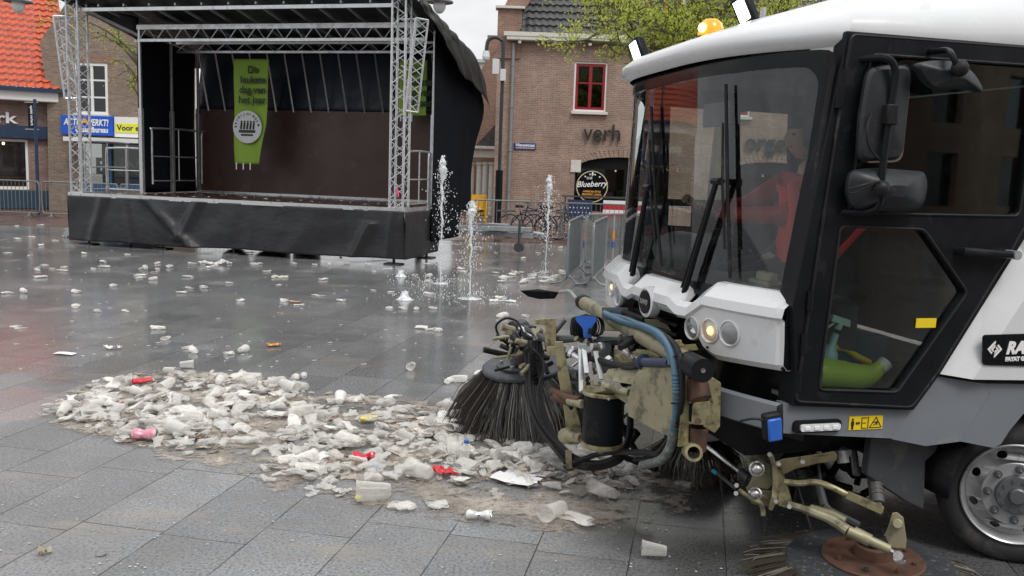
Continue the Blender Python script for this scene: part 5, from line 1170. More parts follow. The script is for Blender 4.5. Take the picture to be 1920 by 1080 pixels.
# brand plate
pl_ = MB().plate(rrect(*V(2200, 685), *V(1842, 628), .018) if False else roundpoly(vp([(1843, 628), (2200, 618), (2200, 694), (1842, 684)], -.105), .02), [], lambda u, z, d: (u, -d, z), -.108, -.1).build('name_plate', m_blackgl, sw, smooth=0)
u0, z0 = V(1885, 663, -.11); text('RAVO', .084, m_text, pl_, (u0, .112, z0), (-1, 0, .01), (0, 0, 1), 'lettering', .004, .002, shear=.25)
u0, z0 = V(1884, 677, -.11); text('FAYAT GROUP', .028, m_text, pl_, (u0, .112, z0), (-1, 0, .01), (0, 0, 1), 'lettering', .0015, .002)
u0, z0 = V(1865, 655, -.11); dm = MB()
for sg_ in (-1, 1):
    for (q, r_) in ((.042, .030), (.022, .012)):
        pp_ = [(0, q), (q, 0), (q * .5, -q * .5), (q * .5 - (q - r_) * .7, -q * .5 + (q - r_) * .7), (r_, 0), (0, r_)] if False else [(-.0, q), (sg_ * q, 0), (sg_ * .45 * q, -.55 * q), (sg_ * (.45 * q - (q - r_) * .5), -.55 * q + (q - r_) * .5), (sg_ * r_, 0), (0, r_)]
        if sg_ < 0: pp_ = [(-a, -b) for a, b in [(-x, y) for x, y in pp_]] if False else [(x, -y) for x, y in pp_]
        dm.plate([(u0 + a, z0 + b) for a, b in pp_], [], lambda u, z, d: (u, -d, z), -.113, -.108)
dm.build('emblem', m_text, pl_, smooth=0)
# warning sticker, side light, blue ultrasonic sensor
u0, z0 = V(1587, 805); u1, z1 = V(1652, 777); ws_ = MB().box(((u0 + u1) / 2, .0145, (z0 + z1) / 2), (abs(u1 - u0), .004, z1 - z0)).build('warning_sticker', m_yellow, sw, smooth=0)
lw, lh = abs(u1 - u0), z1 - z0; ic = MB(); y_ = .018
def I(a, b): return (u0 - a * lw, y_, z0 + b * lh)
ic.ball(I(.10, .78), .006, 8, 6, (1, .3, 1)); ic.box(I(.10, .5), (.016, .002, .022)); ic.box(I(.085, .24), (.005, .002, .024)); ic.box(I(.115, .24), (.005, .002, .024))
ic.beam(I(.2, .5), I(.31, .5), .003, .003); ic.beam(I(.2, .5), I(.235, .6), .003); ic.beam(I(.2, .5), I(.235, .4), .003); ic.beam(I(.31, .5), I(.275, .6), .003); ic.beam(I(.31, .5), I(.275, .4), .003)
for p, q in (((.37, .12), (.37, .88)), ((.37, .88), (.52, .88)), ((.52, .12), (.37, .12)), ((.4, .5), (.5, .5)), ((.56, .03), (.56, .97)), ((.61, .14), (.79, .9)), ((.79, .9), (.96, .14)), ((.96, .14), (.61, .14)), ((.72, .3), (.86, .52)), ((.78, .58), (.84, .3)), ((.70, .52), (.84, .56))): ic.beam(I(*p), I(*q), .0028)
ic.build('pictogram', m_textb, ws_, smooth=0)
u0, z0 = V(1567, 796); u1, z1 = V(1493, 797); sl = MB().plate([(p[0], p[1]) for p in rrect(u0 - .012, z0 - .026, u1 + .03, z0 + .034, .02)], [], side, -.03, -.012).build('side_light', m_black, sw, smooth=0, bevel=.004)
ll = MB().plate(rrect(u0, z0 - .016, u1, z0 + .018, .012), [], side, -.042, -.03).build('lens', M('clear ribbed lens', (.72, .73, .74), .15, var=.3, scale=60), sl, smooth=0, bevel=.003)
led = MB()
for k in range(4): led.box((u0 + .03 + (u1 - u0 - .05) * k / 3.3, .044, z0), (.03, .006, .02))
led.build('led', M('led chip', (.85, .85, .85), .2), sl, smooth=0, bevel=.003)
u0, z0 = V(1440, 795); us = MB().box((u0, .03, z0), (.085, .05, .13), Matrix.Rotation(R(8), 3, 'Y')).build('distance_sensor', m_rubber, sw, bevel=.012)
MB().box((u0 - .0, .062, z0 - .01), (.07, .02, .11), Matrix.Rotation(R(8), 3, 'Y')).build('sensor_face', m_blue, us, bevel=.008)
MB().tube(smoothpath([(u0 + .04, .04, z0 + .03), (u0 + .1, .035, z0 + .04), (u0 + .15, .0, z0 + .02)], 4), .006, 6).build('cable', m_rubber, us)
# inner arch panel, underbody, rear frame
band([(1660, 832), (1790, 836), (1782, 858), (1762, 876), (1758, 970), (1725, 955), (1650, 905)], .10, .16, 'mudguard', m_dgrey)
MB().box(S(-1.2, 1.07, .60), (3.2, 1.55, .42)).build('underbody', m_black, sw, smooth=0); MB().box(S(.95, 1.07, .72), (1.1, 1.7, .22)).build('front_chassis', m_black, sw, smooth=0)
def arch_(a, b): t_ = PI * (1.0 * a); r = .46; return S(-.0 + r * math.cos(t_), .0 + .5 * b, .40 + r * math.sin(t_))
MB().grid(arch_, 20, 2).build('wheel_well', m_black, sw, smooth=60, solid=.02)
# wheels
def wheel(cu, cw, yaw, name='wheel', out_=1):
    Rz = Matrix.Rotation(yaw, 3, 'Z'); c = S(cu, cw, .385); ax = Rz @ Vector((0, out_, 0)); ux = Rz @ Vector((1, 0, 0)); z = Vector((0, 0, 1))
    T = MB(); T.lathe(c, ax, [(.262, -.22), (.33, -.225), (.37, -.20), (.385, -.17), (.385, -.04), (.37, -.012), (.345, .004), (.30, .008), (.268, -.004), (.262, -.03)], 64)
    wo_ = T.build(name, m_tyre, sw, smooth=30)
    tr_ = MB()
    for k in (0.36, .352): tr_.lathe(c, ax, [(k * .985, .0045), (k, .0035)], 64)
    for q in range(4): tr_.lathe(c, ax, [(.3865, -.06 - q * .035), (.3865, -.064 - q * .035)], 64)
    def P(r, a, h): return c + ux * (r * math.cos(a)) + z * (r * math.sin(a)) + ax * h
    rm = MB(); rm.lathe(c, ax, [(.262, -.03), (.268, -.002), (.272, .010), (.266, .014), (.258, .008), (.25, -.012), (.244, -.05), (.236, -.06)], 64)
    outer = [(.237 * math.cos(2 * PI * k / 64), .237 * math.sin(2 * PI * k / 64)) for k in range(64)]; hs2 = []
    hs2.append([(.12 * math.cos(2 * PI * k / 32), .12 * math.sin(2 * PI * k / 32)) for k in range(32)])
    for k in range(8):
        a = 2 * PI * (k + .5) / 8; ca, sa = math.cos(a), math.sin(a); e = []
        for j in range(12): t_ = 2 * PI * j / 12; x = .019 * math.cos(t_); y_ = .026 * math.sin(t_); e.append(((.208 + x) * ca - y_ * sa, (.208 + x) * sa + y_ * ca))
        hs2.append(e)
    def dish(x, y_, d): r = math.hypot(x, y_); hh = -.055 + .055 * max(0, min(1, (.225 - r) / .07)); return c + ux * x + z * y_ + ax * (hh + d)
    rm.plate(outer, hs2, dish, 0, -.012); ro = rm.build('rim', m_rim, wo_, smooth=40)
    # flange rings for curvature
    MB().lathe(c, ax, [(.170, .001), (.166, .004), (.10, .004), (.095, .006)], 48).build('flange', m_rim, wo_)
    MB().lathe(c, ax, [(.20, -.10), (.0, -.10)], 24).build('brake_drum', m_textb, wo_)
    hb = MB(); hb.lathe(c, ax, [(.105, .0), (.105, .018), (.098, .026), (.045, .028), (.043, .045), (.036, .052), (0, .053)], 36)
    for k in range(10): a = 2 * PI * k / 10; hb.cyl(P(.078, a, .026), P(.078, a, .034), .009, n=8)
    hb.build('hub', m_hub, wo_)
    for k in range(8):
        a = 2 * PI * k / 8; nb = MB(); nb.cyl(P(.138, a, .0), P(.138, a, .012), .022, n=16); nb.cyl(P(.138, a, .012), P(.138, a, .036), .016, n=6); nb.ball(P(.138, a, .038), .009, 8, 4); nb.build('wheel_nut', m_hub, wo_)
    return wo_
wheel(.0, .03, R(-35)); wheel(.0, 2.1, R(-35), out_=-1); wheel(-2.4, .06, 0)
# mirrors on black arms
def sp(px, py, w): u, z = V(px, py, w); return S(u, w, z)
mm = MB(); mw = -.17
armp = [sp(1598, 112, -.02), sp(1640, 109, -.10), sp(1665, 110, -.16), sp(1677, 125, mw), sp(1678, 150, mw), sp(1668, 220, mw), sp(1657, 300, mw), sp(1652, 350, mw), sp(1648, 385, mw), sp(1630, 397, -.14), sp(1600, 398, -.08), sp(1553, 397, -.01)]
arm = MB().tube(smoothpath(armp, 4), .0165, 8).build('mirror_arm', m_black, sw)
MB().box(sp(1668, 215, mw), (.055, .05, .09)).build('clamp', m_rubber, arm, bevel=.006); MB().ball(sp(1652, 354, mw + -.02), .04, 12, 8).build('ball_joint', m_rubber, arm)
# large flat mirror seen from behind
def mirror(pts, w, th, bulge, nm='mirror', bow=None):
    cu_, cz_ = sum(p[0] for p in vp(pts, w)) / len(pts), sum(p[1] for p in vp(pts, w)) / len(pts); rp = roundpoly(vp(pts, w), .05, 4); m = MB(); N = len(rp); vs_ = []
    for k, d in ((1, .02), (1.0, 0), (.93, -.018), (.6, -bulge * .7), (.25, -bulge), (0.02, -bulge)):
        vs_ += [S(cu_ + (p[0] - cu_) * k, w + d, cz_ + (p[1] - cz_) * k) for p in rp]
    fs_ = [(r_ * N + i, r_ * N + (i + 1) % N, (r_ + 1) * N + (i + 1) % N, (r_ + 1) * N + i) for r_ in range(5) for i in range(N)] + [tuple(range(N)), tuple(5 * N + i for i in range(N))]
    return m.add(vs_, fs_).build(nm, M('mirror shell', (.022, .024, .027), .38, var=.25, Specular_IOR_Level=.35, dirt=(.05, .05, .05), dirtamt=.15, dscale=20, bump=.0008, bscale=160), sw, smooth=25, bevel=0)
mirror([(1628, 126), (1708, 122), (1700, 200), (1690, 300), (1608, 303), (1612, 220)], mw + .05, .03, .035)
MB().plate(roundpoly(vp([(1626, 124), (1709, 120), (1690, 304), (1606, 306)], mw + .075), .05), [], side, mw + .068, mw + .078).build('mirror_glass', M('mirror glass', (.7, .75, .75), .05, 1.0, var=.02), sw, smooth=0)
# lower wide-angle mirror: horizontal half drum
m2 = mirror([(1592, 320), (1640, 314), (1735, 322), (1740, 350), (1730, 392), (1690, 400), (1600, 392), (1588, 365)], mw + .05, .05, .075)
# kerb mirror (curved plate) upper right on short arm
km = MB()
def kmf(a, b):
    px = 1712 + 134 * a; u, z = V(px, 118 + 60 * a + 24 * a * a, -.16); base = S(u, -.16, z)
    return base + Vector((0, .02 + .20 * b - .0, -.07 * math.sin(b * PI / 2) * 1 - .02 * (a - .5) ** 2)) + Vector((0, 0, .055 * (1 - (2 * a - 1) ** 2)))
km2 = []
kp = [(1712, 122), (1722, 113), (1782, 112), (1800, 122), (1838, 155), (1846, 178), (1800, 166), (1744, 166)]
mirror([(1712, 120), (1745, 113), (1795, 114), (1828, 140), (1847, 178), (1812, 166), (1746, 167), (1726, 145)], -.2, .04, .06, 'mirror')
MB().tube(smoothpath([sp(1742, 92, -.02), sp(1748, 97, -.08), sp(1775, 94, -.18), sp(1786, 105, -.28), sp(1796, 130, -.29)], 4), .014, 8).build('mirror_arm', m_black, sw); MB().ball(sp(1800, 128, -.29), .038, 12, 8).build('ball_joint', m_rubber, sw); MB().box(sp(1728, 94, -.02), (.09, .03, .05)).build('arm_bracket', m_black, sw, bevel=.005)
MB().tube(smoothpath([sp(1635, 212, -.15), sp(1626, 240, -.2), sp(1630, 275, -.2), sp(1650, 300, mw)], 5), .006, 6).build('mirror_cable', m_rubber, sw)
MB().tube(smoothpath([sp(1650, 340, -.2), sp(1625, 345, -.22), sp(1592, 355, -.2), sp(1600, 362, -.2), sp(1640, 345, -.19)], 5), .005, 6).build('mirror_cable', m_rubber, sw)
MB().tube(smoothpath([sp(1553, 402, -.02), sp(1556, 440, -.03), sp(1545, 443, -.03), sp(1520, 436, -.01)], 5), .004, 6).tube([sp(1556, 400, -.01), sp(1556, 415, -.03)], .02, 8).build('mirror_cable', m_rubber, sw)

# ------------------------------------------------------------------ front brush arm (near the windscreen, left of the cab)
def path(l, n=5): return smoothpath([A(*p) for p in l], n)
def plateA(mb, pts, D, th, tilt=0.0):
    """steel plate traced at its own distance, th metres thick; tilt gives extra depth to the right"""
    c = sum(p[0] for p in pts) / len(pts)
    f = lambda x, y, d: A(x, y, D + d + tilt * (x - c) / 100)
    return mb.plate(pts, [], f, 0, th)
# lateral pivot bar in front of the nose
ARMT = [(1000, 0), (1130, .10), (1200, .34), (1262, .56), (1300, .64), (1500, .66)]
mb = MB(); a = A(1094, 567, 6.45); b = A(1300, 684, 4.98); mb.tube([a, b], .048, 20); mb.lathe(A(1150, 590, 6.0), b - a, [(.05, 0), (.075, .01), (.075, .05), (.05, .06)], 18); arm1 = mb.build('front_arm', m_golddirty, sw)
MB().tube([a - (b - a) * .015, a + (b - a) * .02], .054, 18).build('end_cap', m_rubber, arm1)
MB().tube([A(1290, 680, 5.02), A(1318, 695, 4.84)], [.058, .058], 22).build('end_cap', m_black, arm1); MB().tube([A(1316, 694, 4.86), A(1318.5, 695, 4.835)], .012, 8).build('bolt', m_steel, arm1)
# post and plates at the right end
mb = MB(); plateA(mb, [(1284, 686), (1293, 688), (1291, 836), (1270, 838)], 4.98, .22, .3); plateA(mb, [(1325, 700), (1352, 718), (1350, 800), (1340, 812), (1318, 800), (1328, 770)], 5.02, .02); plateA(mb, [(1290, 745), (1335, 745), (1338, 755), (1292, 756)], 4.98, .12); plateA(mb, [(1262, 648), (1304, 645), (1310, 656), (1266, 660)], 5.1, .12)
mb.build('arm_bracket', m_gold, sw, smooth=0, bevel=.004)
mb = MB(); plateA(mb, roundpoly([(1299, 755), (1334, 752), (1330, 797), (1296, 796)], 8), 4.93, .03); mb.build('cover_plate', m_gold, sw, smooth=0, bevel=.004)
MB().tube([A(1309, 790, 4.92), A(1309, 790, 4.90)], .016, 12).build('bolt', m_rust, sw)
MB().lathe(A(1302, 705, 5.05), Vector((-.1, 1, -1.6)), [(.03, 0), (.058, .02), (.058, .12), (.03, .14)], 18).build('roller', m_rust, sw)
MB().lathe(A(1308, 800, 5.05), Vector((0, .0, -1)), [(.05, 0), (.055, .01), (.05, .12), (0, .12)], 16).build('roller', m_rust, sw)
c = A(1301, 849, 4.86); ax = (A(1301, 849, 4.8) - A(1290, 842, 5.1)).normalized(); MB().lathe(c, ax, [(.030, -.22), (.030, .0), (.043, .0), (.043, -.22)], 24).build('tow_tube', m_gold, sw)
mb = MB(); mb.cyl(A(1271, 638, 5.15), A(1271, 652, 5.15), .02, n=6).cyl(A(1271, 645, 5.15), A(1271, 650, 5.15), .03); mb.build('bolt', m_gold, sw)
# big side plate and web
mb = MB(); plateA(mb, [(1205, 686), (1262, 686), (1262, 818), (1246, 816), (1178, 780), (1177, 748), (1186, 716), (1194, 699)], 5.12, .02, -.1); mb.build('arm_plate', m_golddirty, sw, smooth=0, bevel=.004)
mb = MB(); plateA(mb, [(1140, 692), (1205, 686), (1208, 703), (1190, 722), (1130, 712)], 5.25, .05); plateA(mb, [(1094, 724), (1170, 726), (1182, 748), (1176, 758), (1150, 740), (1094, 740)], 5.22, .10); mb.tube([A(1128, 722, 5.2), A(1180, 736, 5.2)], .022, 8); mb.build('arm_web', m_golddirty, sw, smooth=0, bevel=.004)
mb = MB()
for x, y in ((1096, 720), (1110, 716), (1124, 719), (1137, 725), (1104, 727), (1208, 700), (1190, 750), (1253, 760)): MB().tube([A(x, y + 7, 5.18), A(x, y - 4, 5.18)], .009, 6).build('bolt', m_gold, sw)
# brush motor
c0 = A(1129, 738, 5.28); c1 = A(1129, 826, 5.28); h = (c0 - c1).length; up = Vector((0, 0, 1)); mo = MB().lathe(c1, up, [(0, 0), (.118, 0), (.12, .01), (.12, h), (0, h)], 32).build('hydraulic_motor', m_black, sw)
MB().lathe(c1 - up * .03, up, [(0, 0), (.124, 0), (.128, .012), (.128, .028), (0, .028)], 32).build('flange', m_gold, mo); MB().lathe(c1 + up * (h), up, [(0, 0), (.13, 0), (.132, .012), (.128, .022), (0, .022)], 32).build('flange', m_gold, mo)
MB().tube([A(1141, 748, 5.155), A(1141, 748, 5.14)], .009, 8).build('plug', m_steel, mo)
mb = MB(); plateA(mb, [(1092, 826), (1150, 834), (1140, 842), (1126, 852), (1098, 834)], 5.22, .1); mb.build('gearbox', m_golddirty, sw, smooth=0, bevel=.006)
# dark hose manifold, oil tank, sensor, handle
mb = MB(); plateA(mb, [(1128, 576), (1178, 577), (1181, 594), (1180, 602), (1129, 599)], 5.75, .12); mb.build('hose_clamp', M('slate clamp', (.10, .12, .15), .5, .2, var=.15), sw, smooth=0, bevel=.006)
mb = MB(); plateA(mb, [(1118, 640), (1147, 644), (1148, 700), (1120, 700)], 5.6, .18); plateA(mb, [(1120, 630), (1200, 634), (1222, 648), (1148, 648), (1116, 640)], 5.62, .16); mb.build('valve_box', M('grey green steel', (.10, .13, .13), .45, .2, var=.2, dirt=(.2, .2, .18), dirtamt=.4), sw, smooth=0, bevel=.006)
mb = MB(); plateA(mb, [(1151, 652), (1232, 656), (1238, 668), (1236, 688), (1152, 690)], 5.45, .10); mb.build('valve_plate', m_gold, sw, smooth=0, bevel=.005)
mb = MB(); plateA(mb, [(1131, 602), (1176, 604), (1174, 622), (1130, 620)], 5.8, .15); plateA(mb, [(1205, 598), (1245, 600), (1260, 622), (1222, 630), (1208, 618)], 5.6, .14); plateA(mb, [(1195, 618), (1240, 640), (1245, 662), (1215, 655)], 5.5, .1); mb.build('arm_frame', m_golddirty, sw, smooth=0, bevel=.005)
# oily clutter of fittings behind the plates
rnd = random.Random(21)
for _ in range(80):
    x = rnd.uniform(1065, 1262); y = rnd.uniform(628, 745 + (60 if _ % 3 == 0 else 0)); D = rnd.uniform(5.4, 5.85); t_ = MB(); mt_ = rnd.choice((m_golddirty, m_golddirty, m_rubber, m_dgrey, m_rubber, m_steel)); r = rnd.uniform(.008, .022); a = A(x, y, D); b = a + Vector((rnd.gauss(0, .06), rnd.gauss(0, .06), rnd.gauss(0, .04)))
    t_.tube([a, a + (b - a) * .25, a + (b - a) * .26, b], [r * 1.5, r * 1.5, r, r], 8); t_.build('fitting', mt_, sw)
for x, y in ((1175, 662), (1183, 668), (1193, 672)): MB().tube([A(x - 7, y - 4, 5.36), A(x + 6, y + 5, 5.3)], [.014, .011], 8).build('coupling', m_steel, sw)
hb = MB(); hb.tube([A(1204, 679, 5.14), A(1256, 680, 5.05)], .024, 12); hb.lathe(A(1207, 679, 5.14), A(1256, 680, 5.05) - A(1204, 679, 5.14), [(.02, -.01), (.045, -.008), (.045, .004), (.02, .006)], 18); hb.build('grip_handle', M('navy rubber', (.03, .045, .09), .5, var=.15), sw)
c = A(1098, 612, 5.6); bs = MB()
for k in range(5): bs.ball(A(1098, 612, 5.6 + .012 * k), .088 - .004 * k, 18, 6, (.9, .35, .9))
for sx in (-1, 1):
    for k in range(5): bs.lathe(A(1098 + sx * (10 + k * 3.4), 612, 5.57), A(1098 + sx * 80, 606, 5.55) - A(1098, 612, 5.57), [(.06 - .004 * abs(k - 2), 0), (.066 - .004 * abs(k - 2), .006), (.06 - .004 * abs(k - 2), .01)], 18)
so_ = bs.build('bellows', m_rubber, sw); mb = MB(); plateA(mb, roundpoly([(1080, 592), (1117, 592), (1119, 600), (1110, 614), (1109, 633), (1094, 634), (1093, 616), (1079, 600)], 4), 5.44, .05); mb.build('blue_cover', m_blue, so_, smooth=0, bevel=.006)
MB().tube([A(1106, 626, 5.42), A(1108, 616, 5.42)], .016, 10).build('plug', m_rubber, so_)
mb = MB(); 
for (x0, y0, x1, y1) in ((1088, 645, 1090, 735), (1113, 645, 1128, 712), (1094, 650, 1100, 700)): mb.beam(A(x0, y0, 5.42), A(x1, y1, 5.3), .03, .012)
plateA(mb, [(1085, 644), (1100, 645), (1097, 738), (1086, 738)], 5.4, .015); plateA(mb, [(1108, 646), (1120, 646), (1118, 690), (1110, 690)], 5.4, .015); mb.build('link_plate', m_galv, sw, smooth=0, bevel=.003)
mb = MB(); plateA(mb, [(1040, 640), (1055, 640), (1075, 740), (1090, 800), (1088, 828), (1068, 830), (1062, 806), (1056, 760), (1046, 700)], 5.55, .03); plateA(mb, [(1012, 598), (1042, 596), (1043, 648), (1058, 650), (1060, 664), (1030, 664), (1022, 640), (1022, 610), (1004, 608), (1003, 598)], 5.9, .12); plateA(mb, [(1024, 650), (1061, 649), (1060, 666), (1026, 667)], 5.75, .12); mb.build('brush_arm', m_gold, sw, smooth=0, bevel=.005)
mb = MB(); mb.tube([A(1035, 732, 5.7), A(1070, 748, 5.4), A(1090, 752, 5.3)], [.02, .026, .03], 10); mb.tube([A(1042, 745, 5.6), A(1068, 752, 5.5)], .03, 12); mb.build('tilt_rod', m_rust, sw)
mb = MB(); mb.tube([A(1060, 817, 5.5), A(1070, 819, 5.42), A(1071, 819, 5.41), A(1092, 822, 5.3)], [.05, .05, .032, .032], 12); mb.build('pivot_pin', m_golddirty, sw); MB().tube([A(1068, 752, 5.4), A(1094, 758, 5.25)], .026, 10).build('pivot_pin', m_golddirty, sw)
mb = MB(); mb.tube([A(1054, 705, 5.8), A(1090, 703, 5.5)], .035, 14); mb.tube([A(1040, 637, 6.0), A(1080, 635, 5.8)], [.03, .02], 8); mb.tube([A(1033, 634, 6.05), A(1060, 600, 6.1)], .014, 8); mb.build('hydraulic_ram', m_dgrey, sw)
# the brush: hub, disc, bristles
DB = 6.85; bc_ = A(981, 688, DB); bx = (SI.to_3x3() @ Vector((-.10, -.13, 1))).normalized(); bo_ = MB().lathe(bc_, bx, [(0, -.02), (.30, -.02), (.318, -.008), (.318, .012), (.305, .022), (.21, .022), (0, .022)], 48).build('front_brush', M('brush board', (.05, .055, .065), .45, var=.2, dirt=(.16, .16, .16), dirtamt=.3), sw)
MB().lathe(bc_, bx, [(.20, .024), (.205, .03), (.205, .042), (.10, .05), (.09, .10), (.085, .20), (.06, .22), (0, .22)], 40).build('hub', m_dgrey, bo_)
mb = MB()
for k in range(6):
    a = 2 * PI * k / 6; x = bx.orthogonal().normalized(); y_ = bx.cross(x); MB().cyl(bc_ + (x * math.cos(a) + y_ * math.sin(a)) * .165 + bx * .03, bc_ + (x * math.cos(a) + y_ * math.sin(a)) * .165 + bx * .06, .014, n=6).build('bolt', m_galv, bo_)
def bristles(c, ax, r0, r1, drop, n, name, par, seed, jit=.03, m1=None, arc=None, thick=.0028, zmin=.012):
    rnd = random.Random(seed); x = ax.orthogonal().normalized(); y_ = ax.cross(x); mb = MB(); ml = MB()
    for i in range(n):
        a = rnd.uniform(0, 2 * PI); rr = r0 * rnd.uniform(.72, 1); d = x * math.cos(a) + y_ * math.sin(a); tn = ax.cross(d); sp_ = (rr / r0 - .72) / .28
        e = c + d * (r0 + (r1 - r0) * (.35 + .65 * sp_) + rnd.gauss(0, jit)) - ax * (drop * rnd.uniform(.88, 1.04)) + tn * rnd.gauss(0, jit * 1.3) + Vector((0, 0, 0)); b = c + d * rr - ax * .015
        m_ = b * .5 + e * .5 + d * .055 * rnd.uniform(.1, 1.4); 
        if e.z < zmin: e.z = zmin + rnd.random() * .02
        (ml if rnd.random() < .16 else mb).tube([b, m_, e], [thick, thick * .95, thick * .7], 3, False)
    mb.build(name, m1 or m_bris, par, smooth=0, fixn=False); ml.build(name, m_bris2, par, smooth=0, fixn=False)
m_bris = M('black brush bristle', (.055, .05, .045), .4, var=.35); m_bris2 = M('worn grey bristle', (.27, .25, .22), .35, var=.25)
bristles(bc_, bx, .31, .64, .43, 2300, 'bristles', bo_, 3)
# brush head machinery
mb = MB(); hc = bc_ + bx * .24; mb.lathe(bc_ + bx * .2, bx, [(.07, 0), (.075, .02), (.07, .14), (.05, .17), (0, .17)], 20); mb.tube([A(966, 630, 6.7), A(1000, 655, 6.6)], .05, 12); mb.tube([A(950, 622, 6.75), A(1010, 632, 6.6)], .028, 10); mb.tube([A(985, 615, 6.7), A(1030, 640, 6.2)], .024, 8); mb.build('brush_motor', m_dgrey, sw)
mb = MB(); plateA(mb, [(1000, 652), (1004, 640), (1003, 628), (998, 626), (996, 640), (993, 660)], 6.5, .01); mb.tube([A(1003, 627, 6.5), A(1001, 690, 6.45)], .012, 6); mb.tube([A(975, 615, 6.7), A(1000, 630, 6.6)], .022, 8); mb.tube([A(1018, 630, 6.3), A(1021, 655, 6.3)], .014, 6); mb.build('steel_fitting', m_steel, sw)
rnd = random.Random(9)
for _ in range(50):
    x = rnd.uniform(950, 1030); y = rnd.uniform(615, 690); D = rnd.uniform(6.3, 6.75); t_ = MB(); mt_ = rnd.choice((m_rubber, m_rubber, m_golddirty)); a = A(x, y, D); b = a + Vector((rnd.gauss(0, .07), rnd.gauss(0, .05), rnd.gauss(0, .06))); t_.tube([a, b], rnd.uniform(.01, .026), 8); t_.build('fitting', mt_, sw)
def hose(l, r, m=None, ribs=0, name='hose', n=6, par=None):
    p = path(l, n); mb = MB()
    if ribs:
        # ribbed corrugated hose: radius alternates
        L = [p[0]]; 
        for i in range(len(p) - 1):
            k = max(1, int((p[i + 1] - p[i]).length / .0075))
            for j in range(k): L.append(p[i] + (p[i + 1] - p[i]) * (j + 1) / k)
        mb.tube(L, [r * (1.0 if i % 2 else .84) for i in range(len(L))], 12)
        return mb.build(name, m or m_rubber, par or sw, smooth=20)
    mb.tube(p, r, 10); return mb.build(name, m or m_rubber, par or sw, smooth=60)
hose([(940, 640, 6.6), (930, 612, 6.6), (948, 597, 6.6), (968, 602, 6.6), (978, 618, 6.55), (985, 640, 6.5)], .009)
hose([(955, 655, 6.6), (950, 640, 6.6), (962, 622, 6.5), (980, 640, 6.4), (1010, 665, 6.3), (1020, 690, 6.2), (1008, 740, 6.0), (1020, 800, 5.8), (1062, 850, 5.6)], .009)
for k, (dx, r) in enumerate(((0, .02), (7, .016), (13, .016), (19, .013), (24, .011))):
    hose([(996 + dx, 640, 6.45), (994 + dx * .9, 690, 6.3), (996 + dx * .8, 740, 6.1), (1012 + dx * .7, 790, 5.9), (1036 + dx * .6, 830, 5.75), (1066 + dx * .3, 862 - k * 2, 5.6)], r, ribs=0)
hose([(985, 650, 6.45), (988, 700, 6.3), (990, 745, 6.1), (1008, 800, 5.85), (1060, 868, 5.55)], .012)
mb = MB(); 
for k in range(16):
    t0 = A(998 + k * 1.0, 662 + k * 9, 6.3 - k * .02); mb.tube([t0, t0 + (A(999 + k, 666 + k * 9, 6.3 - k * .02) - t0)], .0235, 10)
mb.build('hose_wrap', m_black, sw)
mb = MB(); plateA(mb, [(1060, 843), (1072, 845), (1073, 878), (1061, 880)], 5.5, .06); mb.build('hose_clamp', m_golddirty, sw, smooth=0, bevel=.004)
for k, r in enumerate((.021, .017, .015, .013)):
    hose([(1066, 852 + 6 * k, 5.55), (1095, 866 + 4 * k, 5.5), (1130, 868 + 3 * k, 5.45), (1165, 850 + 4 * k, 5.5), (1180, 815 + 3 * k, 5.7), (1182, 780, 5.8)], r)
hose([(1075, 868, 5.5), (1130, 850, 5.4), (1200, 848, 5.2), (1245, 850, 5.15), (1262, 810, 5.05), (1276, 740, 4.98), (1275, 680, 4.98), (1262, 645, 5.1), (1225, 620, 5.35), (1180, 603, 5.6), (1150, 592, 5.72)], .017)
hose([(1190, 862, 5.35), (1215, 858, 5.25), (1240, 842, 5.1), (1266, 800, 5.0), (1279, 750, 4.94), (1278, 690, 4.94), (1268, 650, 5.0), (1235, 622, 5.2), (1190, 606, 5.5), (1160, 598, 5.7)], .014)
hose([(1134, 588, 5.7), (1165, 602, 5.55), (1205, 612, 5.35), (1240, 630, 5.15), (1260, 660, 5.02), (1267, 700, 4.96)], .0225, m_bhose)
hose([(1267, 698, 4.96), (1269, 740, 4.95), (1268, 780, 4.98), (1263, 808, 5.02)], .024, m_bhose, ribs=1, n=8)
hose([(1263, 806, 5.02), (1258, 835, 5.06), (1240, 862, 5.12), (1205, 872, 5.25)], .026, M('muddy hose', (.12, .14, .13), .5, var=.3, dirt=(.4, .4, .38), dirtamt=.5, dscale=30))
hose([(1146, 590, 5.68), (1180, 600, 5.5), (1222, 622, 5.25), (1250, 652, 5.08), (1257, 685, 5.02)], .014, m_bhose)
hose([(1170, 585, 5.75), (1195, 594, 5.7), (1210, 600, 5.6)], .022, m_rubber); hose([(1160, 586, 5.78), (1190, 600, 5.65), (1240, 632, 5.3), (1262, 668, 5.1)], .013)
hose([(1058, 668, 5.7), (1080, 662, 5.55), (1098, 668, 5.45), (1130, 678, 5.35), (1165, 686, 5.3), (1200, 684, 5.22)], .020); hose([(1098, 670, 5.42), (1140, 684, 5.33), (1185, 690, 5.25), (1206, 680, 5.2)], .013)
hose([(1055, 672, 5.9), (1070, 662, 5.8), (1092, 660, 5.6)], .010); hose([(1180, 630, 5.45), (1178, 650, 5.4), (1186, 665, 5.38)], .006)
for l in (((1222, 625, 5.22), (1216, 613, 5.3)), ((1244, 640, 5.08), (1236, 626, 5.15)), ((1262, 668, 4.96), (1274, 668, 4.98)), ((1258, 756, 4.9), (1282, 757, 4.95))):
    c0_, c1_ = A(*l[0]), A(*l[1]); MB().tube([c0_, c1_], .0045, 5).build('cable_tie', m_rubber, sw)
hose([(1050, 548, 7.6), (1068, 547, 7.4), (1080, 560, 7.0), (1092, 564, 6.6)], .016, m_galv); mb = MB()
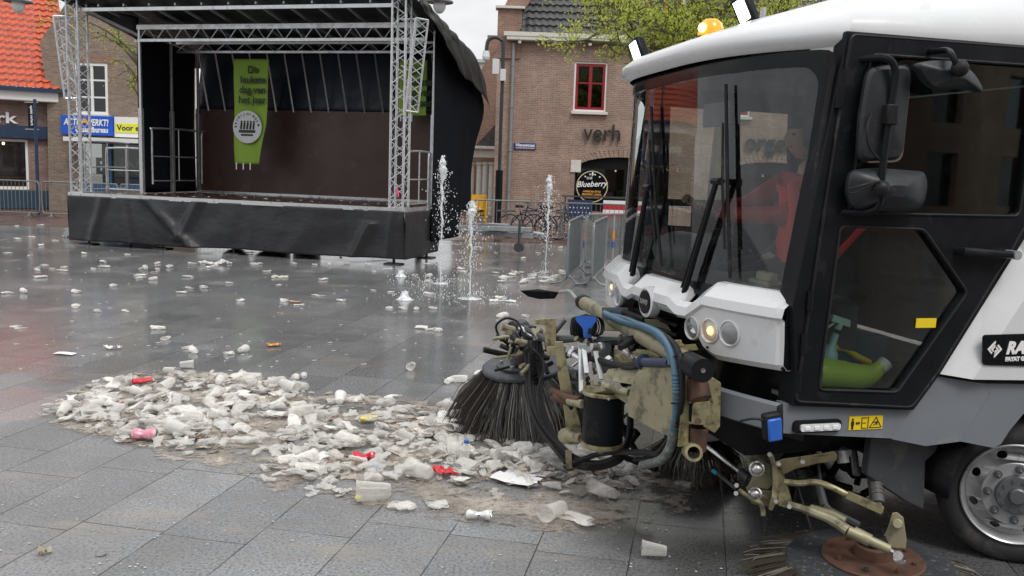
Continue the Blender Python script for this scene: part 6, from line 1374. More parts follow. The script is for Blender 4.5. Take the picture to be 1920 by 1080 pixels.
plateA(mb, [(975, 545), (1010, 542), (1048, 548), (1040, 560), (1012, 561), (990, 556)], 7.7, .03); mb.build('guard_flap', m_black, sw, smooth=0)
ARMT = None
# dark central broom under the nose
cb = A(1300, 862, 5.9); cb.z = .24; bb = MB().lathe(cb, (0, 0, 1), [(0, 0), (.20, 0), (.21, .02), (.20, .04), (0, .05)], 28).build('centre_brush', m_black, sw); bristles(cb, Vector((0, 0, 1)), .20, .31, .23, 600, 'bristles', bb, 8, .02)
mb = MB(); mb.tube([A(1165, 800, 5.6), A(1195, 850, 5.5)], .02, 8); mb.tube([A(1140, 845, 5.5), A(1230, 880, 5.3)], .02, 8); mb.tube([A(1196, 812, 5.5), A(1165, 850, 5.6)], .02, 8); mb.build('brace', m_black, sw)

# ------------------------------------------------------------------ near side brush arm
mb = MB(); mb.tube([A(1316, 830, 4.85), A(1404, 897, 4.55)], .013, 10); mb.build('support_strut', m_steel, sw); MB().tube([A(1388, 884, 4.6), A(1404, 897, 4.55)], .022, 12).build('strut_end', m_dgrey, sw)
mb = MB(); mb.tube([A(1338, 806, 4.85), A(1368, 826, 4.75)], .018, 10); mb.tube([A(1362, 822, 4.77), A(1402, 842, 4.62)], .030, 12); mb.tube([A(1400, 841, 4.62), A(1428, 858, 4.5)], .022, 10); mb.build('side_ram', m_golddirty, sw)
mb = MB(); plateA(mb, [(1400, 862), (1420, 856), (1444, 872), (1452, 905), (1440, 918), (1420, 914), (1404, 925), (1400, 915), (1410, 895)], 4.45, .02); plateA(mb, [(1398, 912), (1420, 918), (1450, 920), (1462, 945), (1440, 950), (1410, 945)], 4.45, .02); mb.build('joint_plate', m_golddirty, sw, smooth=0, bevel=.004)
mb = MB(); plateA(mb, roundpoly([(1438, 848), (1449, 850), (1457, 875), (1459, 905), (1458, 935), (1448, 958), (1440, 955), (1447, 930), (1449, 900), (1447, 872)], 6), 4.38, .05); plateA(mb, [(1457, 880), (1468, 884), (1488, 948), (1474, 952), (1460, 948)], 4.40, .03); mb.build('swing_plate', m_gold, sw, smooth=0, bevel=.004)
mb = MB(); plateA(mb, [(1448, 868), (1468, 860), (1520, 853), (1564, 846), (1570, 852), (1568, 864), (1530, 870), (1490, 880), (1466, 892), (1452, 882)], 4.45, .05); mb.build('upper_link', m_gold, sw, smooth=0, bevel=.005)
for x, y, r in ((1419, 879, .030), (1416, 926, .026)): mb = MB(); mb.ball(A(x, y, 4.36), r, 14, 10); mb.tube([A(x - 2, y, 4.38), A(x + 22, y + 5, 4.42)], r * .45, 10); mb.lathe(A(x, y, 4.40), A(x, y, 4.3) - A(x, y, 4.4), [(r * 1.3, 0), (r * 1.3, .02), (r, .025)], 16); mb.build('ball_joint', m_steel, sw)
mb = MB()
for x, y in ((1443, 852), (1460, 870), (1505, 866), (1455, 940), (1381, 910), (1380, 925), (1480, 950), (1690, 1000), (1665, 1003)): MB().tube([A(x, y, 4.30), A(x, y, 4.37)], .012, 6).build('bolt', m_galv, sw)
mb = MB(); mb.tube(path([(1470, 903, 4.38), (1498, 906, 4.36), (1530, 904, 4.34), (1556, 912, 4.3), (1590, 928, 4.26)]), .015, 10); mb.beam(A(1588, 927, 4.26), A(1655, 957, 4.2), .032, .032); mb.build('tie_rod', m_gold, sw)
mb = MB(); mb.tube(path([(1478, 946, 4.38), (1515, 957, 4.32), (1560, 975, 4.26), (1590, 995, 4.2)]), [.018] * 5 + [.022] * 5 + [.026] * 5 + [.026], 10); mb.tube([A(1520, 955, 4.38), A(1560, 965, 4.32), A(1585, 978, 4.28)], .026, 10); mb.tube([A(1590, 995, 4.2), A(1668, 1030, 4.12)], [.026, .022], 12); mb.tube([A(1600, 998, 4.2), A(1632, 1014, 4.16)], .031, 12); arm2 = mb.build('side_brush_arm', m_golddirty, sw)
mb = MB(); mb.tube([A(1660, 1026, 4.13), A(1688, 1042, 4.08)], .010, 8); mb.lathe(A(1684, 1042, 4.09), A(1684, 1042, 4.0) - A(1684, 1042, 4.09), [(0, .03), (.022, .03), (.026, .015), (.026, -.01), (0, -.02)], 16); mb.lathe(A(1686, 1042, 4.08), Vector((0, 0, 1)), [(.03, -.03), (.033, -.02), (.03, -.01)], 16); mb.build('ball_joint', m_steel, sw)
mb = MB(); plateA(mb, [(1672, 962), (1682, 960), (1694, 970), (1700, 1012), (1698, 1030), (1650, 1024), (1648, 1012), (1660, 1000), (1668, 980)], 4.26, .04); mb.tube([A(1683, 982, 4.2), A(1683, 982, 4.34)], .024, 12); mb.build('brush_bracket', m_golddirty, sw, smooth=0, bevel=.005)
mb = MB(); mb.tube([A(1632, 855, 4.62), A(1640, 900, 4.5), A(1646, 944, 4.4)], [.03, .034, .034], 12)
for k in range(9): mb.tube([A(1634 + k * 1.2, 862 + k * 8, 4.6 - k * .02), A(1635 + k * 1.2, 866 + k * 8, 4.59 - k * .02)], .038, 10)
mb.tube([A(1646, 944, 4.4), A(1650, 964, 4.34)], .02, 8); mb.build('spring_strut', M('strut rubber', (.10, .095, .09), .6, var=.3), sw)
mb = MB(); mb.tube([A(1533, 850, 4.6), A(1540, 918, 4.45)], .008, 6); mb.tube([A(1537, 915, 4.45), A(1546, 950, 4.36)], [.02, .022], 10); mb.tube([A(1546, 948, 4.36), A(1556, 958, 4.34), A(1610, 985, 4.3)], .02, 8); mb.build('damper', m_dgrey, sw)
mb = MB(); mb.tube(path([(1385, 918, 4.4), (1405, 932, 4.38), (1424, 942, 4.36), (1430, 955, 4.36), (1431, 968, 4.36)]), .012, 8); mb.build('water_pipe', m_gold, sw); mb = MB(); mb.tube([A(1431, 966, 4.36), A(1431, 978, 4.36), A(1432, 992, 4.36)], [.018, .016, .010], 10); mb.build('spray_nozzle', m_rubber, sw)
mb = MB(); mb.tube([A(1336, 882, 4.7), A(1344, 888, 4.68)], .012, 8); mb.build('blue_tag', M('cyan cap', (.02, .30, .38), .4), sw); MB().tube([A(1345, 888, 4.68), A(1378, 915, 4.45)], .009, 6).build('link_rod', m_dgrey, sw)
mb = MB(); mb.tube([A(1538, 828, 4.7), A(1562, 838, 4.6), A(1592, 850, 4.5)], [.022, .03, .02], 10); mb.tube([A(1578, 845, 4.5), A(1582, 868, 4.48)], .03, 10); mb.tube([A(1600, 842, 4.7), A(1606, 890, 4.6)], .02, 8); mb.build('upper_ram', m_galv, sw)
rnd = random.Random(3); mb = MB()
for _ in range(26):
    x = rnd.uniform(1480, 1640); y = rnd.uniform(835, 930); a = A(x, y, rnd.uniform(4.75, 5.1)); MB().tube([a, a + Vector((rnd.gauss(0, .1), rnd.gauss(0, .05), rnd.gauss(0, .07)))], rnd.uniform(.01, .03), 8).build('underside_pipe', m_black, sw)
# brush disc (near)
dc = SI @ G(1636, 1044, .15); up = Vector((0, 0, 1)); sbx = Vector((.03, .02, 1)).normalized()
sb = MB().lathe(dc - up * .035, sbx, [(0, -.02), (.40, -.03), (.42, -.02), (.40, .005), (.30, .022), (.0, .03)], 56).build('side_brush', M('muddy brush board', (.045, .05, .055), .4, var=.3, scale=9, dirt=(.22, .21, .20), dirtamt=.3, dscale=40), sw)
MB().lathe(dc, sbx, [(0, .012), (.12, .010), (.20, .004), (.235, .008), (.243, .0), (.24, -.02)], 48).build('rusty_disc', m_rust, sb); MB().lathe(dc, sbx, [(.09, .012), (.085, .06), (.05, .08), (0, .08)], 24).build('hub', m_rust, sb)
MB().lathe(dc + Vector((0, 0, .0)), sbx, [(.07, .0), (.07, .08), (.05, .12), (0, .12)], 24).build('brush_motor', m_black, sb)
mb = MB()
for k in range(8): a = 2 * PI * k / 8; MB().cyl(dc + Vector((.19 * math.cos(a), .19 * math.sin(a), .0)), dc + Vector((.19 * math.cos(a), .19 * math.sin(a), .022)), .012, n=6).build('bolt', m_rust, sb)
m_brt = M('tan brush bristle', (.07, .058, .042), .5, var=.4)
bristles(dc - up * .03, up, .40, .62, .13, 2200, 'bristles', sb, 15, .02, m_brt)

# ------------------------------------------------------------------ driver
def fig(name, joints, edges, mat, parent, sub=2):
    bm = bmesh.new(); lay = bm.verts.layers.skin.verify(); vsb = [bm.verts.new(j[0]) for j in joints]
    for a, b in edges: bm.edges.new((vsb[a], vsb[b]))
    for v, j in zip(vsb, joints): v[lay].radius = (j[1], j[2] if len(j) > 2 else j[1])
    vsb[0][lay].use_root = True; me = bpy.data.meshes.new(name); bm.to_mesh(me); bm.free(); me.materials.append(mat)
    o = bpy.data.objects.new(name, me); scene.collection.objects.link(o); o.parent = parent; md = o.modifiers.new('skin', 'SKIN'); md.use_smooth_shade = True; s = o.modifiers.new('sub', 'SUBSURF'); s.levels = sub; s.render_levels = sub; return o
per = thing('person', 'driver in a red work jacket sitting at the steering wheel behind the windscreen', 'person', W0, SA)
m_skin = M('skin', (.42, .26, .19), .5, var=.06); m_hair = M('dark hair', (.02, .018, .016), .6); m_trou = M('dark trousers', (.02, .025, .04), .8)
wD = 1.12; DU = .36
J = [(S(.30 + DU, wD, 1.45), .15, .12), (S(.26 + DU, wD, 1.68), .16, .12), (S(.28 + DU, wD, 1.88), .17, .11), (S(.30 + DU, wD, 2.02), .065), (S(.34 + DU, wD, 2.11), .06),
     (S(.36 + DU, wD - .20, 1.96), .065), (S(.58 + DU, wD - .22, 1.78), .05), (S(.86 + DU, wD + .12, 1.76), .032),
     (S(.36 + DU, wD + .20, 1.96), .065), (S(.60 + DU, wD + .24, 1.80), .05), (S(.88 + DU, wD + .26, 1.80), .032),
     (S(.50 + DU, wD - .11, 1.44), .095), (S(.82 + DU, wD - .13, 1.40), .07), (S(.90 + DU, wD - .12, 1.02), .05), (S(1.04 + DU, wD - .12, .97), .04),
     (S(.50 + DU, wD + .11, 1.44), .095), (S(.82 + DU, wD + .13, 1.40), .07), (S(.90 + DU, wD + .12, 1.02), .05), (S(1.04 + DU, wD + .12, .97), .04)]
E_ = [(0, 1), (1, 2), (2, 3), (3, 4), (2, 5), (5, 6), (6, 7), (2, 8), (8, 9), (9, 10), (0, 11), (11, 12), (12, 13), (13, 14), (0, 15), (15, 16), (16, 17), (17, 18)]
fig('body', J, E_, m_skin, per)
JJ = [(J[i][0], J[i][1] * 1.16, (J[i][2] if len(J[i]) > 2 else J[i][1]) * 1.16) for i in (0, 1, 2)] + [(S(.30 + DU, wD, 1.98), .08)] + [(J[i][0], J[i][1] * 1.3) for i in (5, 6, 7, 8, 9, 10)]
fig('jacket', JJ, [(0, 1), (1, 2), (2, 3), (2, 4), (4, 5), (5, 6), (2, 7), (7, 8), (8, 9)], m_red, per)
TJ = [(J[i][0], J[i][1] * 1.15) for i in (0, 11, 12, 13, 15, 16, 17)]; fig('trousers', TJ, [(0, 1), (1, 2), (2, 3), (0, 4), (4, 5), (5, 6)], m_trou, per)
hc = S(.38 + DU, wD, 2.23); mb = MB(); mb.ball(hc, .105, 22, 16, (.95, .78, 1.18))
for v in mb.V:
    d = v - hc
    if d.x > .03 and d.z < -.03: v.x -= .012 * (-d.z / .1)
    if d.x > .07 and abs(d.y) < .02 and -.035 < d.z < .02: v.x += .024 * (1 - abs(d.y) / .02)
    if abs(d.z - .02) < .014 and .025 < abs(d.y) < .05 and d.x > .05: v.x -= .008
head = mb.build('head', m_skin, per, smooth=80); hr_ = MB(); hr_.ball(hc + Vector((-.018, 0, .022)), .118, 20, 14, (.98, .82, 1.12)); hr_.F = [f for f in hr_.F if not (sum((hr_.V[i] - hc).x for i in f) / 4 > .045 and sum((hr_.V[i] - hc).z for i in f) / 4 < .06)]; hr_.build('hair', m_hair, head, smooth=80)
fe = MB()
for sy in (-1, 1): fe.ball(hc + Vector((.082, sy * .035, .018)), .011, 8, 6); fe.ball(hc + Vector((0, sy * .085, 0)), .022, 8, 6, (.9, .4, 1.4))
fe.build('eye', m_hair, head); MB().box(hc + Vector((.086, 0, -.052)), (.01, .045, .009)).build('mouth', M('lips', (.3, .12, .1), .5), head)
for (wr, sy) in ((J[7][0], 1), (J[10][0], -1)):
    mb = MB(); d = Vector((.75, 0, .05 + .35)).normalized(); mb.ball(wr + d * .05, .042, 12, 8, (1.15, .95, .5))
    for k, l in enumerate((.055, .066, .062, .048)):
        y_ = (-.030 + .020 * k) * sy; p = wr + d * .085 + Vector((0, y_, .004)); mb.tube([p, p + d * l * .5 + Vector((0, 0, .008)), p + d * l * .8 + Vector((.004, 0, -.018)), p + d * l * .6 + Vector((0, 0, -.036))], [.0095, .009, .0085, .007], 7)
    p = wr + d * .04 + Vector((0, -.035 * sy, 0)); mb.tube([p, p + d * .03 + Vector((0, -.018 * sy, -.012)), p + d * .055 + Vector((0, -.014 * sy, -.03))], [.012, .010, .008], 7); mb.build('hand', m_skin, per, smooth=60)
# red front of the driver's jacket, added as a separate cloth (seen low right in the windscreen)
hj = thing('jacket_front', 'bright red front of the driver jacket low in the windscreen corner', 'jacket', W0, SA)
u_, w_, z_ = .62, .42, 1.62; mb = MB(); 
def hjf(a, b): return S(.93 + .04 * math.sin(a * 9) * (1 - b), .84 + .16 * a, 1.98 - .42 * b - .05 * math.sin(a * PI)) + Vector((.03 * noise.noise(Vector((a * 4, b * 4, 3))), 0, 0))
mb.shell(hjf, 16, 16, .03, (-1, 0, 0)); mb.build('cloth', M('bright red jacket', (.70, .03, .02), .6, var=.15), hj, smooth=60)

# ------------------------------------------------------------------ silt patch and litter
SILT = [(78, 778), (120, 740), (185, 712), (250, 698), (330, 690), (420, 700), (520, 718), (600, 738), (700, 742), (800, 752), (870, 780), (1000, 800), (1180, 850), (1290, 900), (1300, 960), (1200, 985), (1090, 1000), (960, 995), (880, 984), (700, 948), (520, 915), (440, 885), (380, 868), (240, 838), (120, 805)]
pts = [G(*p) for p in SILT]; mb = MB(); mn = Vector((min(p.x for p in pts) - .25, min(p.y for p in pts) - .3, 0)); mxv = Vector((max(p.x for p in pts) + .25, max(p.y for p in pts) + .3, 0))
def sdist(p):
    ins = False; dm_ = 9; N = len(pts)
    for i in range(N):
        a, b = pts[i], pts[(i + 1) % N]
        if (a.y > p.y) != (b.y > p.y) and p.x < (b.x - a.x) * (p.y - a.y) / (b.y - a.y) + a.x: ins = not ins
        e = b - a; t_ = max(0, min(1, (p - a).dot(e) / e.length_squared)); dm_ = min(dm_, (a + e * t_ - p).length)
    return dm_ if ins else -dm_
nu, nv = 130, 90; att = []; Vv = []
for j in range(nv + 1):
    for i in range(nu + 1):
        p = Vector((mn.x + (mxv.x - mn.x) * i / nu, mn.y + (mxv.y - mn.y) * j / nv, 0)); d = sdist(p); att.append(d); k = max(0, min(1, d / .25)); Vv.append(Vector((p.x, p.y, .004 + .010 * k * (.6 + .6 * noise.noise(p * 4)))))
mb.V = Vv; mb.F = [(j * (nu + 1) + i, j * (nu + 1) + i + 1, (j + 1) * (nu + 1) + i + 1, (j + 1) * (nu + 1) + i) for j in range(nv) for i in range(nu) if max(att[j * (nu + 1) + i], att[(j + 1) * (nu + 1) + i + 1]) > -.25]; mb.at['sd'] = att
t = NT('wet brown silt'); c = t.pos(); at_ = t.n('ShaderNodeAttribute', attribute_name='sd'); n1 = t.noise(c, 3, 8, .72); n2 = t.noise(c, 22, 5, .7); n3 = t.noise(c, 1.9, 5, .62, (1, 1.6, 1)); n4 = t.noise(c, 120, 3, .8)
col = t.mix(t.ramp(n1, .35, .65), (.25, .215, .175), (.50, .45, .39)); col = t.mix(t.ramp(n2, .46, .66, 0, .75), col, (.13, .10, .08)); col = t.mix(t.ramp(n4, .55, .66, 0, .8), col, (.66, .60, .53))
b = t.bsdf(col, t.ramp(n3, .35, .65, .12, .5)); t.bump(b, t.math('ADD', n2, t.math('MULTIPLY', n4, .3)), .012, .8)
al = t.ramp(t.math('ADD', t.math('ADD', at_.outputs['Fac'], t.math('MULTIPLY', t.math('SUBTRACT', n1, .5), .75)), t.math('MULTIPLY', t.math('SUBTRACT', n2, .5), .28)), -.01, .05)
al = t.math('MULTIPLY', al, t.ramp(t.math('ADD', n3, t.math('MULTIPLY', t.math('SUBTRACT', n2, .5), .5)), .42, .56, .08, .88)); tr = t.n('ShaderNodeBsdfTransparent'); m2 = t.n('ShaderNodeMixShader'); t.l(al, m2.inputs[0]); t.l(tr.outputs[0], m2.inputs[1]); t.l(b.outputs[0], m2.inputs[2])
tag(mb.build('silt', t.done(m2), smooth=60), 'film of wet beige silt and sand swept together under the litter', 'silt', kind='stuff')

def plastic(name, col, tr, rough=.3):
    t = NT(name); c = t.coord(); oi = t.n('ShaderNodeObjectInfo'); v = t.math('ADD', t.math('MULTIPLY', oi.outputs['Random'], .3), .8); n = t.noise(c, 30, 4, .6)
    base = t.mix(t.ramp(n, .45, .8, 0, .45), col, (.42, .34, .27)); hsv = t.n('ShaderNodeHueSaturation'); t.l(v, hsv.inputs['Value']); t.l(base, hsv.inputs['Color'])
    b = t.bsdf(hsv.outputs[0], rough); tl = t.n('ShaderNodeBsdfTranslucent'); t.l(hsv.outputs[0], tl.inputs[0]); m1 = t.n('ShaderNodeMixShader'); m1.inputs[0].default_value = .35; t.l(b.outputs[0], m1.inputs[1]); t.l(tl.outputs[0], m1.inputs[2])
    trn = t.n('ShaderNodeBsdfTransparent'); m2 = t.n('ShaderNodeMixShader'); lw = t.n('ShaderNodeLayerWeight'); lw.inputs[0].default_value = .5
    t.l(t.math('SUBTRACT', t.math('ADD', lw.outputs['Facing'], 1 - tr), 0, clamp=True), m2.inputs[0]); t.l(trn.outputs[0], m2.inputs[1]); t.l(m1.outputs[0], m2.inputs[2]); return t.done(m2)
m_cup = plastic('clear cup plastic', (.93, .91, .87), .72, .12); m_cupw = plastic('milky cup plastic', (.94, .93, .90), .50, .15); m_film = plastic('dirty film scrap', (.70, .62, .53), .25, .3)
def cupmesh(seed, crush, H=.15, r0=.032, r1=.047):
    """tapered drinking cup with rim and rings, lying on its side, crushed by an amount"""
    rnd = random.Random(seed); nn = 20; prof = [(0, 0), (r0 * .9, 0), (r0, .004)] + [(r0 + (r1 - r0) * k / 9 + (.0012 if k % 2 else 0), .004 + (H - .01) * k / 9) for k in range(1, 10)] + [(r1 + .003, H - .003), (r1 + .003, H), (r1, H)]
    mb = MB().lathe((0, 0, 0), (0, 1, 0), prof, nn); off = Vector((rnd.uniform(0, 99), rnd.uniform(0, 99), 0)); ang = rnd.uniform(0, 6.3); fold = rnd.uniform(.3, .8)
    for v in mb.V:
        if crush:
            q = v * 17 + off; q2 = v * 42 + off; v += Vector((noise.noise(q), noise.noise(q + Vector((9, 3, 1))), noise.noise(q + Vector((1, 8, 4))))) * .038 * crush + Vector((noise.noise(q2), 0, noise.noise(q2 + Vector((4, 4, 1))))) * .014 * crush
            if v.y > H * fold: v.x += (v.y - H * fold) * rnd.choice((.9,)) * math.sin(ang) * crush; v.z += (v.y - H * fold) * .4 * math.cos(ang) * crush
            v.z *= 1 - .72 * crush; v.x *= 1 + .22 * crush
    zmn = min(v.z for v in mb.V)
    for v in mb.V: v.z -= zmn; v.y -= H / 2
    return mb
def scrapmesh(seed, s=.10, th=.5):
    rnd = random.Random(seed); off = Vector((rnd.uniform(0, 99), rnd.uniform(0, 99), 0)); mb = MB(); asp = rnd.uniform(.35, .9)
    def f(a, b): x, y = (a - .5) * s, (b - .5) * s * asp; q = Vector((x, y, 0)) * 28 + off; return Vector((x + noise.noise(q) * .018, y + noise.noise(q + Vector((5, 5, 5))) * .018, abs(noise.noise(q * 1.3)) * .05 * th + abs(x) * .15))
    mb.grid(f, 9, 8); drop = set(i for i in range(len(mb.F)) if (mb.F[i][0] % 10 in (0, 8) or mb.F[i][0] < 10 or mb.F[i][0] > 60) and rnd.random() < .18); mb.F = [f for i, f in enumerate(mb.F) if i not in drop]; return mb
KINDS = [('whole', .04, m_cup), ('whole', .10, m_cupw), ('whole', .14, m_cup), ('dented', .42, m_cup), ('dented', .5, m_cupw), ('dented', .38, m_cup), ('flat', .85, m_cup), ('flat', 1.0, m_cupw), ('flat', .92, m_cup), ('flat', .8, m_cupw), ('flat', 1.0, m_cup), ('dented', .6, m_cup), ('flat', .9, m_cupw), ('dented', .55, m_cupw)]
protos = []
for i, (kd, cr_, mt) in enumerate(KINDS):
    mb = cupmesh(40 + i, cr_); me_o = mb.build('plastic_cup', mt, None, smooth=70 if cr_ < .2 else 38, fixn=False); protos.append((kd, me_o)); 
used = [False] * len(protos); rnd = random.Random(77)
TXT = {'whole': 'unbroken clear plastic cup', 'dented': 'dented clear plastic cup', 'flat': 'trodden flat clear plastic cup'}
def put_cup(i, loc, rz, sc, zone, grp, tilt=0, label=None, standing=False):
    kd, src = protos[i]
    if used[i]: o = src.copy(); scene.collection.objects.link(o)
    else: o = src; used[i] = True
    o.location = loc; o.rotation_euler = (tilt, rnd.uniform(-.15, .15) if tilt else 0, rz); kz = rnd.uniform(.55, 1) if kd != 'whole' else 1; o.scale = (sc, sc * (rnd.uniform(.75, 1.2) if kd != 'whole' else 1), sc * kz)
    if standing: o.rotation_euler = (R(90), 0, rz); o.location = (loc[0], loc[1], loc[2] + .07 * sc)
    o['label'] = label or TXT[kd] + ' ' + zone; o['category'] = 'plastic cup'; o['group'] = grp + ', ' + kd; return o
# scattered cups read off the square (pixel, length in px)
SC = [(98, 400), (75, 418), (30, 419), (77, 456), (57, 475), (158, 472), (176, 500), (193, 488), (195, 497), (120, 497), (122, 504), (72, 498), (88, 494), (76, 516), (98, 500), (70, 503), (12, 546), (142, 544), (141, 573), (212, 532), (235, 580), (180, 580), (270, 500), (296, 500), (294, 490), (273, 502), (292, 506), (260, 517), (267, 512), (287, 520), (352, 515), (352, 536), (385, 536), (430, 527), (317, 497), (358, 490), (380, 492), (390, 497), (402, 495), (430, 490), (478, 492), (513, 516), (530, 516), (524, 530), (607, 520), (590, 550), (533, 560), (560, 568), (554, 490), (700, 505), (733, 543), (729, 573), (780, 513), (803, 516), (800, 546), (803, 525), (782, 576), (813, 575), (700, 540), (755, 575), (866, 500), (870, 505), (800, 490), (930, 470), (895, 460), (640, 478), (690, 492), (730, 500), (648, 490), (296, 613), (314, 632), (363, 657), (355, 648), (350, 686), (318, 696), (430, 660), (455, 657), (805, 615), (790, 612), (822, 617), (772, 688), (554, 707), (570, 706), (732, 742), (667, 745), (900, 700), (860, 712), (840, 714), (925, 560), (937, 556), (948, 560), (960, 562), (940, 590), (985, 590), (20, 470), (45, 545), (590, 492), (340, 545), (452, 560), (617, 493), (485, 490), (25, 610), (640, 560), (500, 505), (470, 470), (60, 440), (120, 440), (240, 473), (105, 447), (980, 480), (1010, 470), (1050, 460), (150, 427), (36, 444)]
SC += [(928 + (k * 37 % 130), 508 + (k * 23 % 20)) for k in range(42)]
hero = {(350, 686): ('clear whole cup at the farthest tip of the litter pile', 0), (318, 696): ('clear whole cup, mouth towards the viewer, at the top of the litter pile', 2), (772, 688): ('round bottomed clear cup standing alone on wet paving, between pile and jets', 1)}
for k, (px, py) in enumerate(SC):
    g = G(px, py + 5); i = rnd.choice((1, 3, 4, 5, 6, 7, 8, 9, 10, 11, 12, 13)); lab = None
    if (px, py) in hero: lab, i = hero[(px, py)]
    dense = 920 < px < 1062 and 500 < py < 535
    put_cup(i, (g.x, g.y, .003 + (rnd.uniform(0, .05) if dense else 0)), rnd.uniform(0, 6.3), rnd.uniform(.6, 1.05), 'in the heap of cups by the mesh barriers' if dense else 'scattered on wet paving between stage and pile', 'cups heaped by the mesh barriers' if dense else 'cups scattered over the plaza', 0, lab)
# pile cups
def inside(px, py, marg): return sdist(G(px, py)) > marg
dens = [((165, 772), 50, 20), ((250, 745), 85, 45), ((400, 770), 120, 45), ((560, 780), 120, 45), ((640, 830), 110, 45), ((760, 820), 130, 50), ((900, 860), 120, 40), ((1000, 870), 120, 40), ((620, 880), 90, 25), ((330, 800), 90, 35), ((500, 745), 70, 25), ((1100, 885), 90, 25), ((850, 800), 100, 35), ((430, 720), 90, 18)]
npile = 0; placed = []
while npile < 150:
    (cx, cy), sx, sy = rnd.choice(dens); px = rnd.gauss(cx, sx * .55); py = rnd.gauss(cy, sy * .55)
    if not inside(px, py, .04): continue
    g = G(px, py)
    if sum(1 for q in placed if (q - g).length < .06) > 0: continue
    lev = sum(1 for q in placed if (q - g).length < .13); placed.append(g); i = rnd.randrange(len(protos))
    put_cup(i, (g.x, g.y, .012 + min(lev, 3) * .028), rnd.uniform(0, 6.3), rnd.uniform(.75, 1.12), 'in the dirty litter pile before the brush', 'cups in the litter pile', rnd.uniform(-.5, .5)); npile += 1
for px, py, i, rz, sc, lab, tl in ((700, 935, 0, 1.75, 1.35, 'large ribbed clear cup at the near edge of the pile beside a yellow cap', 0), (1040, 968, 2, 2.5, 1.15, 'clear cup lying alone on the dark paving, between the pile and the side brush', 0), (1226, 1040, 0, 1.3, .85, 'clear cup nearest the side brush, bottom of the picture', 0), (1128, 925, 5, .9, 1.15, 'dented clear cup at the right end of the pile under the hoses', 0), (1094, 975, 8, .2, 1.1, 'flattened clear lid lying right of the lone cup', 0), (785, 893, 2, .9, 1.3, 'long clear cup lying diagonally beside the red cloth scrap', 0), (335, 812, 1, 1.0, 1.25, 'long milky cup lying beside the pink can', 0), (425, 800, 4, .4, 1.1, 'milky cup lying upright-mouthed right of the pink can', 0), (848, 845, 2, .25, 1.25, 'tall clear cup standing slanted before the brush bristles', .7), (945, 868, 1, 2.6, 1.1, 'milky cup lying on its side under the brush bristles', .4), (455, 805, 13, .9, 1.0, 'pair-end dented cup on bare silt', 0), (760, 948, 6, 1, 1, 'flattened dirty cup next to the large ribbed cup', 0), (820, 945, 9, 2, 1, 'crumpled cup half way between ribbed cup and white can', 0)):
    g = G(px, py + 8); put_cup(i, (g.x, g.y, .012), rz, sc, '', 'single cups round the pile', tl, lab)
for i, (k_, o_) in enumerate(protos):
    if not used[i]: bpy.data.objects.remove(o_)
# uncountable small scraps of film and paper filling the pile
mb = MB(); lib = [scrapmesh(s) for s in range(10)]; cnt = 0; libc = [cupmesh(200 + s, .3 + .1 * s) for s in range(7)]
mb2 = MB(); mb3 = MB()
while cnt < 1350:
    (cx, cy), sx, sy = rnd.choice(dens); px = rnd.gauss(cx, sx * .72); py = rnd.gauss(cy, sy * .72)
    if not inside(px, py, -.02): continue
    g = G(px, py); near = sum(1 for q in placed if (q - g).length < .16); cup_ = cnt % 5 < 2; s_ = rnd.choice(libc if cup_ else lib); tgt = mb2 if (cup_ or rnd.random() < .42) else (mb3 if rnd.random() < .22 else mb); k = rnd.uniform(.3, 1.0) * (1 if not cup_ else .95)
    M3 = Matrix.Rotation(rnd.uniform(0, 6.3), 3, 'Z') @ Matrix.Rotation(rnd.gauss(0, .3), 3, 'X') @ Matrix.Rotation(rnd.gauss(0, .3), 3, 'Y'); o_ = Vector((g.x, g.y, .012 + rnd.random() * .018 * near))
    tgt.add([o_ + M3 @ (v * k) for v in s_.V], s_.F); cnt += 1
for _ in range(230):
    px = rnd.uniform(-20, 1060) if _ % 2 else rnd.gauss(300, 260); g = G(px, rnd.uniform(455, 700)); s_ = rnd.choice(lib); k = rnd.uniform(.15, .6); M3 = Matrix.Rotation(rnd.uniform(0, 6.3), 3, 'Z')
    mb2.add([Vector((g.x, g.y, .008)) + M3 @ (v * k) for v in s_.V], s_.F)
for v in mb.V + mb2.V + mb3.V: v.z = max(v.z * .75, .009)
tag(mb3.build('brown_scraps', M('soggy brown paper', (.25, .17, .12), .5, var=.4, scale=3), smooth=30, fixn=False), 'soggy brown paper and leaf scraps pressed into the litter pile', 'scraps', kind='stuff')
tag(mb.build('litter_scraps', m_film, smooth=30, fixn=False), 'mass of torn dirty beige film and paper scraps filling the litter pile', 'scraps', kind='stuff')
tag(mb2.build('cup_fragments', m_cup, smooth=30, fixn=False), 'mass of crushed clear cup fragments filling gaps in the litter pile', 'fragments', kind='stuff')
mb = MB()
for _ in range(900):
    px = rnd.uniform(-100, 1500); py = rnd.uniform(600, 1079) if rnd.random() < .5 else rnd.uniform(470, 1000); g = G(px, py); k = rnd.uniform(.003, .009); a = rnd.uniform(0, 6.3); mb.add([g + Vector((k * math.cos(a + q) * (1 if q % 2 else .5), k * math.sin(a + q), .006 + .003 * (q == 1))) for q in (0, 1.5, 3, 4.6)], [(0, 1, 2, 3)])
tag(mb.build('crumbs', M('pale crumbs', (.55, .53, .49), .7), smooth=0), 'tiny pale crumbs and paper flecks over the paving', 'crumbs', kind='stuff')
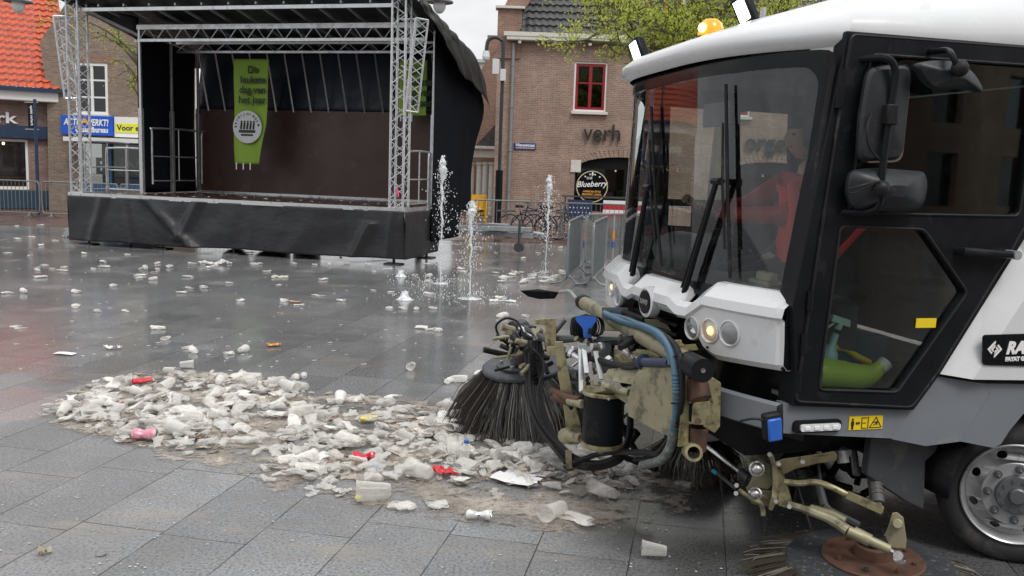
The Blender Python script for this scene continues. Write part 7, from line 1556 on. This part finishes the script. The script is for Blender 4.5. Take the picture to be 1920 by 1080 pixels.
# distinct pieces -------------------------------------------------------
def can(name, px, py, rz, lab, col, crush, seed, L=.14, r=.035, txt=None, D2=0):
    g = G(px, py); o = thing(name, lab, 'can', (g.x, g.y, .012), rz); rd = random.Random(seed); off = Vector((seed * 3.1, 0, 0))
    def deform(mb):
        for v in mb.V:
            q = v * 20 + off; v += Vector((noise.noise(q), noise.noise(q + Vector((3, 3, 3))), noise.noise(q + Vector((7, 1, 1))))) * .02 * crush; k = math.exp(-((v.x) / .03) ** 2) * crush; v.z = r + (v.z - r) * (1 - .7 * k) ; v.y *= 1 - .3 * k
    b = MB().lathe((-L / 2, 0, r), (1, 0, 0), [(r * .82, 0), (r, .008)] + [(r, .008 + (L - .016) * k / 10) for k in range(1, 10)] + [(r, L - .008), (r * .82, L)], 22); deform(b); b.build('body', col, o, smooth=50)
    e = MB().lathe((-L / 2, 0, r), (1, 0, 0), [(0, .004), (r * .76, .003), (r * .82, -.001), (r * .84, .001)], 22); e.lathe((L / 2, 0, r), (1, 0, 0), [(0, -.004), (r * .76, -.003), (r * .82, .001), (r * .84, -.001)], 22); deform(e); e.build('end', m_steel, o)
    if txt: text(txt, .05, m_textb, o, (L * .33, .012, r * 2 * .52), (-1, 0, 0), (0, -1, 0), 'lettering', .003, .002, width=L * .6)
    return o
m_cr = M('crimson can paint', (.62, .03, .06), .3, .3, var=.1, dirt=(.7, .6, .6), dirtamt=.25, dscale=16); m_pk = M('pink can paint', (.72, .28, .36), .35, .2, var=.15, dirt=(.8, .75, .75), dirtamt=.6, dscale=22)
can('drinks_can', 682, 868, .15, 'crushed bright crimson drinks can with white band in the middle of the pile', m_cr, 1.0, 2)
can('drinks_can', 272, 828, .1, 'dented pale pink drinks can at the near left edge of the pile', m_pk, .35, 4, .16, .042)
can('drinks_can', 898, 977, -.1, 'flattened white drinks can with black lettering on the near paving', M('white can paint', (.75, .75, .74), .35, .2, var=.05, dirt=(.3, .3, .3), dirtamt=.2, dscale=25), .75, 7, .145, .028, 'radler')
can('drinks_can', 690, 795, .35, 'yellow and white drinks can lying in the upper middle of the pile', M('yellow can paint', (.65, .52, .12), .35, .3, var=.15, dirt=(.7, .7, .66), dirtamt=.6, dscale=15), .3, 9, .13, .03)
def single(name, cat, lab, px, py, mb, mat, rz=0.0, z=.012, sc=1.0, smooth=40):
    g = G(px, py); o = mb.build(name, mat, None, smooth=smooth, fixn=False); o.location = (g.x, g.y, z); o.rotation_euler = (0, 0, rz); kz = rnd.uniform(.55, 1) if kd != 'whole' else 1; o.scale = (sc, sc * (rnd.uniform(.75, 1.2) if kd != 'whole' else 1), sc * kz); return tag(o, lab, cat)
single('party_cup', 'cup', 'solid red party cup lying in the upper left of the pile', 268, 728, cupmesh(3, .35), m_redpl, 2.1, .04, .95)
single('cloth_scrap', 'scrap', 'crumpled red packaging strip across the near part of the pile', 835, 895, scrapmesh(31, .2, 1.2), m_redpl, 2.7, .03)
single('cloth_scrap', 'scrap', 'dull dark red wrapper pressed flat at the left of the pile', 215, 760, scrapmesh(33, .15, .8), M('dull red wrapper', (.45, .10, .09), .6), .3, .03)
single('paper_sheet', 'paper', 'white printed paper strip with grey marks at the near right of the pile', 972, 905, scrapmesh(35, .30, .5), m_text, -.45, .02)
single('paper_sheet', 'paper', 'flat white paper slip on the wet paving at the far left', 122, 665, MB().shell(lambda a, b: Vector(((a - .5) * .2, (b - .5) * .1, .004 + .006 * math.sin(a * 4))), 8, 4, .002, (0, 0, 1)), m_text, -.1)
single('paper_wrapper', 'wrapper', 'white paper wrapper folded open with brown edge left of centre on wet paving', 212, 656, scrapmesh(41, .17, 1.4), m_text, .2)
single('plastic_bag', 'bag', 'crumpled white plastic bag with dark print before the stage skirt', 400, 497, scrapmesh(45, .55, 3.2), m_cupw, .3, .01)
single('fruit_peel', 'peel', 'orange peel curl on the wet paving', 514, 650, scrapmesh(47, .14, 1.2), M('orange peel', (.75, .32, .03), .5), .5)
single('cigarette_pack', 'wrapper', 'small orange and white flattened carton beside the far cups', 553, 568, scrapmesh(49, .16, .6), M('tan carton', (.55, .30, .12), .6), 0)
single('paper_ball', 'paper', 'crumpled brownish paper ball on the near left slabs', 82, 1040, scrapmesh(51, .07, 2.2), M('brown paper ball', (.42, .36, .28), .7), .8, .004)
single('leaf_scrap', 'leaf', 'dry leaf fragment beside the crumpled paper ball', 190, 1042, scrapmesh(53, .05, .4), M('grey leaf', (.25, .23, .21), .8), .6, .004)
single('crumpled_foil', 'foil', 'crinkled foil piece at the near edge of the silt', 640, 926, scrapmesh(55, .12, .8), m_cupw, .1)
single('wet_leaf', 'leaf', 'small bright green leaf on the dark paving under the side brush arm', 1466, 967, scrapmesh(57, .035, .4), M('green leaf', (.3, .5, .05), .4), .1, .004)
# pale blue water bottle with cap, blue caps, yellow lemon cap
g = G(868, 872); bt = thing('water_bottle', 'small milky bottle with bright blue cap standing in the pile before the brush', 'bottle', (g.x, g.y, .01)); MB().lathe((0, 0, 0), (.12, 0, 1), [(0, 0), (.035, 0), (.038, .02), (.034, .06), (.038, .1), (.02, .13), (.014, .145)], 16).build('body', m_cupw, bt); MB().lathe((.12 * .145, 0, .145), (.12, 0, 1), [(.017, 0), (.017, .02), (0, .022)], 14).build('cap', m_blue, bt)
for px, py, lab, mt in ((702, 882, 'loose bright blue bottle cap right of the crimson can', M('cap blue', (.03, .35, .7), .4)), (672, 941, 'loose yellow bottle cap leaning on the large ribbed cup', M('cap yellow', (.85, .75, .05), .4)), (955, 563, 'loose deep blue bottle cap in the far cups by the jets', m_blue), (1170, 500, 'loose pale cap near the barrier', m_text)):
    if px == 1170: continue
    g = G(px, py); o = MB().lathe((0, 0, 0), (.4, .2, 1), [(0, .012), (.018, .012), (.02, .008), (.02, -.008)], 16).build('bottle_cap', mt); o.location = (g.x, g.y, .025); tag(o, lab, 'bottle cap')
